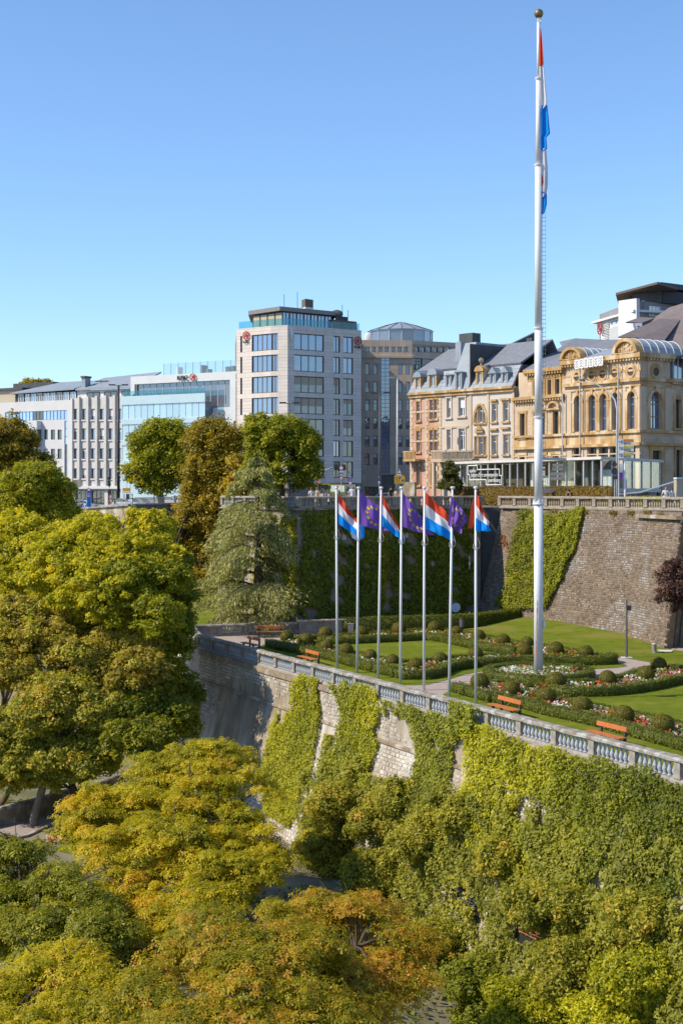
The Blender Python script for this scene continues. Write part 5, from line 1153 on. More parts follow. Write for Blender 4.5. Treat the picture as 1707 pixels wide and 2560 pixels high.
m = MB(); m.fbox(LF, u0, u1, -.55, -.003, lz(250, 1222), lz(250, 1215)); m.fbox(LF, u0 - .02, LF.u(184), -.3, -.004, lz(182, 1214), zt); m.build('fascia', M['whitewall'], w2)
m = MB(); m.fbox(LF, u0, u1, .4, 16, -5, zt - .1); m.build('core', M['concrete'], w2)
ac, ad = zt - .1, lz(260, 972)
for a, b in ((205, 237), (248, 281), (292, 325)): window(LF, (LF.u(a), LF.u(b), ac, lz(260, 978)), w2, M['windark'], M['glassdk'], 2, 1, 1.4, .1, name='attic_window')
m = MB(); m.fbox(LF, u0, u1, 1.5, 16, ac, ad); m.build('attic', M['whitewall'], w2)
m = MB(); ua, ub = u0, u1; m.hexa([P(ua, .9, ad), P(ub, .9, ad), P(ub, 9, ad + 3.2), P(ua, 9, ad + 2.6), P(ua, .9, ad + .3), P(ub, .9, ad + .3), P(ub, 9, ad + 3.5), P(ua, 9, ad + 2.9)]); m.build('roof', M['zinc'], w2)
m = MB(); m.fbox(LF, LF.u(191), LF.u(200), 1.5, 3, ad, lz(196, 943)); m.build('chimney', M['zinc'], w2)
m = MB(); m.fbox(LF, LF.u(190), LF.u(201), 1.3, 3.2, lz(196, 942.8), lz(196, 938.5)); m.build('chimney_cap', M['brownpan'], w2)
m = MB(); q = LF.pt(LF.u(217), 4, 0); m.tube([(q.x, q.y, ad + 1), (q.x, q.y, lz(217, 946))], .06, 5); m.tube([(q.x - 1, q.y, lz(217, 950)), (q.x + 1.4, q.y, lz(217, 949))], .12, 5); m.build('aerial', M['lampgrey'], w2)

w3 = thing('glass_office', 'pale blue glass office block with a white frame, roof screens and black bank lettering', 'office building', (*P2(LF, LF.u(450), 5), -2.5))
u0, u1 = LF.u(327), LF.u(590); zt = lz(456, 935)
hole = (LF.u(337), LF.u(575), lz(456, 1022), lz(456, 955))
facade(LF, u0, u1, -5, zt, [hole] + [lop(592 - 8 - 20 * 0, 589.5, 1052, 1085)], .5).build('frame', M['whitepan'], w3)
a, b, c, d = hole
for k in range(14): window(LF, (a + (b - a) * k / 14 + .002, a + (b - a) * (k + 1) / 14 - .002, c, d), w3, M['steel'], M['glassgr'], 1, 1, .6, .06)
m = MB(); m.fbox(LF, u0, u1, 1.2, 18, -5, zt - .15); m.build('core', M['whitepan'], w3)
m = MB(); m.fbox(LF, u0, u1, .502, 1.15, zt - .4, zt - .02); m.build('roof_edge', M['whitepan'], w3)
V3 = Face(P2(LF, LF.u(325), -2.4), P2(LF, LF.u(533), -2.4)); a0, a1 = 0.2, V3.L
m = MB(); m.fbox(V3, a0, a1, .2, 2.39, -4, V3.z(430, 1006)); m.build('volume_core', M['glassgr'], w3)
bands = [(1008, 1045), (1058, 1098), (1111, 1150), (1163, 1200)]
for t, bt in bands:
    for k in range(13):
        o = (a0 + (a1 - a0) * k / 13 + .004, a0 + (a1 - a0) * (k + 1) / 13 - .004, V3.z(430, bt), V3.z(430, t)); window(V3, o, w3, M['aquawall'], M['glassaq'], 1, 1, .1, .05, name='curtain_pane')
for t, bt in ((986, 1008), (1045, 1058), (1098, 1111), (1150, 1163), (1200, 1245)):
    m = MB(); m.fbox(V3, a0 - .2, a1 + .1, -.12, .19, V3.z(430, bt) + .004, V3.z(430, t) - .004); m.build('spandrel', M['aquawall'], w3)
for k in range(8):
    m = MB(); m.fbox(V3, a0 + (a1 - a0) * k / 8 + .05, a0 + (a1 - a0) * (k + 1) / 8 - .05, 0, .03, V3.z(430, 985.6), V3.z(430, 973)); m.build('glass_rail', M['teal'], w3)
for k in range(12):
    s = Face(P2(LF, LF.u(365), 5), P2(LF, LF.u(592), 5)); m = MB(); m.fbox(s, s.L * k / 12 + .04, s.L * (k + 1) / 12 - .04, 0, .05, zt - .1, s.z(480, 906)); m.build('screen_panel', M['frost'], w3)
    m = MB(); m.fbox(s, s.L * k / 12 - .04, s.L * k / 12 + .04, .08, .2, zt - .1, s.z(480, 905)); m.build('screen_post', M['steel'], w3)
for px, w, y in ((443, 4, 905), (505, 9, 909), (520, 6, 907), (455, 5, 915), (380, 5, 910)):
    q0, q1 = LF.u(px), LF.u(px + w); m = MB(); m.fbox(LF, q0, q1, 7, 8.5, zt - .1, lz(px, y)); m.build('roof_unit', M['brownpan'] if px > 440 else M['signwhite'], w3)
text_mesh('ICBC', 1.05, .08, M['black'], 'lettering', w3, face_matrix(LF, LF.u(458), -.2, lz(458, 945))); bank_sign(LF, LF.u(484), lz(484, 943), .62, w3, letters=False)

# --- golden terrace houses
def q3(x, y): return 1000 + x * .2296, 780 + y * .2296
RH = Face(pp(1020, 166), pp(1285, 154)); ZE = 11.3
def hop(x0, x1, y0, y1):
    a, t = q3(x0, y0); b, bt = q3(x1, y1); return RH.op(a, b, t, bt)
hu = lambda x: RH.u(q3(x, 0)[0])
def trim(fc, o, mat, root, w=.22, proud=.08, head=.35, sill=True, key=False):
    a, b, c, d = o; m = MB()
    m.fbox(fc, a - w, a - .003, -proud, -.002, c, d); m.fbox(fc, b + .003, b + w, -proud, -.002, c, d); m.fbox(fc, a - w - .05, b + w + .05, -proud - .03, -.002, d + .003, d + head)
    m.build('surround', mat, root)
    if sill: m = MB(); m.fbox(fc, a - w - .08, b + w + .08, -.2, -.002, c - .2, c - .003); m.build('sill', mat, root)
def house(u0, u1, wallm, root, ops, trimm, zb=-2, frame='winwhite', hd=.35, tw_=.2, blinds=None, depth=10):
    facade(RH, u0, u1, zb, ZE, ops, .32).build('wall', wallm, root)
    for k, o in enumerate(ops):
        window(RH, o, root, M[frame], M['glassgr'], 2 if o[1] - o[0] > .75 else 1, 2, .24, .085, blind=(blinds or {}).get(k, .12), blindm=M['blind']); trim(RH, o, trimm, root, tw_, head=hd)
    m = MB(); m.fbox(RH, u0 + .01, u1 - .01, .35, depth, zb, ZE - .05); m.build('core', wallm, root)
    m = MB(); m.fbox(RH, u0, u1, -.45, .3, ZE - .28, ZE); m.fbox(RH, u0, u1, -.25, 0, ZE - .62, ZE - .281); m.build('cornice', M['sand'], root)
def mansard(u0, u1, root, z1=13.7, ridge=16.6, mat='zinc'):
    P = RH.pt; m = MB(); n = 7
    its = []
    for j in range(5):
        za, zb = ZE + (z1 - ZE) * j / 5, ZE + (z1 - ZE) * (j + 1) / 5; da, db = -.3 + 1.5 * j / 5, -.3 + 1.5 * (j + 1) / 5; k = max(1, int((u1 - u0) / .9))
        for i in range(k):
            x0, x1 = u0 + (u1 - u0) * i / k + .01, u0 + (u1 - u0) * (i + 1) / k - .01
            its.append((lambda mb, x0=x0, x1=x1, za=za, zb=zb, da=da, db=db: mb.hexa([P(x0, da - .05, za), P(x1, da - .05, za), P(x1, da + .25, za), P(x0, da + .25, za), P(x0, db, zb + .015), P(x1, db, zb + .015), P(x1, db + .25, zb + .015), P(x0, db + .25, zb + .015)]), random.random()))
    pieces(its, 'slate_sheet', M['zinc'], root, 60)
    m = MB(); m.hexa([P(u0, 1.1, z1), P(u1, 1.1, z1), P(u1, 6.5, ridge), P(u0, 6.5, ridge), P(u0, 1.0, z1 + .18), P(u1, 1.0, z1 + .18), P(u1, 6.5, ridge + .2), P(u0, 6.5, ridge + .2)]); m.hexa([P(u0, 6.5, ridge), P(u1, 6.5, ridge), P(u1, 10, ZE), P(u0, 10, ZE), P(u0, 6.5, ridge + .2), P(u1, 6.5, ridge + .2), P(u1, 10.3, ZE), P(u0, 10.3, ZE)]); m.build('upper_roof', M['slate'], root)
    m = MB(); m.fbox(RH, u0 + .02, u1 - .02, 1.3, 6.4, ZE - .04, z1); m.build('roof_core', M['zincdk'], root)
def dormer(fc, x0, x1, z0, z1, root, mat, roofm, d0=-.1, d1=2.2, arch=False, head=.5, name='dormer'):
    o = (x0 + .22, x1 - .22, z0 + .1, z1 - .05)
    m = MB(); m.fbox(fc, x0, o[0], d0, d1, z0, z1); m.fbox(fc, o[1], x1, d0, d1, z0, z1); m.fbox(fc, o[0], o[1], d0, d1, z1 - .05, z1); m.fbox(fc, o[0], o[1], d0 + .3, d1, z0, z1 - .05)
    d = m.build(name, mat, root); window(fc, (o[0], o[1], z0, z1 - .05), d, M['winwhite'], M['glassgr'], 2, 1, d0 + .2, .06)
    m = MB(); c = (x0 + x1) / 2; hw = (x1 - x0) / 2 + .15
    if arch: pts = [(c + hw * math.cos(a), z1 + .002 + head * 1.3 * math.sin(a)) for a in np.linspace(math.pi, 0, 9)]
    else: pts = [(c - hw, z1 + .002), (c, z1 + head), (c + hw, z1 + .002)]
    m.fprism(fc, pts[::-1], d0 - .12, d1); m.build(name + '_roof', roofm, root)
    return d
# red brick house
h1 = thing('brick_house', 'red brick town house with sandstone quoins at the left end of the golden row', 'town house', (*P2(RH, hu(280), 4), -1.55))
ops = [hop(*q) for q in [(180, 218, 975, 1185), (325, 360, 957, 1168), (371, 405, 952, 1163), (180, 218, 1297, 1525), (325, 360, 1288, 1528), (372, 408, 1285, 1525), (180, 218, 1650, 1890), (335, 405, 1650, 1885)]]
a0, a1 = hu(108), hu(450)
house(a0, a1, M['brick'], h1, ops, M['sand'], blinds={7: .3}, hd=.3, tw_=.12)
for x in (108, 272, 430):
    u = hu(x)
    for k in range(26):
        w = .55 if k % 2 else .36; m = MB(); m.fbox(RH, u if x < 430 else hu(450) - w, (u + w) if x < 430 else hu(450) - .001, -.06, -.001, -1.5 + k * .47, -1.5 + k * .47 + .44); m.build('quoin', M['sandpale'], h1)
for y in (1248, 1395, 1075, 1600):
    z = hop(200, 300, y, y + 20)[2]; m = MB(); m.fbox(RH, a0, a1, -.05, -.0015, z, z + (.28 if y in (1248, 1600) else .2)); m.build('stone_band', M['sand'] if y in (1248, 1600) else M['sandpale'], h1)
mansard(a0, a1, h1)
dormer(RH, hu(160), hu(228), ZE + .02, ZE + 1.75, h1, M['sand'], M['zinc'], arch=True); dormer(RH, hu(312), hu(400), ZE + .02, ZE + 1.9, h1, M['sand'], M['zinc'], arch=True, head=.6)
o = hop(110, 240, 1535, 1600); m = MB(); m.fbox(RH, o[0], o[1], -1.2, -.002, o[2] - .3, o[2] - .05); m.fbox(RH, o[0], o[1], -1.2, -1.05, o[2] + .75, o[2] + .9)
for k in range(9): u = o[0] + (o[1] - o[0]) * (k + .5) / 9; m.fbox(RH, u - .06, u + .06, -1.18, -1.07, o[2] - .05, o[2] + .75)
m.build('balcony', M['sand'], h1)
m = MB(); m.fprism(RH, [(hu(140), -1.5), (hu(270), .9), (hu(370), .9), (hu(370), -1.5)][::-1], -3.2, -2.9); m.build('stair_wall', M['plinth'], h1)
# cream house
h2 = thing('cream_house', 'plain cream town house with a tall zinc roof bay, second in the golden row', 'town house', (*P2(RH, hu(600), 4), -1.55))
ops = [hop(*q) for q in [(510, 550, 940, 1150), (637, 705, 930, 1135), (510, 552, 1280, 1500), (640, 705, 1270, 1500), (462, 540, 1645, 1890), (640, 700, 1650, 1890)]]
a0, a1 = hu(451), hu(744); house(a0, a1, M['cream'], h2, ops, M['cream'], blinds={0: .5, 1: .55}, hd=.25)
for y in (1240, 890): z = hop(500, 700, y, y + 20)[2]; m = MB(); m.fbox(RH, a0, a1, -.12, -.0015, z, z + .2); m.build('string_course', M['sandpale'], h2)
mansard(a0, a1, h2)
dormer(RH, hu(495), hu(560), ZE + .02, ZE + 1.7, h2, M['zinc'], M['zinc'], head=.2)
m = MB(); P = RH.pt; ua, ub = hu(600), hu(768); m.hexa([P(ua - .5, -.36, ZE + .03), P(ub, -.36, ZE + .03), P(ub, 8, ZE + .03), P(ua, 8, ZE + .03), P(ua + .6, 1.0, 16.6), P(ub - .1, 1.0, 16.6), P(ub, 8, 16.6), P(ua, 8, 16.6)]); m.build('zinc_bay', M['zinc'], h2)
m = MB(); m.fbox(RH, ub, ub + .12, -.2, 8, ZE + .02, 16.3); m.build('party_wall', M['zincdk'], h2)
dormer(RH, hu(628), hu(702), ZE + .04, ZE + 1.9, h2, M['zinc'], M['zinc'], d0=-.5, head=.2)
for x0, x1, y, dd in ((600, 660, 325, 3), (640, 785, 232, 5), (502, 570, 460, 6)):
    fd = Face(P2(RH, 0, dd), P2(RH, RH.L, dd)); xa, xb = q3(x0, 0)[0], q3(x1, 0)[0]; m = MB(); m.fbox(fd, fd.u(xa), fd.u(xb), 0, 1.4, 13.5, fd.z(*q3((x0 + x1) / 2, y))); m.build('chimney', M['zincdk'] if x0 != 600 else M['zinc'], h2)
o = hop(432, 745, 1500, 1600); m = MB(); m.fbox(RH, o[0], o[1], -1.5, -.002, o[2] - .35, o[2] - .02); m.fbox(RH, o[0], o[1], -1.5, -1.3, o[2] + .82, o[2] + .98)
for k in range(22): u = o[0] + (o[1] - o[0]) * (k + .5) / 22; m.fbox(RH, u - .05, u + .05, -1.46, -1.34, o[2] - .02, o[2] + .82)
for k in range(2): u = (o[0] + .25, o[1] - .25)[k]; m.fbox(RH, u - .2, u + .2, -1.45, -1.1, -1.5, o[2] - .351)
m.build('porch_balcony', M['sandpale'], h2)
# white house
h3 = thing('white_house', 'white rendered town house with a big arched window, third in the golden row', 'town house', (*P2(RH, hu(1000), 4), -1.55))
ops = [hop(*q) for q in [(812, 838, 1090, 1205), (850, 898, 1015, 1205), (908, 934, 1090, 1205), (1000, 1050, 1000, 1195), (1125, 1180, 985, 1190), (812, 838, 1360, 1555), (856, 900, 1360, 1555), (912, 936, 1360, 1555), (1000, 1050, 1345, 1555), (1128, 1182, 1335, 1550), (1000, 1050, 1650, 1890)]]
a0, a1 = hu(746), hu(1240); house(a0, a1, M['palewall'], h3, ops, M['sand'], hd=.12, tw_=.12)
o = hop(806, 942, 995, 1205); c = (o[0] + o[1]) / 2; hw = (o[1] - o[0]) / 2 + .15; m = MB(); n = 14
zz = [(c + (hw + .02) * math.cos(t), o[2] + (o[3] - o[2]) * math.sin(t)) for t in np.linspace(0, math.pi, n)]; zi = [(c + (hw - .22) * math.cos(t), o[2] + (o[3] - o[2] - .25) * math.sin(t)) for t in np.linspace(0, math.pi, n)]
for k in range(n - 1): m.fprism(RH, [zz[k], zz[k + 1], zi[k + 1], zi[k]][::-1], -.14, -.003)
m.build('arch_surround', M['sand'], h3)
for x0, x1, y in ((985, 1060, 950), (1100, 1195, 938), (978, 1065, 1265), (1105, 1195, 1250), (825, 915, 1290)):
    q = hop(x0, x1, y, y + 25); m = MB(); m.fbox(RH, q[0], q[1], -.28, -.004, q[2], q[2] + .22); m.build('hood_mould', M['sand'], h3)
q = hop(825, 915, 1230, 1285); m = MB(); m.fprism(RH, [(q[0], q[2]), ((q[0] + q[1]) / 2, q[3]), (q[1], q[2])][::-1], -.3, -.005); m.build('pediment', M['sand'], h3)
for x in (758, 948, 1222): m = MB(); m.fbox(RH, hu(x), hu(x + 22), -.1, -.0025, -1.5, ZE - .63); m.build('pilaster', M['sandpale'], h3)
mansard(a0, a1, h3)
dormer(RH, hu(828), hu(905), ZE + .02, ZE + 1.85, h3, M['sand'], M['sand'], arch=True); dormer(RH, hu(975), hu(1045), ZE + .02, ZE + 1.5, h3, M['zinc'], M['zinc'], head=.7); dormer(RH, hu(1105), hu(1175), ZE + .02, ZE + 1.5, h3, M['zinc'], M['zinc'], head=.7)
m = MB(); m.ball(RH.pt(hu(868), .2, 14.4), .3, 10, 8); m.tube([RH.pt(hu(868), .2, 13.4), RH.pt(hu(868), .2, 14.2)], .12, 6); m.build('ball_finial', M['plinth'], h3)
m = MB(); P = RH.pt; u = hu(747); m.hexa([P(u, .1, 13.2), P(u + .5, .1, 13.2), P(u + .5, 12, 17.2), P(u, 12, 17.2), P(u, .1, 14.1), P(u + .5, .1, 14.1), P(u + .5, 12, 18.8), P(u, 12, 18.8)]); m.build('party_wall', M['zincdk'], h3)
fd = Face(P2(RH, 0, 7.5), P2(RH, RH.L, 7.5)); m = MB(); m.fbox(fd, fd.u(q3(1372, 0)[0]), fd.u(q3(1432, 0)[0]), 0, 1.4, 14, fd.z(*q3(1400, 282))); m.build('chimney', M['zincdk'], h3)
o = hop(620, 960, 1560, 1600); m = MB(); m.fbox(RH, o[0], o[1], -2.6, -1.51, o[2] - .25, o[2] - .02); m.fbox(RH, o[0], o[1], -2.6, -2.4, o[2] + .7, o[2] + .85)
for k in range(24): u = o[0] + (o[1] - o[0]) * (k + .5) / 24; m.fbox(RH, u - .05, u + .05, -2.55, -2.44, o[2] - .02, o[2] + .7)
m.build('terrace_balustrade', M['upost'], h3)

# --- casino
def q4(x, y): return 1280 + x * .27232, 680 + y * .27232
CF = Face(pp(1285.4, 153.8), pp(1599, 138)); EF = Face(pp(1599, 138), CF.pt(CF.L, 4.08, 0)[:2]); RW = Face(CF.pt(CF.L, 4.08, 0)[:2], pp(1780, 146.5))
cu = lambda x: CF.u(q4(x, 0)[0])
def cop(x0, x1, y0, y1, fc=CF): a, t = q4(x0, y0); b, bt = q4(x1, y1); return fc.op(a, b, t, bt)
cz = lambda x, y, fc=CF: fc.z(*q4(x, y))
ca = thing('casino_building', 'ornate golden sandstone building with arched and round windows and curved gables', 'historic building', (*P2(CF, CF.L * .6, 5), -1.4))
ZW, ZC, ZM = cz(300, 885), cz(1170, 740), cz(1100, 1005)
UW, UP = cu(485), CF.L
wing = [cop(*q) for q in [(75, 118, 1300, 1520), (205, 245, 1295, 1512), (265, 303, 1290, 1505), (378, 428, 1280, 1500), (70, 120, 1685, 1790), (265, 305, 1680, 1790), (375, 430, 1675, 1790)]]
attic = [cop(*q) for q in [(200, 235, 985, 1140), (265, 287, 980, 1135), (328, 360, 972, 1128), (396, 436, 962, 1120)]]
z1c = cz(80, 1150)
facade(CF, 0, cu(140), -2, z1c, [wing[0], wing[4]], .35).build('wall', M['ashlar'], ca)
facade(CF, cu(140), UW, -2, ZW, wing[1:4] + wing[5:] + attic, .35).build('wall', M['ashlar'], ca)
for k, o in enumerate(wing + attic): window(CF, o, ca, M['windark'], M['glassdk'], 2 if o[1] - o[0] > .6 else 1, 2, .28, .07); trim(CF, o, M['sand'], ca, .28, .1, .3)
arch = [cop(*q) for q in [(572, 635, 1140, 1470), (705, 768, 1130, 1460), (805, 872, 1118, 1455), (915, 980, 1105, 1445), (1060, 1130, 1092, 1440)]]
zA0, zA1 = arch[2][2], arch[2][3]; arch = [(a, b, zA0, zA1) for a, b, c, d in arch]
grd = [cop(*q) for q in [(560, 635, 1620, 1900), (695, 775, 1615, 1900), (800, 880, 1610, 1900), (900, 958, 1608, 1900), (1050, 1130, 1600, 1900)]]; grd = [(a, b, -1.2, grd[2][3]) for a, b, c, d in grd]
facade(CF, UW, UP, -2, ZC, arch + grd, .5).build('wall', M['ashlar'], ca)
def arched(fc, o, root, sandw=.3):
    a, b, c, d = o; r = (b - a) / 2; cc = (a + b) / 2; zs = d - r; n = 12
    m = MB()
    for k in range(n):
        t0, t1 = math.pi * k / n, math.pi * (k + 1) / n
        p0, p1 = (cc + r * math.cos(t0), zs + r * math.sin(t0)), (cc + r * math.cos(t1), zs + r * math.sin(t1))
        m.fprism(fc, [(p0[0], d + .01), p0, p1, (p1[0], d + .01)][::-1] if k >= 0 else [], -.004, .3)
    m.build('spandrel', M['sand'], root)
    m = MB()
    for k in range(n):
        t0, t1 = math.pi * k / n, math.pi * (k + 1) / n; f = lambda rr, t: (cc + rr * math.cos(t), zs + rr * math.sin(t))
        m.fprism(fc, [f(r, t0), f(r + sandw, t0), f(r + sandw, t1), f(r, t1)][::-1], -.14, -.006)
    m.fbox(fc, a - sandw, a - .003, -.12, -.005, c, zs); m.fbox(fc, b + .003, b + sandw, -.12, -.005, c, zs); m.fbox(fc, a - sandw - .07, a - .004, -.16, -.121, zs - .2, zs); m.fbox(fc, b + .004, b + sandw + .07, -.16, -.121, zs - .2, zs); m.fbox(fc, cc - .16, cc + .16, -.22, -.141, d + .02, d + .55)
    m.build('arch_surround', M['sand'], root)
    w = window(fc, o, root, M['wingrey'], M['glass'], 2, 3, .38, .1); m = MB(); m.fbox(fc, a, b, .30, .42, zs - .09, zs + .06)
    for t in (math.pi / 4, 3 * math.pi / 4): m.fprism(fc, [(cc - .035, zs + .06), (cc + .035, zs + .06), (cc + r * math.cos(t) + .035, zs + r * math.sin(t)), (cc + r * math.cos(t) - .035, zs + r * math.sin(t))][::-1], .31, .4)
    m.build('fanlight_bar', M['wingrey'], w)
for o in arch: arched(CF, o, ca)
for o in grd: window(CF, o, ca, M['windark'], M['glassdk'], 2, 2, .4, .08)
for a, b in ((640, 690), (778, 797), (884, 898), (962, 1045), (500, 552), (1135, 1172)): m = MB(); m.fbox(CF, cu(a), cu(b), -.1, -.003, -1.3, grd[0][3] + .2); m.build('pier', M['sandpale'], ca)
def oculus(fc, u, z, root, r=.42, sq=1.25):
    m = MB(); m.fbox(fc, u - 1.0, u + 1.0, -.05, -.003, z - 1.15, z + 1.15); m.build('oculus_panel', M['sandpale'], root)
    m = MB(); ring(m, fc, u, z, r, r + .2, -.16, -.051, 24); ring(m, fc, u, z, r + .22, r + .4, -.10, -.051, 24); m.build('oculus_ring', M['sand'], root)
    m = MB(); m.fprism(fc, [(u + r * math.cos(t), z + r * math.sin(t)) for t in np.linspace(0, 2 * math.pi, 25)[:-1]][::-1], -.07, -.052); m.build('oculus_pane', M['windark'], root)
zo = cz(835, 940)
for x in (597, 735, 835, 945, 1093): oculus(CF, cu(x), zo, ca)
def belt(fc, u0, u1, z, h, pr, mat='sand', name='cornice', dent=False):
    m = MB(); m.fbox(fc, u0 - pr * .0, u1, -pr, -.0035, z, z + h); m.build(name, M[mat], ca)
    if dent:
        m = MB(); n = int((u1 - u0) / .42)
        for k in range(n): u = u0 + (u1 - u0) * (k + .5) / n; m.fbox(fc, u - .11, u + .11, -pr + .08, -.004, z - .26, z - .002)
        m.build('dentils', M['sand'], ca, kind='stuff')
zp = lambda y: cz(800, y)
belt(CF, UW - .15, UP + .5, ZC - .45, .45, .55, dent=True); belt(CF, UW, UP + .2, ZC - 1.75, .2, .12)
belt(CF, UW - .1, UP + .3, ZM, .32, .38); belt(CF, UW, UP + .15, ZM - .5, .2, .12)
zf = zA0 - .12
belt(CF, cu(20), UP + .25, zf - .25, .25, .3); belt(CF, cu(20), UP + .12, zf - 1.2, .94, .06, 'sand', 'frieze'); belt(CF, cu(20), UP + .3, zf - 1.5, .28, .4)
belt(CF, cu(20), UP + .1, zf - 2.3, .12, .08, 'sandpale')
belt(CF, cu(130), UW, ZW - .4, .4, .55, dent=True); belt(CF, cu(140), UW, ZW - 1.25, .5, .04, 'sand', 'frieze'); belt(CF, 0, UW, z1c - .35, .33, .5, dent=True)
for x in (335, 250): # curved hoods over the first floor windows
    o = cop(x, x + 115 if x == 335 else 330, 1185, 1250); c = (o[0] + o[1]) / 2; w = (o[1] - o[0]) / 2; m = MB()
    for k in range(10):
        t0, t1 = math.pi * k / 10, math.pi * (k + 1) / 10; f = lambda rr, t: (c + rr * w * math.cos(t), o[2] + rr * (o[3] - o[2]) * math.sin(t)); m.fprism(CF, [f(.72, t0), f(1, t0), f(1, t1), f(.72, t1)][::-1], -.4, -.006)
    m.fbox(CF, o[0], o[1], -.35, -.007, o[2] - .18, o[2] - .002); m.build('hood_mould', M['sand'], ca)
for a, b in ((490, 545), (648, 668), (1005, 1045), (1135, 1172)):
    m = MB(); m.fbox(CF, cu(a), cu(b), -.09, -.0028, zf + .005, ZM - .51); m.build('pilaster', M['sandpale'], ca); m = MB(); m.fbox(CF, cu(a), cu(b), -.09, -.0028, ZM + .33, ZC - 1.76); m.build('pilaster', M['sandpale'], ca)
for x, y0, y1 in ((652, 890, 1690), (1003, 850, 1520), (492, 1100, 1690)): m = MB(); p = CF.pt(cu(x), -.5, 0); m.tube([(p.x, p.y, cz(x, y1)), (p.x, p.y, cz(x, y0))], .07, 6); m.build('drainpipe', M['steel'], ca)
m = MB(); m.fbox(CF, .02, UP - .6, .55, 4.0, -2, ZW - .1); m.fbox(CF, UW + .02, UP - .6, .56, 4.0, ZW - .1, ZC - .02); m.build('core', M['sandpale'], ca)
# curved gables with barrel roofs
def gable(x0, x1, ybase, ytop, dep):
    a, b = cu(x0), cu(x1); c = (a + b) / 2; w = (b - a) / 2; zb = ZC + .002; h = cz((x0 + x1) / 2, ytop) - zb; n = 14
    arcp = lambda rr: [(c + rr * w * math.cos(t), zb + rr * h * math.sin(t)) for t in np.linspace(0, math.pi, n + 1)]
    o, i = arcp(1), arcp(.78); m = MB()
    for k in range(n): m.fprism(CF, [i[k], o[k], o[k + 1], i[k + 1]][::-1], -.6, .4)
    m.fbox(CF, a, b, -.6, .4, zb - .002 + .001, zb + .12); m.build('gable_arch', M['sand'], ca)
    m = MB(); m.fprism(CF, (i)[::-1], -.25, .35); m.build('tympanum', M['sand'], ca)
    m = MB(); rr = random.Random(x0)
    for k in range(60):
        t, q = rr.uniform(.15, math.pi - .15), rr.uniform(.1, .66); m.ball(CF.pt(c + q * w * math.cos(t), -.27, zb + .15 + q * (h - .3) * math.sin(t)), rr.uniform(.08, .17), 6, 4)
    m.build('relief_carving', M['sand'], ca)
    m = MB(); oo = arcp(.99)
    ns = 5
    for s in range(ns):
        d0, d1 = .41 + (dep - .41) * s / ns + .02, .41 + (dep - .41) * (s + 1) / ns - .02
        mm = MB(); mm.tint = random.random()
        for k in range(n): mm.fprism(CF, [(c, zb), oo[k], oo[k + 1]][::-1], d0, d1)
        mm.build('roof_sheet', M['zinc'], ca)
    for s in range(ns + 1):
        d = .41 + (dep - .41) * s / ns
        for k in range(n): m.fprism(CF, [arcp(.985)[k], arcp(1.02)[k], arcp(1.02)[k + 1], arcp(.985)[k + 1]][::-1], d - .05, d + .05)
    m.build('roof_seam', M['whitepan'], ca)
gable(470, 665, 810, 690, 5); gable(950, 1178, 740, 608, 5.6)
m = MB(); P = CF.pt; m.hexa([P(cu(640), -.3, ZC + .02), P(cu(970), -.3, ZC + .02), P(cu(970), 4, ZC + .1), P(cu(640), 4, ZC + .1), P(cu(640), -.2, ZC + .1), P(cu(970), -.2, ZC + .1), P(cu(970), 4, ZC + 1.3), P(cu(640), 4, ZC + 1.3)]); m.build('zinc_roof', M['zinc'], ca)
# sign of six white letter plates on stand-offs
for k, x in enumerate((663, 706, 749, 793, 838, 883)):
    y0 = 852 - 32 * k / 5; c, z = cu(x), cz(x, y0); w, h = .32, .48; m = MB()
    pts = []
    for sx, sz, a0 in ((1, 1, 0), (-1, 1, 90), (-1, -1, 180), (1, -1, 270)):
        for t in range(4): a = math.radians(a0 + 30 * t); pts.append((c + sx * (w - .13) + .13 * math.cos(a), z + sz * (h - .13) + .13 * math.sin(a)))
    m.fprism(CF, pts[::-1], -1.1, -1.0); pl = m.build('sign_plate', M['signwhite'], ca)
    m = MB(); rr = random.Random(k)
    for dz in (-.28, 0, .28):
        for s in (-1, 1): m.fprism(CF, [(c + s * .09, z + dz - .09), (c + s * .19, z + dz), (c + s * .09, z + dz + .09), (c + s * .05, z + dz)][::-1], -1.12, -1.101)
    m.fbox(CF, c - .05, c + .05, -1.12, -1.102, z + .12, z + .2); m.fbox(CF, c - .05, c + .05, -1.12, -1.102, z - .2, z - .12); m.build('letter_cutout', M['wingrey'], pl)
    m = MB(); m.fbox(CF, c - .04, c + .04, -.999, -.56, z + .3, z + .38); m.build('stand_off', M['dark'], ca)
# shaded end with one arched window
eo = [(EF.u(q4(1262, 0)[0]), EF.u(q4(1366, 0)[0]), zA0, zA1), (EF.u(q4(1282, 0)[0]), EF.u(q4(1366, 0)[0]), -1.2, cz(1320, 1640, EF))]
facade(EF, 0, EF.L, -2, ZC, eo, .5).build('wall', M['ashlar'], ca); arched(EF, eo[0], ca); window(EF, eo[1], ca, M['windark'], M['glassdk'], 2, 2, .4, .1, name='door'); trim(EF, eo[1], M['sand'], ca, .4, .12, .5, False)
oculus(EF, EF.u(q4(1308, 0)[0]), zo, ca)
for z, h, pr in ((ZC - .45, .45, .5), (ZM, .32, .36), (ZM - .5, .2, .1), (zf - .25, .25, .28), (zf - 1.5, .28, .38)): belt(EF, .001, EF.L + .3, z, h, pr, dent=h == .45)
for a in (0.02, EF.L - .75): m = MB(); m.fbox(EF, a, a + .7, -.07, -.003, zf + .01, ZM - .51); m.build('pilaster', M['sandpale'], ca)
ro = [RW.op(1685.7, 1701, 999, 1071), RW.op(1687, 1702, 1125, 1193), RW.op(1735, 1750, 999, 1071), RW.op(1735, 1750, 1125, 1193)]; zrw = RW.z(1690, 948)
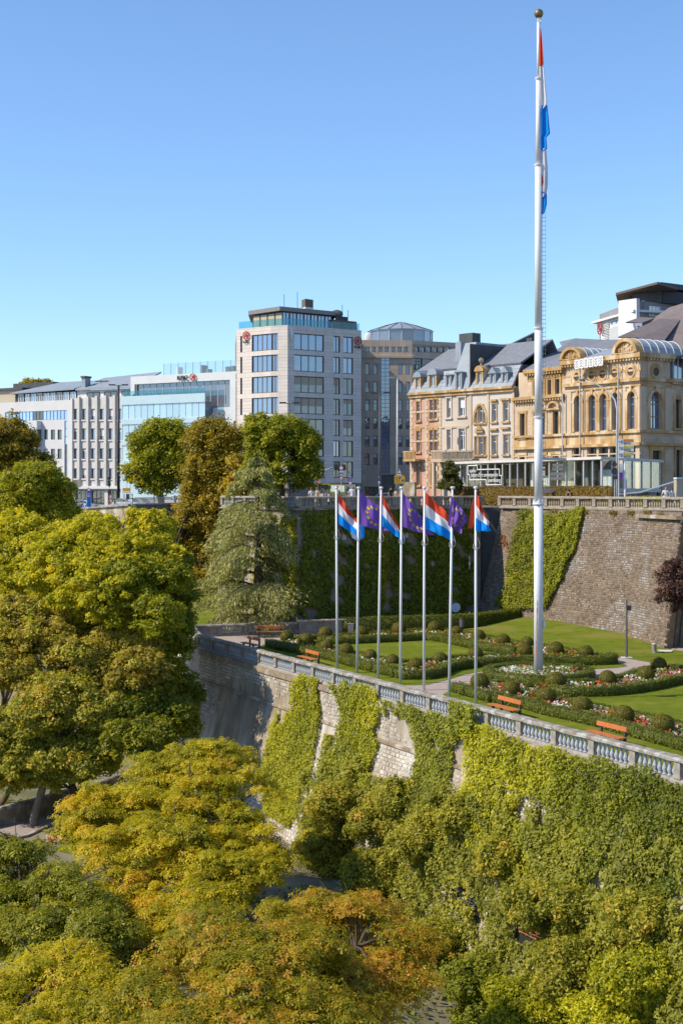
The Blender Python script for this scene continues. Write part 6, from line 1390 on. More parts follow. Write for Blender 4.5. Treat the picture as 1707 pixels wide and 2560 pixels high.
facade(RW, 0, RW.L, -2, zrw, ro, .4).build('wall', M['ashlar'], ca)
for o in ro: window(RW, o, ca, M['windark'], M['glassdk'], 2, 2, .3, .08); trim(RW, o, M['sand'], ca, .3, .12, .4)
for z, h, pr in ((zrw - .3, .3, .5), (zf - .25, .25, .28), (zf - 1.5, .28, .38)): belt(RW, 0, RW.L, z, h, pr, dent=h == .3)
dormer(RW, RW.u(1679), RW.u(1712), zrw + .02, zrw + 2.2, ca, M['zinc'], M['zinc'], head=.9)
m = MB(); m.fbox(RW, .01, RW.L, .45, 8, -2, zrw - .05); m.build('core', M['sandpale'], ca)
# big slate roofs
def roof(name, quads, mat):
    m = MB()
    for q in quads: m.poly(q)
    return m.build(name, mat, ca)
cv = lambda x, y, D: at(*q4(x, y), D)
P = CF.pt
roof('wing_roof', [[P(cu(115), -.3, ZW + .02), P(UW + .6, -.3, ZW + .02), cv(850, 622, 163), cv(575, 608, 165)], [P(cu(115), -.3, ZW + .02), cv(575, 608, 165), cv(430, 640, 178), P(cu(20), 9, ZW)], [P(UW + .6, -.3, ZW + .02), P(UP, 6, ZW + 1), cv(1000, 620, 160), cv(850, 622, 163)]], M['slate'])
flat_roof('roof_core', [P2(CF, cu(130), .2), P2(CF, UW, .2), P2(CF, UW, 8), P2(CF, cu(60), 8)], ZW - .4, ZW + .015, M['zincdk'], ca)
roof('main_roof', [[P(cu(640), 3.2, ZC + 1.0), P(UP + 1, 5.5, ZC - .4), cv(1690, 250, 158), cv(1440, 325, 158)], [P(UP + 1, 5.5, ZC - .4), RW.pt(RW.L, .3, zrw + .3), cv(2300, 250, 162), cv(1690, 250, 158)], [P(cu(640), 3.2, ZC + 1.0), cv(1440, 325, 158), P(cu(500), 18, ZC)]], M['brownroof'])
m = MB()
for a, b, c, d in (((1112, 488), (1310, 420), (1175, 505), (1125, 540)),): pass
def shed(pa, pb, pc_, D0, D1, wfrac):     # shed dormer: flat lid from the front edge back into the slope, with a triangular cheek
    A, B, C = cv(*pa, D0), cv(*pb, D1), cv(*pc_, D0 + .3); w = Vector((-.55, -.2, .0)) * wfrac; m = MB()
    m.poly([A + w, A, B, B + w]); m.poly([A, C, B]); m.poly([A + w + Vector((0, 0, -.12)), A + Vector((0, 0, -.12)), A, A + w]); return m
mm = shed((1185, 465), (1310, 420), (1195, 540), 148.5, 153.5, 3.2); mm.build('dormer_lid', M['brownroof'], ca)
mm = shed((1180, 603), (1540, 437), (1375, 650), 143.2, 152, 4.5); mm.build('dormer_lid', M['brownroof'], ca)
o = cop(1118, 1185, 480, 548); Dd = 148.3; m = MB(); a_, b_ = cv(1118, 548, Dd), cv(1188, 470, Dd); m.box(a_.x, b_.x, Dd - .1, Dd + 2, a_.z, b_.z); dm = m.build('dormer', M['whitepan'], ca); m = MB(); m.box(a_.x + .25, b_.x - .25, Dd - .13, Dd - .102, a_.z + .5, b_.z - .3); m.build('pane', M['glassdk'], dm)

# --- glazed pavilion in front
pv = thing('glass_pavilion', 'low glass pavilion with flat white roof and white lettering before the golden building', 'pavilion', (*pp(1480, 124), -1.4))
V1, V2 = Face(pp(1134, 140.5), pp(1503, 118)), Face(pp(1503, 118), pp(1649, 131.2)); zr0, zr1, zb0 = 2.55, 2.78, .12
back = [pp(1660, 137), pp(1600, 136.5), pp(1290, 152), pp(1180, 148)]
flat_roof('roof', [P2(V1, -.4, -.22), P2(V1, V1.L + .2, -.22), P2(V2, V2.L + .3, -.22), pp(1640, 134.5), P2(V2, .5, 5.5), P2(V1, V1.L - 5, 5.5), P2(V1, .5, 5.5)], zr0, zr1, M['concrete'], pv)
flat_roof('floor_slab', [P2(V1, 0, -.1), P2(V1, V1.L, -.1), P2(V2, V2.L, -.1), pp(1640, 134.4), P2(V2, .5, 5.4), P2(V1, V1.L - 5, 5.4), P2(V1, .5, 5.4)], -.2, zb0, M['concrete'], pv)
flat_roof('base_wall', [P2(V1, 0, 1), P2(V1, V1.L - .6, 1), P2(V2, V2.L - .5, 1), pp(1640, 135.5), pp(1300, 148.5)], -1.5, -.201, M['plinth'], pv)
for fc, n in ((V1, 19), (V2, 6)):
    for k in range(n + 1):
        u = fc.L * k / n; m = MB(); m.fbox(fc, u - .045, u + .045, -.04, .10, zb0, zr0); m.build('post', M['concrete'] if k % 3 else M['steel'], pv)
    for k in range(n):
        u, v = fc.L * k / n + .08, fc.L * (k + 1) / n - .08; m = MB(); m.fbox(fc, u, v, .02, .04, zb0 + .02, zr0 - .02); m.build('glass_pane', M['clear'], pv)
for fc, a, b, d, z1_, mt in ((V1, .30, .42, 1.42, 2.4, 'brownpan'), (V1, .46, .53, 1.60, 2.5, 'whitewall'), (V1, .0, .99, 2.59, .9, 'cream'), (V1, .28, .45, 2.50, 2.5, 'cream'), (V1, .50, .64, 2.52, 2.5, 'tan'), (V1, .68, .80, 2.50, 2.5, 'cream'), (V1, .84, .98, 2.46, 2.5, 'cream'), (V1, .03, .22, 2.50, 2.5, 'tan'), (V1, .56, .60, 1.38, 1.3, 'whitewall'), (V1, .66, .74, 1.69, 2.45, 'tan'), (V1, .80, .84, 1.42, 2.5, 'wingrey'), (V1, .87, .98, 1.33, 1.7, 'whitewall'), (V2, .1, .3, 1.24, 2.5, 'brownpan'), (V2, .45, .62, 1.06, 1.4, 'whitewall'), (V1, .02, .25, 1.24, 2.45, 'brownpan')):
    m = MB(); m.fbox(fc, fc.L * a, fc.L * b, d, d + .15, zb0 + .01, z1_); m.build('added_inner_wall', M[mt], pv)  # pale walls added, set forward into the sun to brighten the interior
# white outlined lettering on the glass
ql = lambda x, y: (V1.u(q3(x, y)[0]), V1.z(*q3(x, y)))
def bar(mb, p, q):
    (a, b), (c, d) = ql(*p), ql(*q); t = .045
    if abs(c - a) > abs(d - b): mb.fbox(V1, min(a, c), max(a, c), -.13, -.08, (b + d) / 2 - t, (b + d) / 2 + t)
    else: mb.fbox(V1, (a + c) / 2 - t, (a + c) / 2 + t, -.132, -.078, min(b, d), max(b, d))
m = MB()
for p, q in (((748, 1672), (848, 1670)), ((748, 1672), (748, 1768)), ((848, 1670), (848, 1715)), ((848, 1715), (1090, 1710)), ((1090, 1710), (1090, 1780)), ((1090, 1780), (1114, 1780)), ((1114, 1780), (1114, 1880)), ((945, 1880), (1114, 1880)), ((945, 1880), (945, 1825)), ((765, 1825), (945, 1825)), ((765, 1768), (765, 1825)), ((748, 1768), (765, 1768))): bar(m, p, q)
m.build('sign_outline', M['signwhite'], pv)
for txt, x, y, s in (('casino', 798, 1728, (762, 834)), ("forum d'art contemporain", 925, 1774, (780, 1070)), ('luxembourg', 1028, 1832, (956, 1096))):
    u, z = ql(x, y); o = text_mesh(txt, .52, .015, M['signwhite'], 'lettering', pv, face_matrix(V1, u, -.1, z), width=ql(s[1], y)[0] - ql(s[0], y)[0])
m = MB(); p0, p1 = pp(1545, 115.5), pp(1690, 122); 
m.tube([(*pp(1545, 114.5), -.35), (*pp(1600, 116), -.2), (*pp(1690, 120), .75)], .08, 6); m.build('ramp_rail', M['signwhite'], pv)
kb = thing('white_kiosk', 'plain white and brown boxy kiosk at the right edge behind the balustrade', 'kiosk', (*pp(1710, 112), -1.4))
m = MB(); m.prism([pp(1683, 112), pp(1690, 110.6), pp(1760, 114), pp(1752, 116)], -1.5, .85); m.build('body', M['tan'], kb); m = MB(); m.prism([pp(1682, 112), pp(1690, 110.3), pp(1762, 114), pp(1752, 116.4)], .851, .98); m.build('lid', M['signwhite'], kb)

# --- modern bank block upper right
mo = thing('modern_block', 'modern white louvred block with a red round logo and overhanging penthouse roof, upper right', 'office building', (*pp(1600, 190), -1.5))
M1, M2 = Face(pp(1480, 196), pp(1591, 182)), Face(pp(1591, 182), pp(1760, 190)); qm = lambda x, y: (1500 + x * .132, 690 + y * .132)
zm = M1.z(1591, 774)
m = MB(); m.fbox(M1, M1.u(1522), M1.L, 0, 10, 5, zm - 1.4); m.fbox(M1, 1, M1.u(1522), .8, 10, 5, zm - 1.41); m.build('wall', M['whitepan'], mo)
for k in range(24): z = 17.2 + k * .22; m = MB(); m.fbox(M1, M1.u(1506), M1.u(1521.8), -.1, .2, z, z + .08); m.build('louvre', M['signwhite'], mo)
for k in range(9): a = M1.u(1490) + (M1.L - M1.u(1490)) * k / 9; window(M1, (a + .05, a + (M1.L - M1.u(1490)) / 9 - .05, zm - 1.38, zm - .3), mo, M['signwhite'], M['glassaq'], 1, 1, .1, .3)
m = MB(); m.fbox(M1, M1.u(1486), M1.L, -.5, 10, zm - .29, zm); m.build('roof_edge', M['signwhite'], mo)
for k in range(40): u = M1.u(1522) + (M1.L - M1.u(1522)) * k / 40; m = MB(); m.fbox(M1, u, u + .05, -.04, -.001, 10, zm - 1.42); m.build('seam', M['signwhite'], mo)
zq = M2.z(1591, 751)
m = MB(); m.prism([M2.pt(.01, .01, 0)[:2], M2.pt(M2.L, .01, 0)[:2], (M2.B.x - 1, M2.B.y + 16), (35.6, 196.5)], 5, zq); m.build('side_wall', surf('grey_violet_panel', (.26, .245, .27), (.22, .205, .23), .5, .7), mo)
m = MB(); m.fbox(M2, -.15, .45, -.06, 3, 8, zq + .25); m.build('corner_fin', M['signwhite'], mo)
window(M2, (M2.u(1619), M2.u(1647), M2.z(1633, 792), M2.z(1633, 766)), mo, M['signwhite'], M['glassaq'], 3, 1, -.1, .18)
for k in range(8): u = M1.u(1506) + (M1.L - M1.u(1506)) * k / 8; m = MB(); m.fbox(M1, u + .03, u + (M1.L - M1.u(1506)) / 8 - .03, 1.0, 1.04, zm + .01, zm + 1.25); m.build('glass_rail', M['frost'], mo)
H1, H2 = Face(pp(1573, 190), pp(1652, 184)), Face(pp(1652, 184), pp(1690, 188)); zh = H1.z(1652, 727)
for k in range(5): window(H1, (H1.L * k / 5 + .02, H1.L * (k + 1) / 5 - .02, zq + .01, zh - .02 * k), mo, M['windark'], M['glass'], 1, 1, .1, .12)
m = MB(); m.fbox(H1, .1, H1.L - .1, .3, 6, zq, zh); m.build('penthouse_core', M['dark'], mo); m = MB(); m.fbox(H2, 0, H2.L, .0, 4, zq, zh); m.build('penthouse_wall', M['zincdk'], mo)
m = MB(); m.prism([pp(1538, 188), pp(1643, 178), pp(1692, 183), pp(1692, 194), pp(1545, 198)], zh + .01, zh + .3); m.build('penthouse_roof', M['brownpan'], mo)
flat_roof('roof_plant', [pp(1650, 183), pp(1760, 188), pp(1760, 194), pp(1650, 192)], zh + .31, zh + 1.0, M['zincdk'], mo)
bank_sign(M1, M1.u(1504), M1.z(1504, 823), .78, mo, letters=False, d=-.4)

# ------------------------------------------------------------------ trees and shrubs
def lobe(px, py, D, rx, rz, ry=None):
    c = at(px, py, D); k = D / F; return (c.x, c.y, c.z, rx * k, (ry or (rx + rz) / 2) * k, rz * k)
def crown(lobes, nclump, per, leaf, seed, flat=.6, crad=.7, kind='tri', spread=1.0, tint=.5, tvar=.2, inner=.35, aspect=.62, up=.45, low=-.9, tfun=None, gap=-.45, sub=9):
    r = np.random.default_rng(seed); lobes = [tuple(q) for q in lobes]
    for q in list(lobes):
        for _ in range(sub):
            d = unit(r.normal(size=3)); d[2] = abs(d[2]) * .95 - .12; e = r.uniform(.20, .48)
            lobes.append((q[0] + d[0] * q[3] * .95, q[1] + d[1] * q[4] * .95, q[2] + d[2] * q[5] * .95, q[3] * e, q[4] * e, q[5] * e))
    nclump = int(nclump * .88); per = int(per * .86); leaf *= 1.1
    L = np.array(lobes); area = (L[:, 3] * L[:, 5] + L[:, 3] * L[:, 4]); pr = area / area.sum()
    C, Nn = [], []; tries = 0; ph = r.uniform(0, 100)
    while len(C) < nclump and tries < 40:
        tries += 1; n = nclump * 2; k = r.choice(len(L), n, p=pr); U = unit(r.normal(size=(n, 3))); rad = 1 - inner * r.uniform(size=n) ** 2.2 + r.normal(size=n) * .06
        rad += .20 * wnoise(U * 2.2 + k[:, None] * 3.7 + ph, 1.0, seed + 9); sprig = r.uniform(size=n) < .10; rad = np.where(sprig, rad + r.uniform(.05, .28, n), rad)
        P = L[k, :3] + U * L[k, 3:] * rad[:, None]; ok = U[:, 2] > low
        for m in range(len(L)):
            d = np.sqrt((((P - L[m, :3]) / L[m, 3:]) ** 2).sum(1)); ok &= (d > .5) | (k == m)
        ok &= wnoise(P, 1.1 / crad * .55, seed + 13) > gap
        C += list(P[ok]); Nn += list(unit(U[ok] / L[k[ok], 3:] * L[k[ok], 3:].mean()))
    C = np.array(C[:nclump]); Nn = np.array(Nn[:nclump]); n = len(C)
    cr = crad * r.uniform(.5, 1.4, n); idx = np.repeat(np.arange(n), per); m = len(idx)
    off = unit(r.normal(size=(m, 3))) * (r.uniform(size=(m, 1)) ** .45); off[:, 2] *= flat
    P = C[idx] + off * cr[idx][:, None]; P[:, 2] -= .30 * (off[:, 0] ** 2 + off[:, 1] ** 2) * cr[idx]
    N = Nn[idx] * .12 + np.array([[0, 0, up]]) + off * .8 + r.normal(size=(m, 3)) * .42
    ct = tint + r.normal(size=n) * tvar * .8 + tvar * 1.0 * wnoise(C, .35, seed); t = ct[idx] + r.normal(size=m) * tvar * .6
    if tfun is not None: t += tfun(P)
    ls = leaf * r.uniform(.65, 1.35, m)
    if kind == 'chest': return chestnut_quads(P, N, ls), np.repeat(t, 4), C, Nn
    if kind == 'tri': return tri_cards(P, N, ls, aspect + .12), t, C, Nn
    return card_quads(P, N, ls, aspect), t, C, Nn
def tree(name, label, base, lobes, mat, nclump=400, per=90, leaf=.22, seed=1, trunk=.25, bark='bark', limbs=14, top=None, cat='tree', group=None, **kw):
    base = Vector(base); r_ = thing(name, label, cat, base, group)
    Q, t, C, Nn = crown(lobes, nclump, per, leaf, seed, **kw); leaf_obj('crown', Q, t, M[mat], r_)
    rr = random.Random(seed); mb = MB(); L = lobes; cx = sum(l[0] for l in L) / len(L); cy = sum(l[1] for l in L) / len(L); cz_ = sum(l[2] for l in L) / len(L); ztop = max(l[2] + l[5] * .5 for l in L)
    tt = Vector((cx, cy, ztop)) if top is None else Vector(top); fork = base.lerp(Vector((cx, cy, cz_)), .55)
    mb.tube([base - Vector((0, 0, .3)), base + Vector((0, 0, .3)), base.lerp(fork, .5) + Vector((rr.uniform(-.15, .15), rr.uniform(-.15, .15), 0)), fork, fork.lerp(tt, .5), tt], [trunk * 1.35, trunk * 1.05, trunk * .9, trunk * .75, trunk * .4, trunk * .1], 9); mb.build('trunk', M[bark], r_, smooth=True)
    mb = MB(); sel = rr.sample(range(len(C)), min(limbs, len(C)))
    for i in sel:
        e = Vector(C[i]); s = fork.lerp(tt, rr.uniform(-.15, .75)); mid = s.lerp(e, .5) + Vector((rr.uniform(-.4, .4), rr.uniform(-.4, .4), rr.uniform(-.1, .5))); w = trunk * rr.uniform(.2, .42); mb.tube([s, s.lerp(mid, .5) + Vector((0, 0, .1)), mid, mid.lerp(e, .6), e], [w, w * .8, w * .6, w * .4, w * .15], 6)
        for q in range(3):
            e2 = e + Vector((rr.uniform(-1, 1), rr.uniform(-1, 1), rr.uniform(-.3, .7))) * 1.1; mb.tube([mid.lerp(e, rr.uniform(.2, .8)), e2], [w * .3, w * .08], 4)
    mb.build('limbs', M[bark], r_, smooth=True); return r_

# distant street trees
tree('street_tree', 'green round-topped tree on the street in front of the pale blue glass office', (*pp(405, 205), -2.6), [lobe(385, 1120, 205, 55, 60), lobe(420, 1105, 205, 55, 55), lobe(395, 1175, 205, 68, 55), lobe(440, 1170, 204, 35, 45), lobe(350, 1180, 205, 25, 40), lobe(400, 1085, 205, 35, 35)], 'green', 700, 90, .32, 21, trunk=.5, crad=1.0, flat=.75, tint=.55)
tree('street_tree', 'dark green tree behind the street balustrade in front of the bank tower', (*pp(705, 142), -1.5), [lobe(690, 1085, 142, 62, 50), lobe(735, 1120, 142, 55, 60), lobe(660, 1110, 142, 40, 45), lobe(745, 1175, 142, 45, 50), lobe(690, 1170, 142, 55, 60), lobe(640, 1150, 142, 22, 40)], 'green', 700, 95, .23, 23, trunk=.35, crad=.75, tint=.38, flat=.7)
tree('street_tree', 'yellow-brown tree between the olive tree and the dark tree, left of the cedar top', (*pp(610, 150), -1.7), [lobe(615, 1180, 150, 38, 50), lobe(595, 1220, 150, 32, 40), lobe(640, 1210, 149, 30, 35)], 'olive', 180, 70, .28, 24, trunk=.25, crad=.75, tint=.6, flat=.7)
tree('tall_olive_tree', 'tall olive-brown tree rising from below the street wall, left of the bank tower', (*pp(530, 160), -14), [lobe(545, 1095, 160, 58, 50), lobe(500, 1120, 160, 45, 50), lobe(575, 1125, 160, 35, 45), lobe(500, 1190, 160, 48, 55), lobe(545, 1190, 160, 50, 60), lobe(490, 1260, 160, 45, 50), lobe(535, 1265, 160, 40, 60), lobe(470, 1330, 160, 38, 50), lobe(520, 1340, 160, 42, 60), lobe(490, 1395, 160, 42, 40), lobe(545, 1390, 160, 25, 40), lobe(450, 1430, 158, 50, 35), lobe(500, 1450, 157, 50, 30), lobe(420, 1380, 159, 30, 40)], 'olive', 1500, 95, .24, 25, trunk=.45, crad=.85, tint=.42, tvar=.2, flat=.75)
tree('distant_tree', 'tiny brownish treetop showing above the roof of the white office', (*pp(95, 300), 5), [lobe(80, 958, 300, 22, 10), lobe(105, 958, 300, 22, 9)], 'olive', 50, 40, .5, 26, trunk=.3, crad=1.0)
tree('corner_tree', 'dull olive tree at the left picture edge below the white office', (*pp(15, 150), -19), [lobe(15, 1085, 150, 45, 50), lobe(60, 1110, 150, 32, 35), lobe(10, 1160, 150, 70, 60), lobe(80, 1165, 150, 45, 45), lobe(-40, 1110, 150, 60, 70), lobe(40, 1200, 150, 70, 40)], 'olive', 800, 90, .22, 27, trunk=.4, crad=.8, tint=.38)
tree('round_tree', 'dense dark green round tree at the left edge, in front of the ribbed office', (*pp(90, 132), -20), [lobe(85, 1230, 132, 80, 70), lobe(45, 1270, 132, 80, 60), lobe(130, 1270, 132, 55, 60), lobe(70, 1200, 131, 50, 42), lobe(150, 1300, 131, 40, 45), lobe(0, 1290, 132, 60, 60)], 'green', 1150, 95, .21, 28, trunk=.4, crad=.7, tint=.55, tvar=.22)
# the big maple mass and its neighbours
tree('maple_tree', 'large bright yellow-green maple in the middle of the left side, lit on top', (-19.5, 97, -20), [lobe(300, 1340, 96.8, 110, 60), lobe(370, 1330, 96.0, 55, 55), lobe(230, 1370, 95.1, 120, 70), lobe(330, 1420, 93.0, 100, 80), lobe(180, 1440, 93.5, 120, 80), lobe(270, 1500, 90.2, 110, 70), lobe(410, 1330, 97.0, 22, 35), lobe(400, 1400, 94.4, 40, 50)], 'maple', 2300, 105, .18, 31, trunk=.4, crad=.52, tint=.52, tvar=.22, limbs=26)
tree('maple_tree', 'yellow-green maple with bare twigs at the left edge, beside the large maple', (-26, 100, -20), [lobe(70, 1340, 101.0, 90, 55), lobe(20, 1400, 99.6, 90, 70), lobe(110, 1400, 98.6, 90, 70), lobe(40, 1480, 96.7, 100, 70), lobe(130, 1340, 102.0, 60, 45)], 'maple', 1400, 100, .18, 32, trunk=.35, crad=.52, tint=.50, tvar=.25, limbs=24)
tree('shade_tree', 'darker green tree right of the large maple, overhanging the wall end', (-13.5, 100, -20), [lobe(430, 1500, 96.6, 55, 60), lobe(400, 1570, 94.0, 65, 55), lobe(445, 1560, 95.2, 38, 50), lobe(370, 1520, 96.2, 50, 50), lobe(430, 1640, 91.4, 45, 60), lobe(405, 1455, 90.8, 55, 50), lobe(340, 1450, 89.9, 60, 50), lobe(440, 1400, 93.0, 25, 35), lobe(400, 1540, 88.0, 60, 50)], 'green', 900, 100, .17, 33, trunk=.3, crad=.5, tint=.35)  # nearer lobes added to throw shade on the wall end
tree('brown_tree', 'sparse brown-leaved tree with visible pale limbs at the left edge below the maples', (-24, 91, -20.3), [lobe(60, 1540, 91.0, 75, 55), lobe(20, 1610, 89.5, 70, 60), lobe(110, 1590, 88.9, 60, 50), lobe(40, 1690, 87.7, 65, 55), lobe(150, 1540, 91.0, 50, 35)], 'brownleaf', 800, 90, .17, 34, trunk=.32, bark='barkpale', crad=.5, tint=.45, limbs=26)
tree('brown_tree', 'brown and olive tree in the middle of the left side, below the large maple', (-17, 92, -20.3), [lobe(240, 1570, 92.0, 75, 50), lobe(310, 1610, 90.1, 70, 55), lobe(200, 1650, 88.3, 80, 55), lobe(330, 1680, 87.6, 75, 55), lobe(380, 1640, 90.5, 40, 45)], 'brownleaf', 1200, 90, .17, 35, trunk=.3, crad=.5, tint=.4, limbs=20)
tree('pale_tree', 'pale olive-green tree with drooping layers above the lower gravel path', (-18.6, 86, -20.3), [lobe(190, 1730, 87.0, 95, 55), lobe(120, 1770, 86.2, 70, 55), lobe(250, 1770, 86.2, 60, 50), lobe(70, 1800, 86.5, 55, 60)], 'shrubolive', 950, 95, .165, 36, trunk=.27, bark='barkpale', crad=.55, tint=.55, limbs=16)
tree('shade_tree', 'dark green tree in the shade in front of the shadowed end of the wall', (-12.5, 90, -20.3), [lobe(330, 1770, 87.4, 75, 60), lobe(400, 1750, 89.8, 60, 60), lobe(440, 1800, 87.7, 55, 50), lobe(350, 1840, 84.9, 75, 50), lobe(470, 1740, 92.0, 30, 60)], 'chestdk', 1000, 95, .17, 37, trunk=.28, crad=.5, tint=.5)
tree('shade_tree', 'green bushy tree just above the lower parapet, left of the big chestnut', (-15.5, 88, -20.3), [lobe(180, 1890, 86.6, 90, 55), lobe(110, 1920, 86.9, 60, 50), lobe(250, 1870, 87.0, 60, 55), lobe(30, 1900, 88.4, 60, 70)], 'shrub', 950, 95, .165, 38, trunk=.25, crad=.55, tint=.48)
leafy = thing('creeper', 'bright green creeper hanging over the far end of the retaining wall', 'creeper', (-11, 99.5, -14))
Q, t, C, Nn = crown([lobe(437, 1640, 98, 14, 70), lobe(447, 1580, 99, 18, 45), lobe(425, 1730, 96, 22, 50)], 90, 80, .17, 39, crad=.35, tint=.6); leaf_obj('foliage', Q, t, M['ivy'], leafy)
m = MB(); m.tube([(-10.9, 98.6, -20), (-11, 99, -15), (-11.0, 99.6, -10.5)], [.1, .07, .03], 6); m.build('stem', M['bark'], leafy)
# chestnuts in front
CH = dict(kind='chest', flat=.22, crad=.80, up=.9, inner=.55, gap=-.3)
tree('chestnut_tree', 'large yellow-green chestnut with layered branches in front of the wall, in the lower middle', (-7.5, 71, -20.3), [lobe(390, 1930, 71.3, 80, 60), lobe(520, 1890, 72.0, 95, 38), lobe(480, 1960, 69.8, 130, 60), lobe(600, 1980, 69.5, 85, 60), lobe(330, 2020, 68.8, 120, 70), lobe(250, 2040, 68.5, 70, 80), lobe(480, 2060, 67.2, 150, 70), lobe(620, 2080, 66.8, 90, 60), lobe(370, 2110, 65.4, 150, 70), lobe(540, 2160, 64.5, 130, 70), lobe(650, 2140, 65.8, 65, 50)], 'chest', 1050, 70, .16, 51, trunk=.32, limbs=30, tint=.45, tvar=.22, **CH)
tree('chestnut_tree', 'smaller yellow-green chestnut joining the large one at its left foot', (-9.5, 63, -20.3), [lobe(430, 2220, 63.0, 120, 55), lobe(330, 2240, 62.7, 90, 60), lobe(520, 2260, 61.4, 110, 50), lobe(400, 2290, 61.0, 110, 50)], 'chest', 480, 66, .155, 52, trunk=.25, limbs=20, tint=.42, tvar=.22, **CH)
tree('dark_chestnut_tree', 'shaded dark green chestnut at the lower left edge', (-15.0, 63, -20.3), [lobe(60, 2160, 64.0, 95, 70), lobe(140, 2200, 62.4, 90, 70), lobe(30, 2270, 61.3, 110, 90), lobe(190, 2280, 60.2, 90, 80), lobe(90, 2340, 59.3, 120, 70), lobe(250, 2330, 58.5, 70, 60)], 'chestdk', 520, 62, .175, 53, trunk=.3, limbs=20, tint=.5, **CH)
tree('chestnut_tree', 'yellow-green chestnut in the bottom left corner', (-10.6, 51, -22), [lobe(170, 2440, 51.4, 130, 65), lobe(60, 2490, 50.8, 120, 60), lobe(240, 2500, 49.7, 130, 60), lobe(120, 2560, 48.9, 200, 60), lobe(190, 2390, 52.0, 50, 35)], 'chest', 620, 66, .155, 54, trunk=.3, limbs=24, tint=.42, **CH)
tree('autumn_chestnut_tree', 'orange and rust chestnut with bare twigs in the bottom centre foreground', (-3.0, 49, -22), [lobe(600, 2330, 49.6, 130, 60), lobe(480, 2390, 47.9, 110, 60), lobe(700, 2400, 47.8, 150, 75), lobe(580, 2460, 46.2, 170, 70), lobe(420, 2490, 45.8, 120, 60), lobe(720, 2520, 45.5, 160, 70), lobe(540, 2570, 44.0, 200, 60), lobe(660, 2300, 51.0, 80, 40)], 'chestor', 1250, 52, .15, 55, trunk=.2, limbs=44, tint=.34, tvar=.24, **CH)
tree('autumn_chestnut_tree', 'rust-tipped chestnut right of the orange one, in front of the ivied slope', (.6, 53, -22), [lobe(880, 2300, 53.7, 110, 60), lobe(960, 2370, 51.9, 95, 70), lobe(860, 2390, 50.6, 110, 70), lobe(930, 2460, 49.8, 110, 60), lobe(840, 2520, 48.1, 120, 60), lobe(1000, 2430, 51.1, 60, 60), lobe(760, 2280, 54.0, 90, 45)], 'chestor', 560, 46, .15, 56, trunk=.2, limbs=40, tint=.5, tvar=.25, **CH)
# a tall tree just outside the left edge that shades the lower left corner
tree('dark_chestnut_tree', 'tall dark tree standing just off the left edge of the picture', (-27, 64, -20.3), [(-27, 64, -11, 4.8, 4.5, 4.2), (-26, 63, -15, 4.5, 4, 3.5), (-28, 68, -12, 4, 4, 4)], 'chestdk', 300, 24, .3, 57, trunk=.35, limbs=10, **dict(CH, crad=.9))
tree('shade_tree', 'low bushy green tree at the left edge just above the lower parapet coping', (-21.5, 88, -20.3), [lobe(20, 1830, 87, 70, 60), lobe(80, 1850, 87, 60, 55), lobe(10, 1930, 86, 60, 50), lobe(70, 1920, 86.5, 60, 40), lobe(120, 1830, 88, 50, 45), lobe(160, 1935, 88.5, 50, 35)], 'shrub', 620, 90, .165, 58, trunk=.2, crad=.5, tint=.45)
# copper beech at the right edge, clipped yew by the pavilion
tree('copper_tree', 'small purple-leaved tree against the bastion wall at the right edge', (23.9, 97.5, ZT), [lobe(1690, 1440, 98, 42, 40), lobe(1670, 1475, 97, 35, 36), lobe(1715, 1490, 98, 45, 45), lobe(1740, 1430, 98, 45, 45)], 'purple', 260, 70, .15, 61, trunk=.13, crad=.42, tint=.5)
tree('yew_bush', 'dark upright clipped yew at the left end of the glass pavilion', (*pp(1128, 131), -1.5), [lobe(1128, 1215, 131, 24, 28), lobe(1127, 1188, 131, 18, 26), lobe(1127, 1168, 131, 9, 14)], 'yew', 150, 90, .14, 62, trunk=.12, crad=.33, limbs=6, tint=.45, cat='bush')
hedge([pp(1141, 134), pp(1260, 128.8), pp(1400, 121.8), pp(1530, 115.2)], 1.72, 1.0, 'long brown autumn hedge in front of the glass pavilion behind the upper balustrade', mat=M['brownhedge'], leaf=.12, dens=170, z=-1.5, seed=30, rough=.07)
hedge([pp(1562, 112.5), pp(1670, 111)], .95, .8, 'low bright green hedge right of the brown hedge behind the upper balustrade', mat=M['ivy'], leaf=.1, dens=200, z=-1.5, seed=31)
hedge([(-23.5, 150), (-18.5, 150.5), (-15, 151)], .8, 1.4, 'low yellow-green hedge in the dark hollow below the street wall', mat=M['ivy'], leaf=.2, dens=60, z=-11.3, seed=32, tint0=.7)
hedge([tuple(gr(x, y, -20.3)[:2]) for x, y in [(128, 2098), (160, 2106), (190, 2104)]], .5, .6, 'low hedge edge of the small flower bed beside the lower gravel path', leaf=.09, z=-20.3, seed=33)
p = gr(155, 2086, -20.3); o = bpy.data.objects.new('ball_shrub', bme); COL.objects.link(o); o.location = (p.x, p.y, -19.85); o.scale = (1.1, 1.1, 1.35); props(o, 'lone green ball shrub beside the lower gravel path', 'ball shrub')
n = 500; P_ = np.array([gr(x, y, -20.3)[:] for x, y in zip(RNG.uniform(116, 168, n), RNG.uniform(2096, 2112, n))]); P_[:, 2] += RNG.uniform(.05, .4, n)
leaf_obj('flowers', card_quads(P_, np.array([[0, -.2, 1.0]]) + RNG.normal(size=(n, 3)) * .6, RNG.uniform(.1, .2, n), .9), np.where(RNG.uniform(size=n) < .5, .1, .45), M['flower'], kind='stuff')

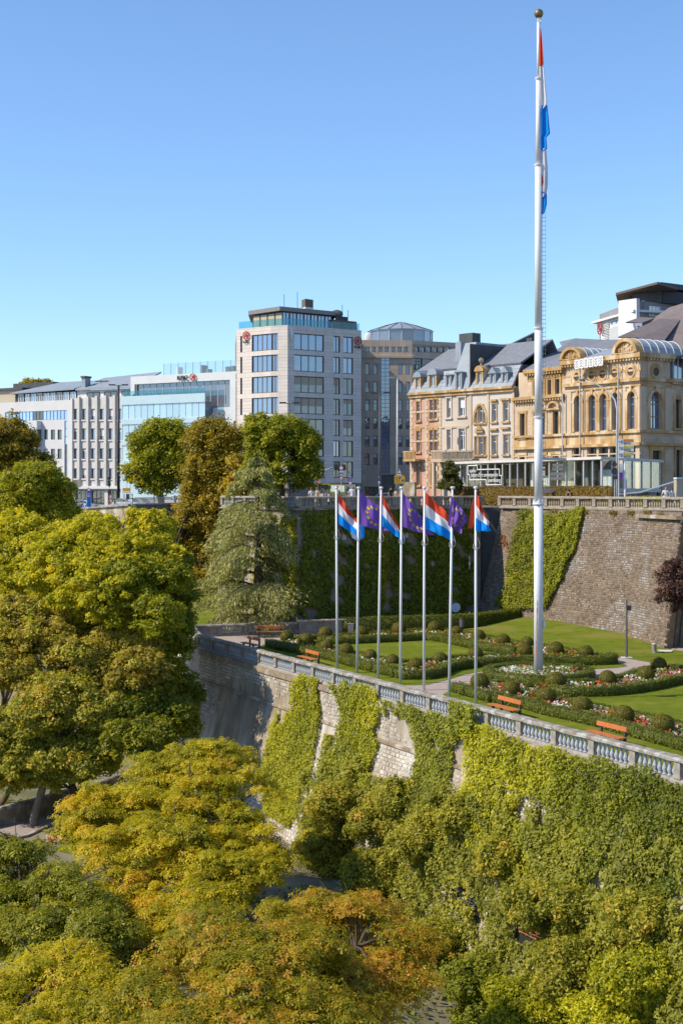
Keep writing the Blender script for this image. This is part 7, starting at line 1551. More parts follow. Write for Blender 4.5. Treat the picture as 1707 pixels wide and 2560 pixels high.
# blue-grey cedar: tiered boughs with hanging needle sprays
cedar = thing('cedar_tree', 'grey-green cedar with drooping tiered boughs in front of the vine-clad building corner', 'tree', (-6.6, 114.2, ZT))
r = np.random.default_rng(70); rr = random.Random(70); cb = Vector((-6.6, 114.2, ZT)); ct_ = at(642, 1142, 114.2)
mb = MB(); mb.tube([cb - Vector((0, 0, .3)), cb.lerp(ct_, .3), cb.lerp(ct_, .7), ct_], [.42, .36, .2, .04], 9); mb.build('trunk', M['bark'], cedar, smooth=True)
mb = MB(); Ps, Ts, tt = [], [], []
spec = []
for k in range(66):
    f = 0.08 + .91 * (round(k / 65 * 13) / 13 * .85 + k / 65 * .15) ** .9; z = f; a = rr.uniform(0, 6.283) if k % 3 else rr.choice([rr.uniform(2.5, 3.8), rr.uniform(-.9, .5), rr.uniform(3.8, 5.6)])
    L = (8.0 * (1 - f) ** .7 + .6) * rr.uniform(.5, 1.08)
    spec.append((f, a, L))
for f, a, L in spec:
    s = cb.lerp(ct_, f); dr = Vector((math.cos(a), math.sin(a), 0)); rise = rr.uniform(.05, .22); droop = rr.uniform(.28, .62)
    if FR.n.dot(Vector((dr.x, dr.y))) * L > 3.6 and dr.x > 0 and f < .93: L *= .6
    if FL.n.dot(Vector((dr.x, dr.y))) * L > 2.0: L *= .35
    q = [s + dr * L * u + Vector((0, 0, L * (rise * u * 1.6 - droop * u ** 2.4))) for u in np.linspace(0, 1, 7)]
    mb.tube(q, [.085 * (1 - .85 * i / 6) + .01 for i in range(7)], 5)
    n = int(200 * L); u = r.uniform(.16, 1, n) ** .8; i = np.minimum((u * 6).astype(int), 5); g = u * 6 - i; QQ = np.array(q); p = QQ[i] * (1 - g[:, None]) + QQ[i + 1] * g[:, None]
    sd = np.array([-dr.y, dr.x, 0]); w = r.normal(size=n) * .30 * L * (.35 + .65 * np.sin(np.pi * np.clip(u, .05, .97))) * .55
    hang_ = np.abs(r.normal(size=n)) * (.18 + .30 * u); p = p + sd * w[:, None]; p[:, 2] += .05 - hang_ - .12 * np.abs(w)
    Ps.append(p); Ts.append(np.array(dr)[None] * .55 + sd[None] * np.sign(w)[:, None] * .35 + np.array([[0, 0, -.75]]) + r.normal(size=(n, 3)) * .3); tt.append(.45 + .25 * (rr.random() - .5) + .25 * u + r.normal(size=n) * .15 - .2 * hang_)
mb.build('boughs', M['bark'], cedar, smooth=True)
Ps, Ts, tt = np.concatenate(Ps), np.concatenate(Ts), np.concatenate(tt)
leaf_obj('needle_sprays', card_quads(Ps, r.normal(size=Ps.shape) * .6 + np.array([[0, -.2, .7]]), .34 * r.uniform(.6, 1.4, len(Ps)), .22, T=Ts, fold=.05), tt, M['cedar'], cedar)

# shrubs and scrub along the foot of the wall
def shrub(name, label, px, py, t, rx, rz, mat, seed, n=240, per=80, leaf=.118, tint=.5, **kw):
    t *= .6; rx *= .9; rz *= .9; s, z = px_wall(px, py); c = wall_pt(s, z, t); k = c.y / F; X, Z = rx * k, rz * k
    base = Vector((c.x, c.y, z - Z)); r_ = thing(name, label, 'shrub', base, 'scrub growing along the foot of the retaining wall'); rs = random.Random(seed)
    lb = [(c.x + rs.uniform(-.5, .5) * X, c.y + rs.uniform(-.3, .3) * X, c.z + rs.uniform(-.45, .4) * Z, X * rs.uniform(.5, .75), min(X, t + .7) * rs.uniform(.5, .8), Z * rs.uniform(.35, .6)) for _ in range(7)]
    Q, tt, C, Nn = crown(lb, n, per, leaf, seed, crad=.36, tint=tint, flat=.9, up=.4, sub=7, **kw); leaf_obj('foliage', Q, tt, M[mat], r_)
    mb = MB()
    for _ in range(6):
        e = Vector(C[rs.randrange(len(C))]); mb.tube([base, base.lerp(e, .5) + Vector((rs.uniform(-.2, .2), 0, 0)), e], [.05, .035, .01], 5)
    mb.build('stems', M['bark'], r_); return r_
SH = [
 ('grey-green shrub below the second ivy curtain', 900, 2010, .9, 105, 80, 'shrub', .62), ('olive scrub beneath the bare stone between the ivy curtains', 985, 2030, .7, 90, 70, 'shrubolive', .5),
 ('bright green bush at the wall foot right of the big chestnut', 860, 2130, 1.2, 110, 85, 'shrub', .45), ('green bush in front of the bricked arch, left of the barred openings', 975, 2180, 1.1, 90, 90, 'shrub', .5),
 ('olive and rust scrub above the upper barred opening', 1085, 2090, .8, 110, 90, 'shrubolive', .6), ('green scrub hanging beside the upper barred opening on its right', 1275, 2140, .7, 80, 70, 'shrub', .58),
 ('brownish bush left of the lower barred opening', 1130, 2350, 1.2, 90, 65, 'shrubolive', .55), ('dark green bush directly below the lower barred opening on its left', 1238, 2455, 1.3, 90, 95, 'ivydark', .5),
 ('large grey-green scrub mass in the middle of the lower right slope', 1450, 2260, .9, 150, 90, 'shrub', .55), ('green scrub under the yellow ivy at the right edge', 1620, 2290, .9, 120, 90, 'shrub', .45),
 ('olive scrub below the large scrub mass at lower right', 1480, 2400, 1.1, 160, 85, 'shrubolive', .42), ('leafy green scrub in the bottom right corner', 1640, 2440, 1.1, 130, 110, 'ivy', .4),
 ('yellow-green scrub at the bottom edge, right of the dark bush', 1400, 2510, 1.3, 140, 80, 'ivy', .5), ('dark green scrub at the bottom edge below the barred openings', 1260, 2530, 1.5, 120, 70, 'ivydark', .55),
 ('bushy scrub left of the dark bush, near the rust-tipped chestnut', 1120, 2460, 1.5, 110, 80, 'shrub', .5),
 ('bottom right corner yellowish scrub by the pale rock', 1600, 2540, 1.2, 130, 60, 'ivy', .6), ('scrub at the wall foot by the foot path, right of the big chestnut', 760, 2220, 1.6, 70, 60, 'shrub', .4),
 ('low green scrub spilling over the foot path right of the big chestnut', 712, 2150, 2.2, 60, 45, 'shrub', .5),
 ('dusty green scrub under the third ivy curtain', 1030, 1990, .5, 70, 60, 'shrub', .6), ('thin scrub patch below the bare pale stone strip', 1180, 2020, .5, 80, 60, 'shrubolive', .45),
]
for k, (l, px, py, t, rx, rz, mt, tn) in enumerate(SH): shrub('shrub', l, px, py, t, rx, rz, mt, 200 + k, n=int(130 + rx * rz * .05), tint=tn)
# low creeping cover joining them on the wall
surface_ivy([px_wall(*p) for p in [(760, 1930), (900, 1900), (1040, 1960), (1150, 1960), (1330, 2030), (1500, 2080), (1740, 2100), (1740, 2600), (1000, 2600), (880, 2300), (760, 2200)]], wall_pt, 320, .13, M['shrub'], 260, thick=.7, tint0=.36, edge=.6, dropn=-.36, holes=bare_polys + [[px_wall(*p) for p in [(1140, 2205), (1202, 2205), (1202, 2262), (1140, 2262)]], [px_wall(*p) for p in [(1305, 2282), (1370, 2285), (1368, 2350), (1303, 2345)]]], label='low creeping scrub covering the foot of the retaining wall at the lower right')
for k, (px0, py0, px1, py1, lab, mt) in enumerate(((1145, 2212, 1196, 2272, 'dark barred opening in the scrub-covered wall, upper of two', 'lampgrey'), (1312, 2292, 1362, 2358, 'rusty barred opening in the scrub-covered wall, lower of two', 'rust'))):
    s0_, z1_ = px_wall(px0, py0); s1_, z0_ = px_wall(px1, py1); sa, sb = min(s0_, s1_), max(s0_, s1_); za, zb = min(z0_, z1_), max(z0_, z1_)
    g_ = thing('barred_opening', lab, 'window grille', wall_pt((sa + sb) / 2, (za + zb) / 2, .1)); m = MB(); e_ = .35; m.poly([wall_pt(sb + e_, za - .5, .09), wall_pt(sa - e_, za - .5, .09), wall_pt(sa - e_, zb + .3, .09), wall_pt(sb + e_, zb + .3, .09)]); m.build('shade_sheet', M['black'], g_)  # flat black sheet paints the shade in and around the opening
    for j in range(5): u = sa + (sb - sa) * (j + .5) / 5; m = MB(); m.tube([wall_pt(u, za, .14), wall_pt(u, zb, .14)], .022, 5); m.build('bar', M[mt], g_)
    for j in range(5): z = za + (zb - za) * (j + .5) / 5; m = MB(); m.tube([wall_pt(sa, z, .18), wall_pt(sb, z, .18)], .02, 5); m.build('cross_bar', M[mt], g_)
# ground scrub on the valley floor
n = 42000; r = np.random.default_rng(300); xy = r.uniform((-32, 38), (14, 100), (n, 2)); k = wnoise(xy, .45, 301) > -.15
inside = ((xy - np.array(O2)) @ np.array(NI)) < -3.2; lawn_ = np.abs(((xy - np.array(O2)) @ np.array(NI)) + 4) > .5; pathk = ~inpoly(xy, [(-27, 75.5), (-18, 81.5), (-16.5, 87), (-12, 93), (-15, 97), (-21, 87)]); xy = xy[k & inside & lawn_ & pathk]; n = len(xy)
P_ = np.column_stack([xy, np.array([val_z(*p) for p in xy]) + np.abs(r.normal(size=n)) * .28]); leaf_obj('undergrowth', card_quads(P_, np.array([[0, 0, 1.0]]) + r.normal(size=(n, 3)) * .6, r.uniform(.14, .34, n), .7), .4 + .2 * wnoise(xy, 1, 302) + r.normal(size=n) * .15, M['ivydark'], kind='stuff')

# ------------------------------------------------------------------ street furniture
def post_to(px, ytop, D, r0, r1, z0=None, n=8):
    x = pp(px, D)[0]; z0 = zst(x) if z0 is None else z0; m = MB(); m.tube([(x, D, z0 - .3), (x, D, (HY - ytop) / F * D)], [r0, r1], n); return m, Vector((x, D, (HY - ytop) / F * D))
def lamp(label, px, ytop, D, heads, mat='lampgrey', r=.09, arm=.9):
    m, t = post_to(px, ytop, D, r, r * .7); r_ = thing('street_lamp', label, 'street lamp', (t.x, D, zst(t.x))); m.build('pole', M[mat], r_, smooth=True)
    for s in heads:
        m = MB(); m.tube([t + Vector((0, 0, -.1)), t + Vector((s * arm, 0, .05))], .05, 6); m.build('arm', M[mat], r_)
        m = MB(); x0, x1 = sorted((t.x + s * arm * .55, t.x + s * (arm + .55))); m.hexa([(x0 + .05, D - .12, t.z - .04), (x1 - .05, D - .12, t.z - .04), (x1 - .05, D + .12, t.z - .04), (x0 + .05, D + .12, t.z - .04), (x0, D - .16, t.z + .14), (x1, D - .16, t.z + .14), (x1, D + .16, t.z + .14), (x0, D + .16, t.z + .14)]); m.build('lamp_head', M[mat], r_)
    return r_
lamp('tall pale street lamp with one head, left of the brick town house', 993, 945, 158, (-1,), 'steel', .14, .45)
lamp('grey double-headed street lamp in front of the beige office block', 949, 983, 166, (-1, 1), 'lampgrey', .09, .7)
lamp('grey double-headed street lamp in front of the bank tower, above the dark tree', 724, 1008, 170, (-1, 1), 'lampgrey', .08, .7)
lamp('thick dark double-headed street lamp in front of the ribbed office', 297, 963, 212, (-1, 1), 'dark', .24, .9)
t0 = Vector((*pp(1541, 114.6), -1.43)); r_ = thing('street_lamp', 'tall street lamp with a long curved arm in front of the golden building', 'street lamp', t0)
m = MB(); c = [at(x, y, 114.6 + k * .25) for k, (x, y) in enumerate(((1541, 1100), (1541.5, 1025), (1536, 1000), (1525, 984), (1508, 970), (1485, 959), (1462, 951)))]; m.tube([t0 - Vector((0, 0, .2))] + c, [.11, .085, .07, .065, .06, .055, .05, .045], 8); m.build('pole', M['steel'], r_, smooth=True)
m = MB(); q = c[-1]; m.tube([q + Vector((.25, 0, 0)), q + Vector((-.15, .1, .06)), q + Vector((-.5, .2, .05))], [.06, .12, .05], 8); m.build('lamp_head', M['lampgrey'], r_)
def disc(mb, c, r, th=.03, n=18, sz=1.0, r0=0.0):
    ring_ = [(c.x + r * math.cos(w), c.z + r * sz * math.sin(w)) for w in np.linspace(0, 2 * math.pi, n + 1)[:-1]]
    b = len(mb.v)
    mb.v += [(x, c.y - th, z) for x, z in ring_] + [(x, c.y, z) for x, z in ring_]; mb.f.append(tuple(b + i for i in range(n))); mb.f.append(tuple(b + n + i for i in reversed(range(n))))
    for i in range(n): j = (i + 1) % n; mb.f.append((b + j, b + i, b + n + i, b + n + j))
    mb.t += [.5] * (n + 2); mb.mi += [0] * (n + 2)
def sign(label, px, D, items, ytop, pole='steel', cat='traffic sign', r=.035, name='traffic_sign'):
    m, t = post_to(px, ytop, D, r, r); r_ = thing(name, label, cat, (t.x, D, zst(t.x))); m.build('pole', M[pole], r_)
    for k, it in enumerate(items):
        kind, x, y, w, h = it[:5]; c = at(x, y, D - .06 - .002 * k); w, h = w / F * D, h / F * D; m = MB()
        if kind == 'disc': disc(m, c, w / 2, sz=h / w)
        elif kind == 'tri': s = it[6] if len(it) > 6 else 1; m.fprism(Face((c.x - 5, c.y), (c.x + 5, c.y)), [(5 - w / 2, c.z - s * h / 2), (5, c.z + s * h / 2), (5 + w / 2, c.z - s * h / 2)][::-s], -.03, 0)
        else: m.box(c.x - w / 2, c.x + w / 2, c.y - .03, c.y, c.z - h / 2, c.z + h / 2)
        m.build({'disc': 'round_plate', 'tri': 'triangle_plate'}.get(kind, 'plate'), M[it[5]], r_)
    return r_
sign('stack of three traffic signs between the two curved masts: round, blue square and inverted triangle', 853, 150, [('disc', 853, 1170, 11, 11, 'red'), ('disc', 853, 1170, 8.4, 8.4, 'signwhite'), ('box', 853, 1184, 10.5, 12, 'signwhite'), ('box', 853, 1185, 9, 8, 'signblue'), ('tri', 853, 1185.5, 6, 5, 'signwhite'), ('tri', 853, 1197, 12, 12, 'red', -1), ('tri', 853, 1196.5, 7.5, 7.5, 'signwhite', -1)], 1165, cat='traffic signs')
sign('round red no entry sign beside the bus', 795, 150, [('disc', 795, 1205, 7, 11, 'red'), ('box', 795, 1205, 5, 2, 'signwhite')], 1198)
sign('blue round sign over a white plate, right of the curved masts', 875.5, 149, [('disc', 875.5, 1199.5, 7, 10, 'signblue'), ('box', 875.5, 1200, 1.4, 5, 'signwhite'), ('box', 875.5, 1208, 6, 6, 'signwhite'), ('disc', 871, 1199, 4, 10, 'red')], 1190)
sign('small blue sign over a white plate on the post left of the yellow board', 947.5, 150, [('disc', 947.5, 1198, 4.5, 9, 'signblue'), ('box', 947.5, 1206, 4, 5, 'signwhite')], 1190)
y_ = sign('yellow direction board with blue discs and a warning triangle above, by the pale street lamp', 998, 152, [('box', 998.5, 1199, 26, 20, 'signyellow'), ('box', 988.5, 1199, 1, 16, 'black'), ('box', 992.5, 1199, 1, 16, 'black'), ('box', 996.5, 1200, 1, 12, 'black'), ('disc', 999, 1194, 6, 6, 'signblue'), ('disc', 1006, 1201, 5.5, 5.5, 'signblue'), ('tri', 998, 1179, 12, 11, 'red'), ('tri', 998, 1178.4, 8, 7.5, 'signwhite'), ('box', 998, 1187, 11, 3.5, 'signwhite')], 1172, cat='direction sign', name='direction_sign')
for k, (px, s, lab) in enumerate(((800, 1, 'curved grey traffic light mast leaning right, above the bus'), (877, -1, 'curved grey traffic light mast leaning left, right of the sign stack'))):
    b0 = Vector((*pp(px, 151), -1.5)); r_ = thing('traffic_light_mast', lab, 'traffic light', b0); m = MB(); tip = (838, 1167) if s > 0 else (861, 1167)
    m.tube([b0, at(px, 1195, 151), at(px + s * 2, 1185, 151), at(px + s * 7, 1177, 151), at(tip[0], tip[1], 151)], [.09, .08, .07, .065, .06], 8); m.build('mast', M['steel'], r_, smooth=True)
    c = at(tip[0] + s * 2, tip[1] + 1, 150.9); m = MB(); m.box(c.x - .22, c.x + .22, c.y - .2, c.y + .1, c.z - .32, c.z + .28); m.build('signal_head', M['dark'], r_)
# parking guidance board
bp_ = thing('parking_guidance_sign', 'white parking guidance board with three rows on two posts by the curved lamp', 'direction sign', (*pp(1553, 114), -1.45)); Dp = 114.0; FP = Face(pp(1500, Dp), pp(1620, Dp))
m = MB(); m.tube([(*pp(1561, Dp + .1), -1.6), (*pp(1561, Dp + .1), (HY - 1100) / F * Dp)], .09, 8); m.build('post', M['white'], bp_); m = MB(); m.tube([(*pp(1545.5, Dp + .1), -1.6), (*pp(1545.5, Dp + .1), (HY - 1100) / F * Dp)], .06, 8); m.build('post', M['steel'], bp_)
for k, (t, b, head, txt) in enumerate(((1097, 1112, 'signorange', '164'), (1114, 1128, 'signgreen', '2'), (1130, 1145.5, 'signgreen', '3'))):
    zt_, zb_ = (HY - t) / F * Dp, (HY - b) / F * Dp; m = MB(); m.fbox(FP, FP.u(1543), FP.u(1583), -.06, 0, zb_, zt_); pl = m.build('panel', M['signwhite'], bp_)
    m = MB(); m.fbox(FP, FP.u(1556.5), FP.u(1581), -.075, -.061, zt_ - (zt_ - zb_) * .46, zt_ - .04); m.build('heading', M[head], pl); m = MB(); m.fbox(FP, FP.u(1557), FP.u(1574.5), -.075, -.061, zb_ + .05, zt_ - (zt_ - zb_) * .54); m.build('display', M['wingrey'], pl)
    m = MB(); m.fbox(FP, FP.u(1550.5), FP.u(1554.5), -.075, -.061, zb_ + .12, zt_ - .12); m.build('parking_symbol', M['signblue'], pl)
    text_mesh('P', .17, .003, M['signwhite'], 'lettering', pl, face_matrix(FP, FP.u(1552.5), -.079, (zb_ + zt_) / 2)); text_mesh(txt, .15, .003, M['signwhite'], 'lettering', pl, face_matrix(FP, FP.u(1570.5), -.079, zb_ + .12)); text_mesh(('Theatre', 'Royal-Hamilius', 'Monterey')[k] if k else 'Theatre-Place', .13, .003, M['black'], 'lettering', pl, face_matrix(FP, FP.u(1568.5), -.079, zt_ - .12)) if False else None
    m = MB(); u = FP.u(1547.5); zc = (zb_ + zt_) / 2
    if k: m.fbox(FP, u - .012, u + .012, -.072, -.061, zc - .12, zc + .05); m.fprism(FP, [(u - .06, zc + .04), (u, zc + .13), (u + .06, zc + .04)][::-1], -.072, -.061)
    else: m.fbox(FP, u - .05, u + .1, -.072, -.061, zc - .012, zc + .012); m.fprism(FP, [(u - .04, zc - .06), (u - .12, zc), (u - .04, zc + .06)], -.072, -.061)
    m.build('arrow', M['black'], pl)
sign('back of a grey stack of four direction panels on a thin post before the pavilion', 1398, 120.6, [('box', 1394, 1163, 27, 7, 'signgrey'), ('box', 1393, 1172.5, 26, 8, 'signgrey'), ('box', 1392, 1185, 33, 8, 'signgrey'), ('box', 1391.5, 1196, 34, 9, 'signgrey')], 1155, 'lampgrey', 'direction sign', .05, 'direction_sign')
sign('black backs of a diamond and a round traffic sign left of the parking board', 1535, 113.9, [('tri', 1535, 1156, 14, 11, 'dark'), ('tri', 1535, 1164.5, 14, 6, 'dark', -1), ('disc', 1535, 1178, 16, 18, 'dark'), ('box', 1536, 1194, 13, 8, 'dark')], 1152, 'steel')
ad = thing('poster_board', 'purple and yellow round poster on the lamp post beside the black sign backs', 'poster', at(1547, 1180, 114.3)); m = MB(); disc(m, at(1547, 1190, 114.3), .30); m.build('purple_poster', FM['eu'], ad); m = MB(); c = at(1548, 1170, 114.3); m.box(c.x - .2, c.x + .2, c.y - .04, c.y, c.z - .35, c.z + .33); m.build('picture_panel', M['glassaq'], ad); m = MB(); disc(m, at(1543, 1167, 114.2), .12, sz=1.8); m.build('orange_spot', M['signorange'], ad)
# left street
sign('brown backs of two rectangular signs at the left end of the street wall', 197, 205, [('box', 188, 1209, 10, 19, 'signgrey'), ('box', 198, 1209, 10, 19, 'tan')], 1196, 'steel')
sign('dark stack of sign backs left of the thick dark lamp', 274, 205, [('disc', 274, 1196, 9, 9, 'dark'), ('box', 274, 1207, 7, 11, 'dark'), ('tri', 274, 1215, 11, 9, 'dark', -1), ('box', 275, 1230, 8, 12, 'dark')], 1192, 'steel')
sign('orange arrow sign over white plates right of the thick dark lamp', 326, 205, [('box', 317, 1224, 20, 8, 'signyellow'), ('box', 317, 1231, 20, 5, 'signwhite'), ('box', 311, 1242, 6, 14, 'signwhite'), ('box', 320, 1242, 8, 14, 'dark')], 1214, 'steel', 'direction sign', .05, 'direction_sign')
sign('small blue plate above the orange arrow sign', 318, 208, [('box', 313, 1200, 10, 6, 'signblue')], 1197, 'steel')
bt = thing('blue_totem', 'blue information totem with a red disc on top before the ribbed office', 'totem', (*pp(223, 215), zst(-40))); x, D = pp(223, 215); z = lambda y: (HY - y) / F * D
m = MB(); m.box(x - .27, x + .27, D - .15, D + .15, -2.9, z(1228)); m.build('column', M['signblue'], bt)
for y in (1234, 1238.5, 1241): m = MB(); m.box(x - .18, x + .18, D - .17, D - .151, z(y + 1.2), z(y)); m.build('white_band', M['signwhite'], bt)
m = MB(); disc(m, at(223, 1224, D), .30, .1); m.build('disc', M['red'], bt); m = MB(); disc(m, at(223, 1223.6, D - .11), .2, .02); m.build('disc_face', M['signwhite'], bt)
for k, (px, D, lab) in enumerate(((190, 206, 'red and white banded post at the left end of the street railing'), (278, 206, 'red and white banded post next to the dark sign stack'), (331, 206, 'red and white banded post beside the orange arrow sign'), (386, 206, 'red and white banded post left of the green street tree trunk'))):
    x = pp(px, D)[0]; r_ = thing('banded_post', lab, 'post', (x, D, -2.85), 'red and white banded posts along the street'); z = -2.85
    for j in range(8): m = MB(); m.tube([(x, D, z), (x, D, z + .29)], .09, 8); m.build('band', M['red'] if j % 2 else M['signwhite'], r_); z += .29
rl = thing('street_railing', 'thin grey railing along the street wall on the left', 'railing', (*pp(360, 204), -2.0)); m = MB()
A, B = Vector((-33, 192.6, -2.2)), Vector((-23.5, 207, -1.75)); A2 = Vector((-26.6, 183, -1.75))
for k in range(45): p = A2.lerp(B, k / 44); m.tube([p, p + Vector((0, 0, .75))], .02, 4)
m.build('bars', M['steel'], rl); m = MB(); m.tube([A2 + Vector((0, 0, .75)), B + Vector((0, 0, .75))], .035, 5); m.build('top_bar', M['steel'], rl)

# ------------------------------------------------------------------ vehicles
def car(label, px, D, ang, body, z=None, estate=False):
    x = pp(px, D)[0]; z = zst(x) if z is None else z; r_ = thing('parked_car', label, 'car', (x, D, z), 'cars on the street', rz=ang)
    def sec(pts, w): # side outline lofted over a width profile
        m = MB(); n = len(pts); b = 0
        for yy, ins in ((-w, .06), (-w * .92, 0), (w * .92, 0), (w, .06)):
            for (a, h) in pts: m.v.append((a * (1 - ins * .3), yy, h - ins * (h > .5) * .6))
        for j in range(3):
            for i in range(n): i2 = (i + 1) % n; m.f.append((j * n + i, j * n + i2, (j + 1) * n + i2, (j + 1) * n + i)); m.t.append(.5); m.mi.append(0)
        m.f.append(tuple(reversed(range(n)))); m.f.append(tuple(3 * n + i for i in range(n))); m.t += [.5] * 2; m.mi += [0] * 2; return m
    sec([(-2.1, .25), (2.1, .25), (2.15, .55), (2.0, .78), (1.1, .9), (-1.6, .95), (-2.1, .85), (-2.15, .5)], .86).build('body', body, r_, smooth=False)
    sec([(1.0, .9), (.35, 1.40), (-1.0, 1.45) if not estate else (-1.5, 1.45), (-1.75, .95) if not estate else (-2.0, .95)], .76).build('cabin', M['glassdk'], r_)
    m = MB(); m.hexa([(.30, -.66, 1.405), (-1.0, -.66, 1.455), (-1.0, .66, 1.455), (.30, .66, 1.405), (.28, -.62, 1.46), (-.98, -.62, 1.50), (-.98, .62, 1.50), (.28, .62, 1.46)]); m.build('roof', body, r_)
    for a in (-1.3, 1.35):
        for s in (-1, 1):
            m = MB(); n = 14; 
            for k in range(n): pass
            m.tube([(a, s * .70, .31), (a, s * .88, .31)], .31, 14); w = m.build('wheel', M['tyre'], r_); m = MB(); m.tube([(a, s * .84, .31), (a, s * .895, .31)], .18, 10); m.build('rim', M['steel'], w)
    for s in (-1, 1):
        m = MB(); m.box(2.06, 2.17, s * .62 - .16, s * .62 + .16, .58, .74); m.build('headlight', M['signwhite'], r_); m = MB(); m.box(-2.17, -2.08, s * .68 - .12, s * .68 + .12, .6, .8); m.build('tail_light', M['red'], r_)
    return r_
car('light blue-grey car behind the street wall beside the thick dark lamp', 317, 212, math.radians(-20), surf('car_blue', (.42, .50, .60), (.38, .46, .56), 1, .25, spec=.6), -2.7)
car('silver estate car behind the street wall right of the green tree trunk', 430, 214, math.radians(-25), surf('car_silver', (.55, .57, .60), None, 1, .25, spec=.6), -2.45, True)
car('blue car partly hidden by two sitting people at the left end of the street wall', 208, 216, math.radians(-10), surf('car_pale_blue', (.25, .36, .58), None, 1, .25, spec=.6), -2.95)
car('dark grey car behind the balustrade in front of the beige office entrance', 957, 146, math.radians(170), surf('car_grey', (.10, .11, .12), None, 1, .25, spec=.6), -1.75)
bu = thing('city_bus', 'city bus seen from the front with black windscreen, yellow side and coloured stripes', 'bus', (*pp(806, 150), -1.5)); FBu = Face(pp(781, 150.15), pp(825, 149.85)); D = 150; z = lambda y: (HY - y) / F * D
u0, u1 = FBu.u(783), FBu.u(823); m = MB(); m.fbox(FBu, u0, u1, 0, 11, -1.2, z(1209)); m.build('body', M['signgreen'], bu)
m = MB(); m.fbox(FBu, u0 + .1, u1 - .12, -.06, -.002, z(1234), z(1211)); m.build('windscreen', M['glassdk'], bu)
m = MB(); m.fbox(FBu, u0 + .02, u1 - .02, -.05, -.001, -1.25, z(1234.5)); m.build('bumper', M['signwhite'], bu)
for k, (a, c) in enumerate(((.12, 'green'), (.62, 'red'), (.78, 'signblue'))): m = MB(); m.fbox(FBu, u0 + (u1 - u0) * a, u0 + (u1 - u0) * (a + .1), -.07, -.051, -1.2, z(1235)); m.build('stripe', {'green': surf('stripe_green', (.12, .40, .10))}.get(c) or M[c], bu)
m = MB(); m.fbox(FBu, u1 + .002, u1 + .02, .6, 10, z(1230), z(1213)); m.build('side_window', M['glassdk'], bu)
for s in (u0 - .2, u1 + .05): m = MB(); m.fbox(FBu, s, s + .16, -.25, -.1, z(1222), z(1214)); m.build('mirror', M['dark'], bu)
for d in (1.5, 8.5): m = MB(); m.tube([FBu.pt(u0 + .1, d, -1.05), FBu.pt(u1 - .02 + .03, d, -1.05)], .45, 14); m.build('wheel', M['tyre'], bu)

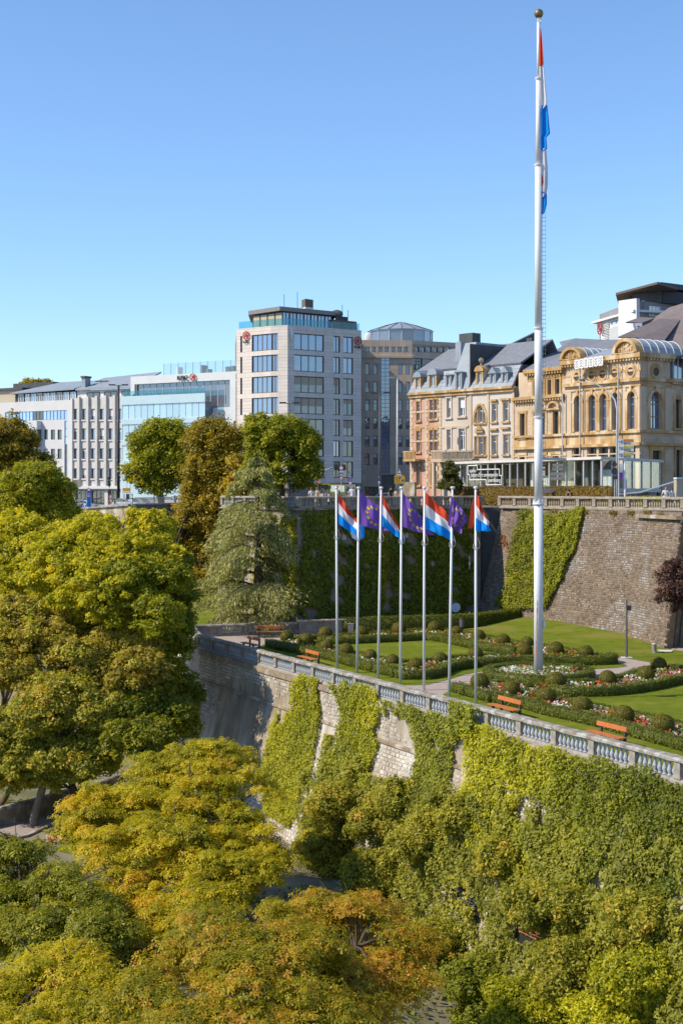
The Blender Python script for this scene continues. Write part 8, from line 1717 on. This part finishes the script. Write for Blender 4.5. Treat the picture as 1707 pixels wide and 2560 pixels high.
# ------------------------------------------------------------------ people
def person(label, px, D, z, h=1.72, shirt=(.7, .7, .7), legs=(.08, .09, .12), face=0.0, pose='stand', hair=(.05, .03, .02), arms=(12, 12), pack=None):
    x = pp(px, D)[0]; k = h / 1.75; r_ = thing('person', label, 'person', (x, D, z), 'people on the street behind the balustrades', rz=face)
    lean_, hip = (.0, .92)
    if pose == 'sit': hip = .46
    if pose == 'lean': lean_ = .28
    sh = hip + .52
    V = {'pelvis': (0, 0, hip), 'waist': (0, -.06 * lean_, hip + .18), 'chest': (0, -lean_ * .7, sh - .08), 'neck': (0, -lean_ - .01, sh + .06), 'head': (0, -lean_ - .04, sh + .17), 'crown': (0, -lean_ - .03, sh + .28)}
    R = {'pelvis': .15, 'waist': .13, 'chest': .155, 'neck': .055, 'head': .085, 'crown': .07}; E = [('pelvis', 'waist'), ('waist', 'chest'), ('chest', 'neck'), ('neck', 'head'), ('head', 'crown')]
    for s, n in ((-1, 'l'), (1, 'r')):
        a = math.radians(arms[0 if s < 0 else 1]); fw = -.05 if pose == 'stand' else -.24
        V[n + 's'] = (s * .19, -lean_ * .85, sh - .03); V[n + 'e'] = (s * (.20 + .28 * math.sin(a)), -lean_ * .8 + fw * .3, sh - .30); V[n + 'w'] = (s * (.18 + .34 * math.sin(a)) * (.6 if pose != 'stand' else 1), -lean_ * .8 + fw * 1.4, sh - (.52 if pose == 'stand' else .34)); V[n + 'h'] = (V[n + 'w'][0], V[n + 'w'][1] - .05, V[n + 'w'][2] - (.10 if pose == 'stand' else -.03))
        R.update({n + 's': .068, n + 'e': .045, n + 'w': .032, n + 'h': .04}); E += [('chest', n + 's'), (n + 's', n + 'e'), (n + 'e', n + 'w'), (n + 'w', n + 'h')]
        if pose == 'sit': V[n + 'k'] = (s * .12, -.44, hip + .02); V[n + 'a'] = (s * .12, -.46, .08); V[n + 'f'] = (s * .12, -.62, .04)
        else: V[n + 'k'] = (s * .10, -.03, .48); V[n + 'a'] = (s * .11, .02, .08); V[n + 'f'] = (s * .12, -.14, .04)
        V[n + 't'] = (s * .09, 0 if pose != 'sit' else -.05, hip - .04); R.update({n + 't': .09, n + 'k': .062, n + 'a': .042, n + 'f': .04}); E += [('pelvis', n + 't'), (n + 't', n + 'k'), (n + 'k', n + 'a'), (n + 'a', n + 'f')]
    ks = list(V); me = bpy.data.meshes.new('body'); me.from_pydata([tuple(c * k for c in V[q]) for q in ks], [(ks.index(a), ks.index(b)) for a, b in E], [])
    o = bpy.data.objects.new('tmp', me); COL.objects.link(o); md = o.modifiers.new('s', 'SKIN'); sv = me.skin_vertices[0].data
    for i, q in enumerate(ks): sv[i].radius = (R[q] * k, R[q] * k * (.72 if q in ('pelvis', 'waist', 'chest') else 1)); sv[i].use_root = q == 'pelvis'
    md.use_smooth_shade = True; o.modifiers.new('u', 'SUBSURF').levels = 1
    dg = bpy.context.evaluated_depsgraph_get(); m2 = bpy.data.meshes.new_from_object(o.evaluated_get(dg)); bpy.data.objects.remove(o)
    mats = [surf('skin_tone', (.48, .29, .19), None, 3, .6), surf('shirt', shirt, None, 3, .85), surf('trousers', legs, None, 3, .85)]
    m2.materials.clear(); [m2.materials.append(q) for q in mats]
    for p in m2.polygons:
        c = p.center / k; out = abs(c.x) > .215
        p.material_index = 0 if (c.z > sh + .02 or (out and c.z < sh - .22) or (pose != 'stand' and c.y < -.30 and c.z > hip + .1) or c.z < .07) else (1 if c.z > hip - .02 else 2)
        p.use_smooth = True
    b = bpy.data.objects.new('body', m2); COL.objects.link(b); b.parent = r_
    m = MB(); hc = V['crown']; m.ball((hc[0] * k, (hc[1] + .02) * k, (hc[2] - .03) * k), .115 * k, 10, 7, (.95, 1.05, .95)); m.build('hair', surf('hair_tone', hair, None, 3, .8), r_, smooth=True)
    if pack:
        m = MB(); m.box(-.15 * k, .15 * k, .10, .24, (sh - .42) * k, (sh - .02) * k); m.box(-.13 * k, -.09 * k, -.135, -.115, (sh - .35) * k, (sh - .02) * k); m.box(.09 * k, .13 * k, -.135, -.115, (sh - .35) * k, (sh - .02) * k); m.build('backpack', surf('pack', pack, None, 3, .8), r_)
    return r_
ZP = -1.43
person('person in white shirt with dark rucksack straps behind the street balustrade', 880, 122, ZP, 1.78, (.72, .74, .80), (.1, .1, .14), 0, pack=(.04, .04, .06), hair=(.18, .10, .05))
person('person leaning in green top and red cap beside the leftmost flagpole top', 851, 121.5, ZP, 1.75, (.10, .28, .12), (.2, .15, .1), -1.2, 'lean', hair=(.45, .05, .04))
person('person bent low next to the white shirted person with rucksack', 872, 122.5, ZP - .35, 1.55, (.55, .42, .35), (.4, .38, .36), 1.0, 'lean')
person('child peeking over the balustrade right of the white shirted person', 889, 122.2, ZP, 1.12, (.50, .36, .26), (.2, .2, .25), hair=(.16, .09, .05))
person('person in white top left of the bus front', 778, 119.5, ZP, 1.6, (.75, .76, .78), (.12, .2, .3), .3, hair=(.12, .07, .04))
person('bare-shouldered person in beige top standing in front of the bus', 792, 119.5, ZP, 1.62, (.55, .38, .28), (.45, .3, .2), -.3, hair=(.20, .12, .06))
person('person in dark top by the banded pole left of the brick house', 977, 126, ZP, 1.74, (.03, .05, .04), (.15, .15, .22), .5, hair=(.03, .02, .02))
person('person with bare shoulders and long dark hair right of the dark-topped person', 989, 126.5, ZP, 1.52, (.50, .30, .20), (.3, .3, .4), -.6, hair=(.06, .03, .02))
person('grey-haired person on the balustrade near the tall flagpole, facing right', 1414, 119.9, ZP - .05, 1.5, (.10, .10, .11), (.1, .1, .1), .9, 'lean', hair=(.50, .46, .42))
person('dark-haired person in black top leaning toward the grey-haired person', 1425, 119.5, ZP - .05, 1.52, (.02, .02, .02), (.05, .05, .06), -.9, 'lean', hair=(.05, .03, .02))
person('person in white shirt behind the balustrade near the white kiosk', 1663, 110.4, ZP - .05, 1.74, (.74, .75, .80), (.15, .15, .2), 0, hair=(.04, .03, .02), arms=(22, 22))
person('small child held in front of the white shirted person near the kiosk', 1660.5, 110.0, ZP - .05, 1.22, (.66, .70, .76), (.2, .25, .3), 0, hair=(.05, .03, .02))
person('person in white top just left of the white kiosk', 1678, 110.6, ZP - .05, 1.62, (.70, .72, .74), (.3, .3, .3), .4, hair=(.08, .05, .03))
person('person in pale blue shirt sitting on the street wall at the left', 214, 197.6, -2.9, 1.72, (.45, .58, .80), (.15, .15, .2), 2.8, 'sit')
person('person in dark top sitting beside the pale blue shirted person', 204, 198.2, -2.85, 1.72, (.14, .15, .20), (.1, .1, .12), 2.9, 'sit')
person('person reclining on the street wall left of the thick dark lamp', 287, 188.5, -2.35, 1.6, (.50, .34, .26), (.35, .25, .2), 1.2, 'sit')
person('person in white top near the silver estate car', 438, 206.8, -2.3, 1.65, (.68, .72, .70), (.2, .2, .25), 0)
